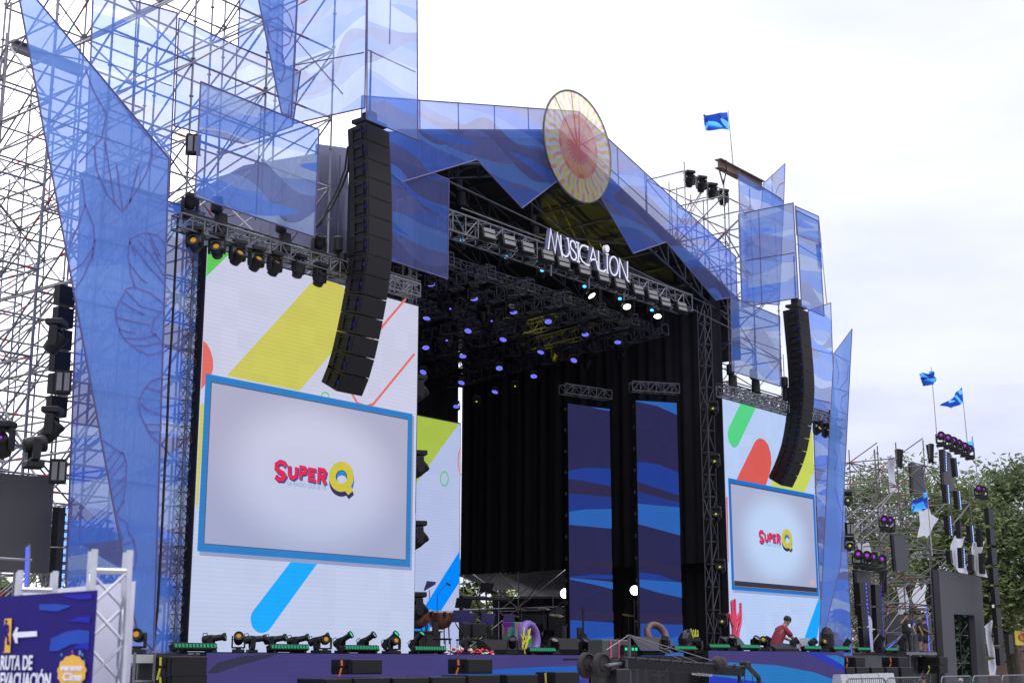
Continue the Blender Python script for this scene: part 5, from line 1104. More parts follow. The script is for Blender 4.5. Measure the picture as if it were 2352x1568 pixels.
# ================================================================== right side stage
Yr = 27.2
def rp(q, Y=None): return P(q[0], q[1], Y or Yr)
xa, xb = rp((1965, 1500)).x, rp((2150, 1500)).x
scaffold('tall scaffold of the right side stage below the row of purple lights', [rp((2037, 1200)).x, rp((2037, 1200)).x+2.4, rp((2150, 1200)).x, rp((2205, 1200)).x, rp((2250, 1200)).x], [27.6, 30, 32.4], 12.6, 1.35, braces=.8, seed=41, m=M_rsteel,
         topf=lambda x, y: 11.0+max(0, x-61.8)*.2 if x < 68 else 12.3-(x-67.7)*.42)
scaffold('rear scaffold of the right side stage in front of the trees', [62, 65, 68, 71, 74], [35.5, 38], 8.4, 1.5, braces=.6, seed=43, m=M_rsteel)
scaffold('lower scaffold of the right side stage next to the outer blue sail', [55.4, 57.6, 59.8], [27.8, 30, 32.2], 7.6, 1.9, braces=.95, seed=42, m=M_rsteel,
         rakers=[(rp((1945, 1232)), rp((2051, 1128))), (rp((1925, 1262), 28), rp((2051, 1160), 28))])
bx0, bx1 = rp((2150, 1200)).x, rp((2262, 1200)).x
def gled(label, pts, Y=27.4, th=.12):
    q = [P(x, y, Y) for x, y in pts]; r = thing('unlit_led_panel', min(q, key=lambda v: v.z), label, 'LED screen', 'unlit LED panels')
    MB().prism(q, (0, th, 0)).build('display', M_gled, r); m = MB()
    m.prism([v+Vector((0, th+.004, 0)) for v in q], (0, .08, 0)); m.build('cabinet', M_blk, r)
gled('slim unlit LED panel high up under the purple light row', [z5r(1030, 905), z5r(1112, 945), z5r(1145, 1310), z5r(1052, 1275)], 27.1)
gled('unlit LED panel set back behind the top scaffold braces', [z5r(745, 1030), z5r(855, 1072), z5r(875, 1325), z5r(765, 1335)], 29)
gled('tall unlit LED strip in the middle of the right scaffold', [z9(540, 265), z9(650, 290), z9(680, 585), z9(568, 588)], 27.4)
gled('unlit LED strip above the black speaker column beside the blue sail', [z9(215, 572), z9(335, 592), z9(355, 975), z9(240, 970)], 27.4)
gled('large unlit LED gate with a doorway, at the right', [z9(935, 570), z9(1310, 640), z9(1372, 1640), z9(1290, 1640), z9(1250, 972), z9(1068, 960), z9(1108, 1640), z9(1000, 1640)], 26.8, .3)
gled('wide unlit LED backdrop behind the standing crew', [z9(500, 965), z9(868, 962), z9(885, 1300), z9(510, 1300)], 30.5)
gled('narrow unlit LED strip beside the ladder scaffold', [z9(878, 690), z9(930, 700), z9(940, 950), z9(890, 945)], 29)
gled('unlit LED front of the right side stage', [z9(108, 1320), z9(740, 1325), z9(740, 1640), z9(108, 1640)], 26.6)
gled('unlit LED wall at the far left edge of the picture', [(-60, 1080), (125, 1096.5), (112, 1316), (-60, 1310)], 26)
dk = thing('side_stage_deck', (xa, 27, 0), 'deck of the right side stage on which three crew members stand', 'stage'); dz = 2.12
MB().box(((55.2+66)/2, 30, dz-.05), (10.8, 6, .1)).build('deck', M_deck, dk)
MB().box(((55.2+66)/2, 30, dz/2-.1), (10.6, 5.6, dz-.24)).build('substructure', M_drape, dk)
lb = thing('loading_platform', rp((2088, 1510), 26.3), 'small aluminium platform extending the right side stage', 'platform')
a, b = rp((2088, 1498), 26.2), rp((2132, 1498), 26.2)
MB().box(((a.x+b.x)/2, 26.7, dz-.04), (b.x-a.x+1.2, 1.3, .12)).build('top', M_alu, lb)
for x in (a.x, b.x):
    for y_ in (26.2, 27.2): MB().bar((x, y_, 0), (x, y_, dz-.1), .035).build('leg', M_alu, lb)
MB().bar((a.x, 26.2, .3), (b.x, 26.2, dz-.3), .02).bar((a.x, 27.2, dz-.3), (b.x, 27.2, .3), .02).build('brace', M_alu, lb)
# show picture in the doorway
dw = thing('doorway_screen', rp(z9(1085, 1500), 27.6), 'dark LED picture of green foliage with red streaks inside the gate doorway', 'LED screen')
m, t = new_mat('doorway_picture'); N = t.nodes.new; o = N('ShaderNodeOutputMaterial'); em = N('ShaderNodeEmission'); ge = N('ShaderNodeNewGeometry'); mp = N('ShaderNodeMapping'); mp.inputs['Scale'].default_value = (.9, 1, 2.6)
nn = N('ShaderNodeTexNoise'); nn.inputs['Scale'].default_value = 1.6; nn.inputs['Detail'].default_value = 8; r = N('ShaderNodeValToRGB'); t.links.new(ge.outputs['Position'], mp.inputs[0]); t.links.new(mp.outputs[0], nn.inputs['Vector']); t.links.new(nn.outputs[0], r.inputs[0])
r.color_ramp.elements[0].position = .50; r.color_ramp.elements[0].color = (.004, .004, .005, 1); r.color_ramp.elements[1].position = .72; r.color_ramp.elements[1].color = (.05, .11, .08, 1); q_ = r.color_ramp.elements.new(.68); q_.color = (.03, .07, .04, 1); q_ = r.color_ramp.elements.new(.75); q_.color = (.2, .03, .03, 1)
t.links.new(r.outputs[0], em.inputs[0]); em.inputs[1].default_value = .8; t.links.new(em.outputs[0], o.inputs[0])
MB().prism([rp(z9(1050, 940), 27.6), rp(z9(1270, 950), 27.6), rp(z9(1320, 1640), 27.6), rp(z9(1100, 1640), 27.6)], (0, .1, 0)).build('display', m, dw)
# white stretch cloths
clothes = [([(760, 50), (800, 62), (850, 30), (870, 85), (935, 130), (890, 190), (860, 260), (830, 298), (815, 272), (750, 292), (775, 180)], 27.5, 'white stretched cloth below the wavy blue flag'),
           ([(215, 325), (270, 355), (322, 330), (362, 475), (300, 445), (255, 460)], 29.5, 'white stretched cloth behind the four purple lights'),
           ([(1080, 275), (1120, 305), (1168, 282), (1130, 400), (1195, 612), (1110, 595), (1045, 500), (1040, 370)], 26.6, 'white stretched cloth above the gate, left one'),
           ([(1240, 320), (1285, 340), (1338, 328), (1310, 430), (1365, 642), (1272, 625), (1230, 500), (1225, 390)], 26.6, 'white stretched cloth above the gate, right one'),
           ([(570, 725), (640, 728), (678, 850), (668, 962), (580, 966), (592, 850)], 31.5, 'white stretched cloth above the backdrop, left one'),
           ([(755, 660), (782, 760), (832, 680), (812, 820), (850, 948), (790, 950), (722, 870), (690, 830)], 31.5, 'white stretched cloth above the backdrop, star shaped'),
           ([(1412, 1008), (1395, 1150), (1445, 1345), (1378, 1332), (1352, 1180), (1345, 1062)], 26.4, 'white stretched cloth at the right edge of the gate, upper one'),
           ([(1370, 1372), (1448, 1345), (1432, 1505), (1385, 1505)], 26.4, 'white stretched cloth at the right edge of the gate, lower one'),
           ([(300, 1010), (335, 975), (378, 1100), (382, 1290), (330, 1290), (318, 1150)], 28.2, 'white stretched cloth between the two black speaker columns'),
           ([(1395, 780), (1420, 800), (1425, 960), (1500, 1000), (1415, 1005)], 27, 'white stretched cloth beside the black boxes column')]
for pts, Y, l_ in clothes:
    q = [rp(z9(*p_), Y) for p_ in pts]; r = thing('stretched_cloth', min(q, key=lambda v: v.z), l_, 'cloth', 'white stretched cloths'); MB().prism(q, (0, .015, 0)).build('cloth', M_white, r)
q = [P(*z5r(*p_), 28) for p_ in [(518, 965), (570, 985), (625, 985), (580, 1100), (590, 1200), (620, 1305), (540, 1305)]]
r = thing('stretched_cloth', q[-1], 'white stretched cloth in the top left bay of the right scaffold', 'cloth', 'white stretched cloths'); MB().prism(q, (0, .015, 0)).build('cloth', M_white, r)
# black speaker / light columns
def blackcol(label, top, bot, wpx, Y, lit=None, n=4, nm='light_column', cat='stage light'):
    a, b = P(*top, Y), P(*bot, Y); w_ = abs(P(top[0]+wpx, top[1], Y).x-a.x)
    r = thing(nm, b, label, cat, 'black vertical columns')
    for i in range(n):
        p, q = a.lerp(b, i/n+.01), a.lerp(b, (i+1)/n-.01); MB().rail(p, q, .22, w_, up=Vector((1, 0, 0))).build('module', M_blk, r)
    if lit:
        s = MB(); k = max(8, int((a-b).length/.16))
        for i in range(k): p = a.lerp(b, (i+.5)/k)+Vector((w_/2+.02, -.10, 0)); s.box(p, (.05, .05, .085))
        s.build('light_cells', lit, r)
BLU = emit('strip_blue', (.10, .08, 1), 1.6); BLW = emit('strip_pale_blue', (.25, .42, 1), 1.8)
blackcol('tall black column with violet light dots beside the blue sail', z9(245, 680), z9(290, 1275), 14, 27, BLU, 3)
blackcol('second tall black column with few violet dots, right of the first', z9(382, 700), z9(410, 1295), 13, 27, emit('strip_dim', (.08, .06, .8), .8), 3)
for i, (t_, b_) in enumerate([((1030, 910), (1035, 1110)), ((1132, 985), (1150, 1165)), ((1050, 1235), (1062, 1410)), ((1155, 1290), (1172, 1465))]):
    blackcol(ORD[i]+' short black light bar with pale dots hanging in the upper right scaffold', z5r(*t_), z5r(*b_), 5, 26.6, BLW, 1)
for i, (t_, b_) in enumerate([((1005, 100), (1020, 275)), ((1110, 150), (1118, 300)), ((1200, 185), (1215, 340)), ((1285, 210), (1300, 375)), ((1022, 400), (1035, 520)), ((1125, 380), (1135, 560)), ((1218, 440), (1222, 580)), ((1310, 430), (1318, 610))]):
    blackcol(ORD[i]+' thin black light bar hung in front of the white cloths at the right', z9(*t_), z9(*b_), 5, 26.3, BLW if i in (0, 2, 5) else None, 1)
blackcol('leaning chain of black boxes running down the right scaffold edge', z9(1372, 25), z9(1480, 1425), 11, 26, None, 8, 'speaker_column', 'loudspeaker')
blackcol('short black column standing on the ground by the red fence', z9(1548, 1140), z9(1562, 1310), 10, 28, None, 1)
blackcol('black column with blue dotted strip at the left picture edge', zd(360, 500), zd(332, 990), 16, 25.6, emit('strip_sky', (.12, .25, 1), 2.2), 2)
blackcol('black array column behind the scaffold tubes left of the sail scrim', (150, 655), (128, 960), 36, 27.1, None, 6, 'speaker_column', 'loudspeaker')
# tilted light tubes by the crew
for l_, p_, q_, Y in (('slanting blue light tube behind the standing crew', z9(478, 1272), z9(720, 1045), 28.5), ('upright violet light tube right of the standing crew', z9(855, 1300), z9(828, 895), 28.0), ('upright blue light tube on the scaffold pole at the far left', (59, 1352), (63, 1255), 22)):
    a, b = P(*p_, Y), P(*q_, Y); r = thing('light_tube', a, l_, 'stage light', 'light tubes'); MB().bar(a, b, .03, 8).build('tube', emit('tube_blue', (.10, .14, .9), 1.1), r); MB().bar(a-(b-a).normalized()*.1, a, .04, 8).build('cap', M_blk, r)
pz_ = thing('scaffold_tube', P(67, 1352, 22), 'single vertical scaffold tube with a cross tube at the far left edge', 'scaffold'); MB().bar(P(62, 1500, 22), P(67, 1250, 22), .026).build('upright', M_steel, pz_); MB().bar(P(-10, 1281, 22), P(72, 1286, 22), .024).build('ledger', M_steel, pz_)
# purple heads
for i, (x, y) in enumerate([(2160.8, 1003), (2176.8, 1009), (2190, 1015), (2201, 1020.6), (2215, 1027.5), (2226, 1033.7)]):
    p = P(x, y, 27); p.z -= .46*1.05; light('purple', p, ORD[i]+' purple-lit moving head from the left in the row topping the right scaffold', 'purple heads on the right scaffold', pan=-62, tilt=8, s=1.2)
for i, (x, y) in enumerate([(2247, 1125), (2257, 1128), (2030, 1197), (2043, 1199)]):
    p = P(x, y, 26.9); p.z -= .44; light('purple', p, ['left', 'right', 'left', 'right'][i]+' head of the purple-lit pair '+('at the right flank of the right scaffold' if i < 2 else 'on the middle ledge of the right scaffold'), 'purple heads on the right scaffold', pan=-60, tilt=5, s=1.15)
for i, (x, y) in enumerate([(1971, 1281), (1989.6, 1284), (2002.7, 1287), (2021, 1292)]):
    p = P(x, y, 27); p.z -= .44; light('purple', p, ORD[i]+' of four purple-lit heads low beside the blue sail', 'purple heads on the right scaffold', pan=-62+8*i, tilt=8, s=1.3)
for i, x in enumerate((2020, 2072)):
    q = P(x, 1480, 26.6); light('dark', (q.x, 26.6, 2.12), ['left', 'right'][i]+' unlit moving head on the floor of the right side stage', 'unlit heads on the side stage', pan=20, tilt=50, s=1.15)
for l_, x, y in (('black cloth bundle hanging from the top bay of the right scaffold, left', 2066, 1047), ('black cloth bundle hanging from the top bay of the right scaffold, right', 2139, 1035), ('black cable bundle beside the small unlit LED strip', 2028, 1325)):
    p = P(x, y, 27.6); b = MB(); rnd = random.Random(x)
    for k in range(6): v = p+Vector((rnd.uniform(-.2, .2), rnd.uniform(-.1, .1), 0)); b.bar(v+Vector((0, 0, .3)), v+Vector((rnd.uniform(-.25, .1), 0, -rnd.uniform(.4, .9))), .13, 7, r2=.05)
    tag(b.build('cable_bundle', M_blk), l_, 'cable')
# flags
FM, t = new_mat('flag_print'); N = t.nodes.new; l = t.links.new; o = N('ShaderNodeOutputMaterial'); mx = N('ShaderNodeMixShader'); d = N('ShaderNodeBsdfDiffuse'); tl = N('ShaderNodeBsdfTranslucent'); mx.inputs[0].default_value = .5
ge, wc = waves(t, [(.03, .11, .52), (.07, .36, .88), (.02, .05, .34), (.12, .50, .98), (.02, .06, .40)], 4.2)
l(wc, d.inputs[0]); l(wc, tl.inputs[0]); l(d.outputs[0], mx.inputs[1]); l(tl.outputs[0], mx.inputs[2]); l(mx.outputs[0], o.inputs[0])
def flag(label, pole, poly_, Y, rip=.12, pr=.028):
    a, b = P(*pole[0], Y), P(*pole[-1], Y); r = thing('flag', b, label, 'flag', 'blue wave flags')
    MB().bar(a, b, pr*.6, 6, r2=pr).build('pole', mat('pole_grey', (.35, .33, .33), .5, .4), r)
    pts = [P(x, y, Y) for x, y in poly_]     # order: hoist top, hoist bottom, fly ... ; quad grid by bilinear on four corners
    ht, hb, fb, ft = pts; m = MB(); nx, ny = 14, 8; vs = []
    for j in range(ny+1):
        for i in range(nx+1):
            u, v = i/nx, j/ny; p = ht.lerp(ft, u).lerp(hb.lerp(fb, u), v); p.y += rip*u*math.sin(u*9+v*2.4)*1.5; p.z += rip*.25*u*math.sin(u*7+v); vs.append(p)
    m.add(vs, [[j*(nx+1)+i, j*(nx+1)+i+1, (j+1)*(nx+1)+i+1, (j+1)*(nx+1)+i] for j in range(ny) for i in range(nx)]); m.build('cloth', FM, r, smooth=True)
flag('large blue wave flag flying above the roof, beside the steel beam', [(1672, 253), (1684.5, 390)], [(1671, 258), (1675, 298.4), (1607, 296), (1624, 262)], 27, .2)
flag('crumpled dark blue flag, leftmost above the right scaffold', [z5r(925, 140), z5r(988, 900)], [z5r(930, 175), z5r(943, 305), z5r(882, 298), z5r(890, 195)], 27.4, .35)
flag('tapering blue wave flag on the tall pole above the purple lights', [z5r(1210, 325), z5r(1268, 900)], [z5r(1210, 332), z5r(1226, 476), z5r(1075, 534), z5r(1026, 502)], 27.4, .15)
flag('small blue flag in front of the tree behind the right scaffold', [z5r(1310, 780), z5r(1368, 1260)], [z5r(1312, 790), z5r(1332, 930), z5r(1268, 935), z5r(1285, 840)], 28, .1)
flag('wide blue wave flag in the middle of the right scaffold', [z5r(884, 1270), z5r(935, 1900)], [z5r(888, 1288), z5r(905, 1455), z5r(704, 1508), z5r(775, 1390)], 26.2, .15)
flag('narrow blue flag half hidden behind the right tower banner', [(1885, 550), (1899, 700)], [(1885, 556), (1889, 619), (1880, 616), (1879, 560)], 27.5, .1)
# side stage speakers
for i, (x0, x1, y, h) in enumerate([(1949, 1986, 1508, .43), (2048, 2085, 1508, .43)]):
    cab('side_fill_speaker', ['left', 'right'][i]+' black side fill speaker with orange strap before the right side stage', x0+14, x1, y, h, 24.8, .7, M_orange, group='side fill speakers')
for i, (x0, x1) in enumerate([(1941, 1963), (1966, 1996), (2000, 2030), (2034, 2062), (2068, 2096)]):
    cab('subwoofer', ORD[i]+' subwoofer from the left in the row before the right side stage', x0, x1, 1531, .85, 24.6, .9, group='subwoofers before the side stage')
for i, y in enumerate((1507, 1526)):
    cab('side_fill_speaker', ['upper', 'lower'][i]+' box of the speaker stack with green strap left of the gate', 2156, 2176, y, .36, 25.5, 1.0, M_ystrap if i else None, group='side fill speakers')
# concrete blocks and barriers
for i, (x0, x1, y) in enumerate([(1944, 1990, 1548), (1991, 2030, 1546.5), (2031, 2066, 1545)]):
    a, b = P(x0, y, 22.5), P(x1, y, 22.5); c = thing('concrete_block', (a.x, 22.5, 0), ['left', 'middle', 'right'][i]+' pale concrete block in the row behind the crowd barrier', 'barrier block', 'concrete blocks')
    MB().prism([(a.x, 22.5, 0), (a.x, 22.72, a.z), (a.x, 23.0, a.z), (a.x, 23.2, 0)], (b.x-a.x-.03, 0, 0)).build('block', M_con, c)
def barrier(label, p, q, h=1.1):
    p, q = Vector(p), Vector(q); r = thing('crowd_barrier', p, label, 'barrier', 'steel crowd barriers'); d = (q-p); L_ = d.length; d.normalize(); rr = .16
    top = [p+Vector((0, 0, .12)), p+Vector((0, 0, h-rr)), p+d*rr*.3+Vector((0, 0, h-rr*.4)), p+d*rr+Vector((0, 0, h)), q-d*rr+Vector((0, 0, h)), q-d*rr*.3+Vector((0, 0, h-rr*.4)), q+Vector((0, 0, h-rr)), q+Vector((0, 0, .12))]
    MB().path(top, .021, 8).bar(p+Vector((0, 0, .2)), q+Vector((0, 0, .2)), .018).build('frame', M_alu, r); f = MB()
    n_ = int(L_/.125)
    for i in range(1, n_): v = p+d*L_*i/n_; f.bar(v+Vector((0, 0, .2)), v+Vector((0, 0, h)), .009, 5)
    f.build('bars', M_alu, r); nn = Vector((d.y, -d.x, 0))
    for v in (p+d*.3, q-d*.3): MB().rail(v-nn*.3+Vector((0, 0, .04)), v+nn*.3+Vector((0, 0, .04)), .05, .05).bar(v+Vector((0, 0, .04)), v+Vector((0, 0, .2)), .02).build('foot', M_alu, r)
def gp(px, Y): v = P(px, 1555, Y); v.z = 0; return v
hb = lambda px, py, Y: P(px, py, Y).z
for i, (x0, x1, Y, y) in enumerate([(1942, 2118, 17.5, 1556), (2160, 2362, 17.2, 1551)]):
    A_, B_ = gp(x0, Y), gp(x1, Y); n_ = max(1, round((B_-A_).length/2.4)); hh = P((x0+x1)/2, y, Y).z
    for k in range(n_): barrier(ORD[i*4+k]+' steel crowd barrier from the left before the right side stage', A_.lerp(B_, k/n_+.004), A_.lerp(B_, (k+1)/n_-.004), hh)
# ================================================================== people
def skin_mesh(name, J, E, m, parent, sub=1):
    """J: name -> (co, radius); E: bone list; one continuous skinned surface"""
    me = bpy.data.meshes.new(name); ks = list(J); me.from_pydata([J[k][0] for k in ks], [(ks.index(a), ks.index(b)) for a, b in E], [])
    o = bpy.data.objects.new(name, me); COL.objects.link(o)
    sk_ = o.modifiers.new('s', 'SKIN'); sk_.use_smooth_shade = True
    for i, k in enumerate(ks):
        r_ = J[k][1]; r_ = r_ if isinstance(r_, tuple) else (r_, r_); me.skin_vertices[0].data[i].radius = r_
    me.skin_vertices[0].data[0].use_root = True
    s2 = o.modifiers.new('d', 'SUBSURF'); s2.levels = sub
    bpy.context.view_layer.update(); dg = bpy.context.evaluated_depsgraph_get(); m2 = bpy.data.meshes.new_from_object(o.evaluated_get(dg)); bpy.data.objects.remove(o)
    m2.materials.clear(); m2.materials.append(m); ob = bpy.data.objects.new(name, m2); COL.objects.link(ob); ob.parent = parent; return ob
def person(label, loc, rz, J, wear, hair=M_hair, skin=M_skin, extra=None, cap=None, s=1.0):
    r = thing('person', loc, label, 'person', None, rz); r.scale = (s, s, s)
    E = [('pel', 'sp'), ('sp', 'ch'), ('ch', 'nk'), ('nk', 'hd0'), ('hd0', 'hd1')]
    for q in 'LR':
        E += [('ch', 'sh'+q), ('sh'+q, 'el'+q), ('el'+q, 'wr'+q), ('wr'+q, 'pa'+q), ('pel', 'hp'+q), ('hp'+q, 'kn'+q), ('kn'+q, 'an'+q), ('an'+q, 'to'+q)]
    J2 = dict(J)
    # five fingers per hand
    for q in 'LR':
        w_, p_ = Vector(J['wr'+q][0]), Vector(J['pa'+q][0]); d = (p_-w_).normalized(); a = d.orthogonal().normalized()
        for k in range(4): J2['f%s%d' % (q, k)] = (tuple(p_+a*(k-1.5)*.02+d*(.06+.012*(k in (1, 2)))), .008); E.append(('pa'+q, 'f%s%d' % (q, k)))
        J2['t'+q] = (tuple(w_.lerp(p_, .5)+a*.05+d*.02), .010); E.append(('pa'+q, 't'+q))
    b = skin_mesh('body', J2, E, skin, r, 2)
    h0, h1 = Vector(J['hd0'][0]), Vector(J['hd1'][0]); ax = (h1-h0).normalized()
    def loft(b, path, n=14):
        ps = [Vector(p[0]) for p in path]; base = len(b.v)
        for i, (p, rx, ry) in enumerate(path):
            t = (ps[min(i+1, len(ps)-1)]-ps[max(i-1, 0)]).normalized(); ex = Vector((1, 0, 0)); ex = (ex-t*ex.dot(t)); ex = ex.normalized() if ex.length > .3 else t.orthogonal().normalized(); ey = t.cross(ex)
            b.v += [ps[i]+ex*rx*math.cos(2*math.pi*k/n)+ey*ry*math.sin(2*math.pi*k/n) for k in range(n)]
        for i in range(len(path)-1):
            b.f += [[base+i*n+k, base+i*n+(k+1) % n, base+(i+1)*n+(k+1) % n, base+(i+1)*n+k] for k in range(n)]; b.m += [0]*n
        b.f += [[base+k for k in range(n)][::-1], [base+(len(path)-1)*n+k for k in range(n)]]; b.m += [0, 0]
    jc = lambda k: Vector(J[k][0]); pr_, sr_ = J['pel'][1], J['sp'][1]; pel, sp, ch, nk = jc('pel'), jc('sp'), jc('ch'), jc('nk')
    for nm, ks, es, m, gw in wear:
        b = MB()
        if nm == 'tshirt':
            loft(b, [(pel-(sp-pel)*.45, pr_[0]+.035, pr_[1]+.035), (pel, pr_[0]+.038, pr_[1]+.038), (sp, sr_[0]+.035, sr_[1]+.035), (ch, .205, .14), (ch.lerp(nk, .45), .185, .115), (ch.lerp(nk, .8), .10, .085), (nk, .066, .066)])
            for q in 'LR':
                s0, e0 = jc('sh'+q), jc('el'+q); loft(b, [(ch.lerp(s0, .6)+Vector((0, 0, .01)), .09, .09), (s0+Vector((0, 0, -.005)), .082, .082), (s0.lerp(e0, .45), .075, .075), (s0.lerp(e0, .75), .072, .072)])
        elif nm in ('trousers', 'shorts'):
            loft(b, [(pel+(sp-pel)*.1, pr_[0]+.03, pr_[1]+.03), (pel-(sp-pel).normalized()*.06, pr_[0]+.035, pr_[1]+.032), (pel-(sp-pel).normalized()*.14, .16, .12)])
            for q in 'LR':
                h_, k_, a_ = jc('hp'+q), jc('kn'+q), jc('an'+q); e_ = h_.lerp(k_, .95)
                loft(b, [(h_+Vector((0, 0, .03)), .105, .12), (h_.lerp(k_, .4), .10, .11), (e_, .082, .085)] + ([(k_.lerp(a_, .5), .07, .075), (a_, .062, .068)] if nm == 'trousers' else []))
        else:
            q = ks[0][-1]; a_, t_ = jc('an'+q), jc('to'+q); loft(b, [(a_+(a_-t_)*.25-Vector((0, 0, .02)), .045, .05), (a_-Vector((0, 0, .03)), .05, .055), (a_.lerp(t_, .6), .05, .042), (t_+(t_-a_)*.35, .042, .03)])
        b.build(nm, m, r, smooth=True, local=True)
    hc = (h0+h1)/2+ax*.035; 
    hm = MB(); M = Matrix.Translation(hc) @ ax.to_track_quat('Z', 'Y').to_matrix().to_4x4(); hm.lathe([(.098, -.01), (.108, .03), (.103, .075), (.08, .112), (.035, .13)], M @ Matrix.Translation((0, 0, 0)), 14); 
    hm.v = [v+Vector((0, .018, 0)) for v in hm.v]
    hm.build('hair' if not cap else 'cap', hair if not cap else cap, r, smooth=True, local=True)
    fc_ = MB(); fd = Vector((0, -1, 0)); c = (h0+h1)/2
    fc_.bar(c+fd*.085+ax*.02, c+fd*.115-ax*.012, .010, 6, r2=.016); fc_.build('nose', skin, r, local=True)
    ey = MB(); 
    for s_ in (-1, 1): ey.box(c+fd*.092+ax*.028+Vector((s_*.033, 0, 0)), (.022, .01, .01))
    ey.box(c+fd*.092-ax*.045, (.045, .01, .008)); ey.build('eyes_and_mouth', M_hair, r, local=True)
    ea = MB()
    for s_ in (-1, 1): ea.box(c+Vector((s_*.092, .01, 0)), (.02, .035, .055), bev=.006)
    ea.build('ears', skin, r, local=True)
    if extra: extra(r)
    return r
def stand(armL, armR, H=1.75, belly=1.0):
    k = H/1.75; J = {'pel': ((0, 0, .95*k), (.15*belly, .11*belly)), 'sp': ((0, 0, 1.12*k), (.15*belly, .115*belly)), 'ch': ((0, 0, 1.36*k), (.17, .115)), 'nk': ((0, -.005, 1.49*k), .055), 'hd0': ((0, -.015, 1.57*k), (.07, .08)), 'hd1': ((0, -.02, 1.67*k), (.075, .09))}
    for q, s in (('L', 1), ('R', -1)):
        J['hp'+q] = ((s*.095, 0, .88*k), .10); J['kn'+q] = ((s*.11, -.01, .48*k), .06); J['an'+q] = ((s*.12, .02, .09*k), .042); J['to'+q] = ((s*.13, -.14, .035), .04)
        el_, wr_ = (armL if q == 'L' else armR)
        J['sh'+q] = ((s*.19, 0, 1.40*k), .062); J['el'+q] = (tuple(el_), .045); J['wr'+q] = (tuple(wr_), .032); d = (Vector(wr_)-Vector(el_)).normalized(); J['pa'+q] = (tuple(Vector(wr_)+d*.07), (.035, .02))
    return J
TS = ('tshirt', ['pel', 'sp', 'ch', 'nk', 'shL', 'shR', 'elL', 'elR'], [('pel', 'sp'), ('sp', 'ch'), ('ch', 'nk'), ('ch', 'shL'), ('ch', 'shR'), ('shL', 'elL'), ('shR', 'elR')])
TR = ('trousers', ['pel', 'hpL', 'knL', 'anL', 'hpR', 'knR', 'anR'], [('pel', 'hpL'), ('hpL', 'knL'), ('knL', 'anL'), ('pel', 'hpR'), ('hpR', 'knR'), ('knR', 'anR')])
SH = ('shorts', ['pel', 'hpL', 'knL', 'hpR', 'knR'], [('pel', 'hpL'), ('hpL', 'knL'), ('pel', 'hpR'), ('hpR', 'knR')])
SO = ('shoes', ['anL', 'toL'], [('anL', 'toL')]); SO2 = ('shoes', ['anR', 'toR'], [('anR', 'toR')])
def wear(*w_): return [(a[0], a[1], a[2], m, g_) for a, m, g_ in w_]
std = lambda low, tone: wear((TS, M_black_cl, 1.12), (low, tone, 1.22), (SO, M_black_cl, 1.15), (SO2, M_black_cl, 1.15))
def badge(r): MB().box((.06, -.165, 1.18), (.10, .01, .14)).build('name_badge', mat('badge_white', (.8, .8, .85)), r, local=True)
def rpos(px, Y, z=2.12): v = P(px, 1490, Y); v.z = z; return v
person('person in black clothes with a white badge, holding one hand to the face', rpos(2085, 26.9), R(-40), stand(((.30, .02, 1.14), (.33, -.12, .92)), ((-.34, -.16, 1.26), (-.14, -.20, 1.50)), 1.76, 1.25), std(TR, M_black_cl), extra=badge)
person('person in dark T-shirt and shorts, hand on hip, middle of the three crew', rpos(2115, 26.7), R(25), stand(((.36, .02, 1.16), (.20, -.08, 1.0)), ((-.27, .02, 1.12), (-.28, -.08, .86)), 1.78, 1.15), std(SH, mat('dark_shorts', (.03, .03, .035), .9)))
person('younger person in black shirt and shorts half hidden at the right of the crew', rpos(2127, 27.6), R(15), stand(((.26, .0, 1.10), (.20, -.16, .98)), ((-.24, .02, 1.10), (-.14, -.17, .98)), 1.62, 1.0), std(SH, M_black_cl))
# technician sitting on the stage edge
Js = {'pel': ((0, .06, .16), (.16, .13)), 'sp': ((.0, .0, .34), (.15, .12)), 'ch': ((0, -.14, .58), (.17, .125)), 'nk': ((0, -.24, .70), .055), 'hd0': ((0, -.31, .76), (.07, .085)), 'hd1': ((0, -.36, .86), (.078, .095)),
      'shL': ((.18, -.15, .62), .062), 'elL': ((.22, -.36, .40), .045), 'wrL': ((.14, -.60, .30), .032), 'paL': ((.12, -.67, .28), (.035, .02)), 'shR': ((-.18, -.15, .62), .062), 'elR': ((-.23, -.34, .38), .045), 'wrR': ((-.10, -.58, .27), .032), 'paR': ((-.08, -.65, .25), (.035, .02)),
      'hpL': ((.12, .02, .13), .11), 'knL': ((.40, -.28, .14), .07), 'anL': ((.0, -.40, .07), .045), 'toL': ((-.12, -.44, .06), .038), 'hpR': ((-.12, .02, .13), .11), 'knR': ((-.40, -.26, .14), .07), 'anR': ((.05, -.34, .05), .045), 'toR': ((.16, -.38, .05), .038)}
person('person in red shirt with blue sleeves sitting cross-legged on stage, bent over a laptop', rpos(1786, 24.6, 2.02), R(62), Js, wear((TS, M_redc, 1.14), (SH, M_blc, 1.2)), s=1.32,
       extra=lambda r: skin_mesh('blue_sleeves', {'shL': (Js['shL'][0], .078), 'e': ((.21, -.30, .47), .066), 'x': ((.1, -.15, .63), .06), 'shR': (Js['shR'][0], .078), 'f': ((-.22, -.29, .46), .066), 'y': ((-.1, -.15, .63), .06)}, [('shL', 'e'), ('shL', 'x'), ('x', 'y'), ('shR', 'y'), ('shR', 'f')], M_blc, r))
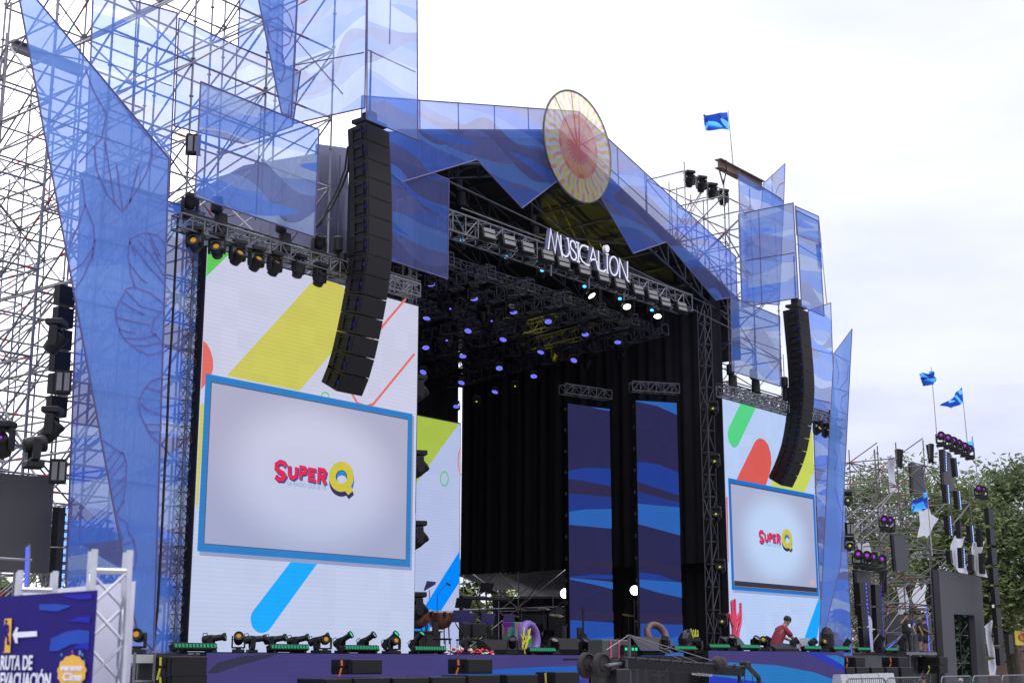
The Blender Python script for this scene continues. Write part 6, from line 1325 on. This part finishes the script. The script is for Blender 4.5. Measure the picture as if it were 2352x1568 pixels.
for l_, px, Y, top, cl, cp_ in (('person with dark hair and a red shirt passing behind the crowd barrier', 2121, 19, 1552, M_redc, None), ('person in a grey cap behind the crowd barrier near the right edge', 2206, 16, 1557, M_black_cl, mat('cap_grey', (.22, .22, .24), .8))):
    v = gp(px, Y); H = P(px, top, Y).z+.02
    person(l_, v, R(-30), stand(((.26, .0, 1.0), (.26, -.1, .8)), ((-.26, .02, 1.0), (-.24, -.12, .8)), 1.75), wear((TS, cl, 1.12), (TR, M_black_cl, 1.2), (SO, M_black_cl, 1.15), (SO2, M_black_cl, 1.15)), cap=cp_, s=H/1.80)
# ================================================================== gear on the stage
def on(px, Y, z=1.88): v = P(px, 1490, Y); v.z = z; return v
def mk(nm, v, l_, c, g=None, rz=0): return thing(nm, v, l_, c, g, rz)
def loc_(fn):  # build parts in local coordinates
    return fn
def timpani(v, l_, s=1):
    r = mk('kettledrum', v, l_, 'drum', 'copper kettledrums'); Cu = mat('copper', (.42, .17, .11), .3, .8, .1)
    MB().lathe([(.10, .42), (.28, .50), (.38, .68), (.40, .88), (.41, .92)], Matrix.Scale(s, 4), 28).build('bowl', Cu, r, smooth=True, local=True)
    MB().lathe([(.425, .90), (.43, .95), (.42, .955), (.40, .95)], Matrix.Scale(s, 4), 28).build('drumhead', mat('drum_skin', (.5, .45, .4)), r, local=True)
    for k in range(6):
        a = k*1.047; MB().box((.43*math.cos(a)*s, .43*math.sin(a)*s, .84*s), (.07, .07, .16)).build('lug', M_blk, r, local=True)
    for k in range(3):
        a = k*2.1+.4; MB().bar((.36*math.cos(a)*s, .36*math.sin(a)*s, .8*s), (.42*math.cos(a)*s, .42*math.sin(a)*s, 0), .02).build('leg', M_blk, r, local=True)
    r.scale = (1, 1, 1)
rs = mk('drum_riser', on(990, 28.6), 'black draped riser under the kettledrums', 'riser'); q = on(990, 28.6); a, b = P(950, 1450, 28), P(1015, 1450, 28)
MB().box(((a.x+b.x)/2, 29, 1.88+(a.z-1.88)/2), (b.x-a.x, 1.9, a.z-1.88)).build('drape', M_drape, rs); MB().box(((a.x+b.x)/2, 29, a.z+.02), (b.x-a.x+.06, 2, .04)).build('top', M_deck, rs)
zr = a.z+.03-.35
timpani(Vector((on(1010, 28.6).x, 28.6, zr)), 'copper kettledrum on the black riser, right one', 1.0); timpani(Vector((on(957, 28.4).x, 28.4, zr)), 'copper kettledrum on the riser, half hidden by the left LED wall', 1.0)
def stand_mic(v, l_, h=1.5, out_=.5, pan=0):
    r = mk('microphone_stand', v, l_, 'microphone stand', None, R(pan)); MB().bar((0, 0, 0), (0, 0, h), .012).build('pole', M_blk, r, local=True); t_ = MB()
    for k in range(3): t_.bar((0, 0, .15), (.28*math.cos(k*2.1), .28*math.sin(k*2.1), 0), .01)
    t_.build('tripod', M_blk, r, local=True); MB().bar((0, 0, h), (out_, 0, h+.35), .01).build('boom', M_blk, r, local=True); MB().bar((out_-.03, 0, h+.33), (out_+.12, 0, h+.28), .03, 8).build('microphone', M_blk, r, local=True)
stand_mic(Vector((on(1003, 28.2).x, 28.2, 1.9)), 'microphone boom over the right kettledrum', 1.75, .45, 0)
M_mus = mat('music_desk', (.06, .045, .16), .5)
def music(v, l_, rz, h=1.1, w_=.52):
    r = mk('music_stand', v, l_, 'music stand', 'music stands', R(rz)); MB().bar((0, 0, .05), (0, 0, h), .013).build('pole', M_blk, r, local=True)
    MB().box((0, 0, h+.1), (w_, .02, .36), M=Matrix.Rotation(R(-22), 4, 'X')).box((0, -.06, h-.07), (w_, .07, .015)).build('desk', M_mus, r, local=True); t_ = MB()
    for k in range(3): t_.bar((0, 0, .15), (.25*math.cos(k*2.1), .25*math.sin(k*2.1), 0), .01)
    t_.build('tripod', M_blk, r, local=True)
for i, (x, Y, h) in enumerate(((1058, 28, 1.05), (1075, 28.4, .95), (1120, 28.2, 1.0), (1168, 28.2, 1.0), (985, 30, 2.0))):
    music(on(x, Y), ['purple music desk nearest the kettledrums', 'blue-lit music desk just right of the first', 'music desk in the middle of the stage', 'music desk left of the painted box', 'black music desk high beside the left LED wall'][i], 150+10*i, h)
def chair(v, l_, rz):
    r = mk('stacking_chair', v, l_, 'chair', 'musician chairs', R(rz)); MB().box((0, 0, .45), (.44, .42, .05), bev=.015).build('seat', M_blk, r, local=True); MB().box((0, .2, .72), (.42, .04, .38), bev=.015).build('backrest', M_blk, r, local=True)
    for x in (-.19, .19):
        MB().bar((x, -.18, 0), (x, -.18, .45), .012).build('leg', M_dsteel, r, local=True); MB().bar((x, .2, 0), (x, .2, .85), .012).build('leg', M_dsteel, r, local=True)
for i, (x, Y) in enumerate(((1015, 26.9), (1070, 27.2), (1095, 27), (1140, 27.4), (1282, 27.0), (1320, 27.6))):
    chair(on(x, Y), ORD[i]+' black musician chair from the left on the stage', [20, 160, 150, 30, 200, 190][i])
def keyboard(v, l_, rz, h=1.0, L_=1.3, two=True):
    r = mk('keyboard', v, l_, 'keyboard', None, R(rz)); MB().box((0, 0, h), (L_, .34, .1), bev=.02).build('case', M_blk, r, local=True); MB().box((0, -.07, h+.055), (L_*.9, .14, .012)).build('keys', mat('piano_keys', (.5, .5, .52)), r, local=True)
    for s in (-1, 1): MB().bar((-.45*s, s*.1, 0), (.45*s, s*.1, h-.05), .018).build('stand_leg', M_blk, r, local=True)
    if two:
        MB().box((.05, .2, h+.35), (.55, .05, .32), M=Matrix.Rotation(R(-20), 4, 'X')).build('music_rest', M_blk, r, local=True)
keyboard(on(1110, 31), 'black keyboard on a crossed stand at the rear of the stage', 175, 1.9, 2.3); keyboard(on(1060, 30), 'small keyboard behind the music desks', 160, 1.3, 1.0)
bt = mk('water_jug', P(1080, 1433, 31), 'clear water jug standing on the rear keyboard', 'jug'); p = P(1080, 1432, 30.8); bt.location = p
MB().lathe([(.12, -.1), (.14, 0), (.14, .22), (.05, .34), (.05, .4)], None, 14).build('bottle', mat('jug_plastic', (.45, .5, .6), .15), bt, local=True); MB().lathe([(.055, .4), (.055, .44)], None, 12).build('cap', M_blc, bt, local=True)
def drumkit(v, l_):
    r = mk('drum_kit', v, l_, 'drum kit', None, R(-30)); X = Matrix.Rotation(R(90), 4, 'X')
    MB().lathe([(.28, -.2), (.29, 0), (.28, .2)], Matrix.Translation((0, 0, .3)) @ X, 20).build('bass_drum', M_blk, r, local=True)
    for x, y, z, q in ((-.3, -.1, .7, .17), (.1, -.15, .75, .16), (.6, .1, .55, .22), (-.6, .2, .6, .18)): MB().lathe([(q, -.12), (q, .12)], Matrix.Translation((x, y, z)), 16).build('tom_drum', M_blk, r, local=True)
    for x, y, z, q in ((-.8, 0, 1.15, .2), (-.4, .3, 1.4, .22), (.5, .3, 1.45, .24), (.9, 0, 1.2, .26)):
        MB().lathe([(.02, .02), (q, 0), (q, -.004), (.02, .01)], Matrix.Translation((x, y, z)) @ Matrix.Rotation(.25, 4, 'X'), 18).build('cymbal', mat('brass', (.4, .3, .1), .3, .8), r, local=True); MB().bar((x, y, 0), (x, y, z), .012).build('cymbal_stand', M_alu, r, local=True)
drumkit(on(1228, 33, 2.2), 'dark drum kit with cymbals at the rear right of the stage'); drumkit(on(1425, 31, 2.0), 'percussion set glinting between the two blue columns')
def guitar(v, l_, rz, m):
    r = mk('guitar', v, l_, 'guitar', None, R(rz)); b = MB(); b.prism([(.0+.17*math.cos(a)*(1+.22*math.cos(2*a-1.57*2)), 0, .35+.24*math.sin(a)) for a in [i*.314 for i in range(20)]], (0, .06, 0)); b.build('body', m, r, local=True)
    MB().box((0, .02, .9), (.05, .03, .65)).build('neck', M_blk, r, local=True); MB().box((0, .02, 1.28), (.09, .03, .16)).build('headstock', M_blk, r, local=True)
    MB().bar((-.15, .1, 0), (0, .15, .5), .012).bar((.15, .1, 0), (0, .15, .5), .012).bar((0, .35, 0), (0, .15, .7), .012).build('stand', M_dsteel, r, local=True)
guitar(on(1341, 26.6, 2.0), 'dark guitar standing upright in front of the left blue column', -20, M_blk)
def wedge(v, l_, rz, w_=.7, d=.5, h=.42, m=None):
    r = mk('monitor_wedge', v, l_, 'loudspeaker', 'monitor wedges', R(rz)); MB().prism([(-w_/2, -d/2, 0), (-w_/2, -d/2, h*.35), (-w_/2, d/2-.1, h), (-w_/2, d/2, h), (-w_/2, d/2, 0)], (w_, 0, 0)).build('cabinet', M_blk, r, local=True)
    MB().prism([(-w_/2+.04, -d/2-.01, h*.36), (-w_/2+.04, d/2-.13, h+.012), (-w_/2+.04, d/2-.13, h+.02), (-w_/2+.04, -d/2-.01, h*.38)], (w_-.08, 0, 0)).build('grille', M_blk2, r, local=True)
wedge(on(1150, 25.7), 'wide black monitor wedge behind the red cushions', 0, 1.5); wedge(on(1305, 25.8), 'grey monitor wedge left of the dark guitar', 0, 1.5, .5, .5); wedge(on(1795, 23.7, 2.05), 'flat grey monitor box in front of the sitting technician', -10, 1.3, .5, .25)
def pad(v, l_, L_):
    r = mk('floral_garland', v, l_, 'decoration', 'red and white garlands'); b = MB(); w2 = MB(); rnd = random.Random(int(v.x*10))
    for k in range(46):
        c = Vector((rnd.uniform(-L_/2, L_/2), rnd.uniform(-.12, .12), rnd.uniform(.03, .16))); (b if rnd.random() < .6 else w2).lathe([(.02, -.04), (.06, 0), (.02, .04)], Matrix.Translation(c), 7)
    b.build('red_flowers', mat('flower_red2', (.5, .02, .04)), r, local=True); w2.build('white_flowers', mat('flower_white', (.6, .5, .45)), r, local=True)
pad(on(1038, 25.5), 'red and white flower garland lying right of the fourth LED bar', 1.5); pad(on(1090, 25.5), 'red and white flower garland right of the amber head', 1.5)
bxp = mk('painted_box', on(1192, 27.2), 'box painted in orange, green and blue patches beside the purple ring', 'box'); pm, t = new_mat('patch_paint'); N = t.nodes.new; o = N('ShaderNodeOutputMaterial'); d = N('ShaderNodeBsdfPrincipled'); v_ = N('ShaderNodeTexVoronoi'); v_.inputs['Scale'].default_value = 5; tcx = N('ShaderNodeTexCoord'); hs_ = N('ShaderNodeHueSaturation'); hs_.inputs['Saturation'].default_value = 1.1; hs_.inputs['Value'].default_value = .35
t.links.new(tcx.outputs['Object'], v_.inputs['Vector']); t.links.new(v_.outputs['Color'], hs_.inputs['Color']); t.links.new(hs_.outputs[0], d.inputs['Base Color']); t.links.new(d.outputs[0], o.inputs[0])
MB().box((0, 0, .5), (1.0, .5, .98), bev=.02).build('board', pm, bxp, local=True); MB().box((0, 0, .01), (1.05, .55, .03)).build('base', M_blk, bxp, local=True)
def ring(v, l_, R_, r_, m, tilt, rz):
    b = MB(); n, k = 30, 12; vs = [Vector(((R_+r_*math.cos(j*2*math.pi/k))*math.cos(i*2*math.pi/n), r_*1.1*math.sin(j*2*math.pi/k), (R_+r_*math.cos(j*2*math.pi/k))*math.sin(i*2*math.pi/n))) for i in range(n) for j in range(k)]
    b.add(vs, [[i*k+j, i*k+(j+1) % k, ((i+1) % n)*k+(j+1) % k, ((i+1) % n)*k+j] for i in range(n) for j in range(k)])
    r = mk('tyre', v, l_, 'tyre'); r.rotation_euler = (R(tilt), 0, R(rz)); b.build('tread', m, r, smooth=True, local=True); return r
ring(on(1216, 25.9)+Vector((0, 0, .5)), 'purple painted tyre standing upright on the stage', .40, .12, mat('purple_rubber', (.16, .09, .32), .5), -8, 8)
ring(P(1508, 1457, 25.0), 'brown tyre lying on top of the dark monitor desk', .34, .11, mat('brown_rubber', (.11, .055, .06), .5), -25, -20)
def coral(v, l_, m, H, seed, spread=.35):
    rnd = random.Random(seed); r = mk('coral_prop', v, l_, 'stage prop'); b = MB()
    def grow(p, d, rad, n):
        if n == 0: b.bar(p, p+d*.02, rad, 7, r2=rad*.4); return
        q = p+d*H/5*rnd.uniform(.8, 1.1); b.bar(p, q, rad, 7, r2=rad*.95)
        grow(q, (d+Vector((rnd.uniform(-.3, .3), 0, .3))).normalized(), rad*.88, n-1)
        if n < 5 and rnd.random() < .85: grow(q, (d+Vector((rnd.choice((-1, 1))*rnd.uniform(.6, 1.1), rnd.uniform(-.3, .3), .1))).normalized(), rad*.75, n-2 if n > 2 else 0)
    for k in range(4): grow(Vector((rnd.uniform(-.1, .1), 0, 0)), Vector((rnd.uniform(-.45, .45), 0, 1)).normalized(), H*.045, 5)
    b.build('branches', m, r, local=True); MB().lathe([(.16, 0), (.14, .05), (.05, .07)], None, 12).build('base', M_blk, r, local=True)
coral(on(1686, 24.6, 2.05), 'tall pink coral prop at the left foot of the right LED wall', mat('coral_pink', (.70, .05, .13), .6), 1.75, 3)
coral(on(1601, 24.3, 2.0), 'small yellow coral prop beside the black bundle', mat('coral_yellow', (.55, .55, .03), .6), .75, 8)
coral(on(1204, 25.7), 'thin yellow coral prop beside the purple tyre', mat('coral_yellow', (.55, .55, .03), .6), .8, 5)
def desk_panel(l_, pts, Y, z0):
    q = [P(x, y, Y) for x, y in pts]; r = mk('tilted_screen', Vector((q[0].x, Y, z0)), l_, 'monitor'); MB().prism([q[0], q[1], q[2]+Vector((0, .5, 0)), q[3]+Vector((0, .5, 0))], (0, .04, .03)).build('panel', mat('screen_back', (.022, .018, .03), .5, 0, .1, 3, 0, .3), r)
    c = (q[0]+q[1])/2; MB().box((c.x, Y+.35, (z0+q[0].z)/2), ((q[1].x-q[0].x)*.6, .3, max(.1, q[0].z-z0))).build('support', M_blk, r)
desk_panel('large dark tilted screen below the brown tyre', [zs(600, 865), zs(895, 865), zs(935, 762), zs(640, 758)], 24.0, 1.9)
desk_panel('smaller dark tilted screen beside the pink coral', [zs(1318, 810), zs(1460, 835), zs(1512, 762), zs(1360, 758)], 23.9, 2.05)
bg = mk('covered_gear', on(1580, 24.6, 2.0), 'gear wrapped in crumpled black plastic beside the yellow coral', 'covered gear'); b = MB(); rnd = random.Random(3); vs = []
b.lathe([(.24, 0), (.27, .2), (.29, .4), (.22, .58), (.08, .66)], None, 14); b.v = [v*(1+rnd.uniform(-.12, .12)) for v in b.v]; b.build('cover', mat('plastic_sheet', (.02, .018, .03), .4), bg, local=True)
lp = mk('laptop', rpos(1826, 24.2, 2.05), 'open silver laptop in front of the sitting technician', 'laptop', None, R(60)); MB().box((0, 0, .02), (.5, .36, .03)).build('keyboard_half', M_alu, lp, local=True); MB().box((0, -.30, .26), (.62, .02, .5), M=Matrix.Rotation(R(28), 4, 'X')).build('lid', mat('lid_grey', (.42, .42, .48), .4), lp, local=True)
bf = mk('round_bag', on(1901, 24.0, 2.05), 'dark rounded bag standing at the right end of the stage', 'bag'); MB().lathe([(.2, 0), (.26, .15), (.25, .65), (.15, .85), (.08, .9)], None, 12).build('bag', M_blk, bf, local=True); MB().bar((-.05, 0, .88), (.05, 0, .88), .03).build('handle', M_blk, bf, local=True)
# lamps glowing low at the rear
for i, (x, y, Y, lit) in enumerate(((1298, 1362, 30.4, 1), (1458, 1355, 29.5, 1), (1285, 1402, 34, 0), (1664, 1388, 28.5, 0))):
    p = P(x, y, Y); r = thing('followspot', p, ['left glowing round spotlight beside the left blue column', 'right glowing round spotlight beside the right blue column', 'dim grey round spotlight behind the drum kit', 'dim round spotlight near the right side heads'][i], 'stage light', 'round spotlights', R(-50))
    MB().lathe([(.08, -.35), (.15, -.28), (.18, -.05), (.19, 0), (.18, 0)], Matrix.Rotation(R(90), 4, 'X'), 18).build('housing', M_blk, r, local=True); MB().disc((0, -.01, 0), .17, (0, -1, 0), 20).build('lens', M_whL if lit else mat('dim_lens', (.12, .12, .14), .3), r, local=True)
    MB().bar((0, .2, -.3), (0, .2, -(p.z-1.9)), .025).build('pole', M_dsteel, r, local=True)
# draped desk in the gap of the stage edge
dd = mk('draped_desk', Vector((P(1352, 1520, 24).x, 24, 0)), 'long black draped desk in the gap between the two stage fronts', 'desk'); a, b = P(1352, 1513, 24.0), P(1625, 1500, 24.0)
MB().box(((a.x+b.x)/2, 24.6, 1.78), (b.x-a.x, 1.3, .06)).build('top', M_deck, dd)
cl = drape_o = MB(); vs = []; n = 160
for j in range(5):
    for i in range(n+1): u = i/n; vs.append(Vector((a.x+(b.x-a.x)*u, 23.93+.05*math.sin(u*70)+.03*math.sin(u*31), 1.80-j*.45)))
cl.add(vs, [[j*(n+1)+i, j*(n+1)+i+1, (j+1)*(n+1)+i+1, (j+1)*(n+1)+i] for j in range(4) for i in range(n)]); cl.build('drape', M_drape, dd, smooth=True)
for i, (x, y, l_) in enumerate(((1466, 1480, 'flat road case with two pink stripes on the draped desk'), (1620, 1482, 'small dark case with green indicator lights on the draped desk'))):
    pass
rc_ = mk('road_case', Vector((P(1385, 1500, 24.2).x, 24.2, 1.81)), 'grey road case with two pink stripes on the draped desk', 'case'); a, b = P(1382, 1480, 24.2), P(1452, 1480, 24.2)
MB().box(((a.x+b.x)/2, 24.5, 1.81+.27), (b.x-a.x-.2, .5, .54), bev=.03).build('case', mat('case_olive', (.05, .055, .05), .6), rc_)
for x in (1405, 1424): v = P(x, 1495, 24.2); MB().box((v.x, 24.235, 2.08), (.06, .02, .52)).build('pink_stripe', mat('pink_tape', (.6, .05, .2), .5), rc_)
gi = mk('indicator_box', Vector((P(1432, 1500, 24.3).x, 24.1, 1.81)), 'small black box with four green indicator lights', 'stage gear'); a, b = P(1433, 1493, 24.1), P(1464, 1493, 24.1)
MB().box(((a.x+b.x)/2, 24.15, 2.05), (b.x-a.x, .1, .3)).build('box', M_blk, gi)
for k in range(4): MB().box((a.x+(b.x-a.x)*(k+.5)/4, 24.08, 2.08), (.08, .03, .08), bev=.01).build('indicator', M_grn, gi)
# ================================================================== camera crane
Yj = 15.0; jb = mk('camera_crane', Vector((P(1455, 1520, Yj).x, Yj, 0)), 'long black camera crane with round counterweights and printed web address on its arm', 'camera crane')
a, b = P(1428, 1523, Yj), P(1706, 1543, Yj)
ar_ = MB(); ar_.rail(a, b, .12, .16); ar_.build('arm', mat('crane_black', (.007, .0065, .008), .6, 0, .2, 3, 0, .2), jb)
tb = MB(); tb.bar(a+Vector((0, -.04, .11)), b+Vector((0, -.04, .11)), .022, 8)
for k in range(12): v = a.lerp(b, k/11); tb.box(v+Vector((0, -.04, .10)), (.03, .06, .09))
tb.build('upper_tube', mat('crane_tube', (.025, .025, .028), .5, .1, .2, 3, 0, .3), jb)
for i, (x, y, ry, tl_) in enumerate(((1353, 1527, 29.5, 0), (1382, 1527, 29, 0))):
    rr = .225*ry/29; c = P(1382, 1527, Yj)+(Vector((-.04, .30, 0)) if i == 0 else Vector((0, 0, 0))); Mx = Matrix.Translation(c) @ Matrix.Rotation(R(-4), 4, 'Z') @ Matrix.Rotation(R(90), 4, 'X')
    MB().lathe([(.03, -.06), (rr*.8, -.06), (rr, -.04), (rr, .04), (rr*.85, .06), (rr*.82, .03), (rr*.45, .03), (rr*.4, .055), (.03, .06)], Mx, 26).build('counterweight', mat('cast_iron', (.03, .025, .027), .7, 0, .3, 6, 0, .2), jb)
c0 = P(1382, 1527, Yj); MB().bar(c0+Vector((0, .5, 0)), c0-Vector((0, .15, 0)), .03, 10).bar(c0-Vector((0, .13, 0)), a, .035, 10).build('weight_bar', M_alu, jb)
pk, lp_ = P(1445, 1457, Yj), P(1446, 1560, Yj)
pt = MB(); pt.bar(pk, Vector((pk.x, Yj, .9)), .028, 8); pt.bar(Vector((pk.x-.25, Yj-.1, .9)), Vector((pk.x-.25, Yj-.1, 1.75)), .03); pt.build('mast', M_dsteel, jb)
ct = MB(); ct.bar(pk, P(1392, 1492, Yj), .008).bar(pk, P(1640, 1535, Yj), .005).bar(pk+Vector((0, .06, 0)), P(1600, 1530, Yj), .005).bar(pk, P(1700, 1536, Yj), .007); ct.build('stay_cable', M_steel, jb)
hd = MB(); hd.box(P(1640, 1541, Yj)+Vector((0, -.1, 0)), (.01, .01, .01)); hd.build('bolt', M_dsteel, jb)
mo = MB(); c = P(1650, 1524, Yj); mo.lathe([(.02, -.22), (.13, -.18), (.17, 0), (.12, .16), (.02, .2)], Matrix.Translation(c) @ Matrix.Rotation(R(80), 4, 'Y'), 14); mo.build('padded_cover', mat('cover_dark', (.02, .016, .018), .9), jb)
hk = MB(); k0, k1, k2 = P(1716, 1528, Yj), P(1743, 1556, Yj), P(1744, 1600, Yj); hk.rail(k0, k1, .07, .07); hk.rail(k1, k2, .07, .07, up=Vector((1, 0, 0))); hk.box(P(1712, 1526, Yj), (.2, .16, .14), bev=.02); k3 = P(1697, 1552, Yj); hk.bar(P(1697, 1540, Yj), P(1698, 1600, Yj), .03); hk.build('head_bracket', M_blk, jb)
wr_ = MB(); 
for x in (1703, 1712, 1730): wr_.path([P(x, 1535, Yj), P(x-2, 1552, Yj-.1), P(x+3, 1600, Yj)], .008, 5)
wr_.path([P(1480, 1530, Yj-.1), P(1495, 1549, Yj-.12), P(1520, 1550, Yj-.12), P(1535, 1532, Yj-.1)], .008, 5); wr_.build('wiring', M_blk, jb)
o_ = P(1580, 1549.5, Yj)+Vector((0, -.085, 0)); e_ = P(1637, 1552, Yj); text('www.serbproducciones.net', .10, frame_m(o_, (b-a).normalized(), (0, 0, 1)) @ Matrix.Diagonal(((e_.x-o_.x)/1.34, 1, 1, 1)), mat('arm_print', (.42, .40, .42), .5), 'web_address', jb, extrude=.001)
bs_ = MB()
for k in range(3): bs_.bar((pk.x, Yj, .9), (pk.x+.9*math.cos(k*2.1+.5), Yj+.9*math.sin(k*2.1+.5), .05), .035)
bs_.box((pk.x, Yj, .95), (.25, .25, .2), bev=.03); bs_.build('tripod', M_dsteel, jb)
mn = MB().box(P(1415, 1553, Yj)+Vector((0, -.05, 0)), (.42, .22, .28), bev=.02); mn.build('control_box', M_blk, jb)
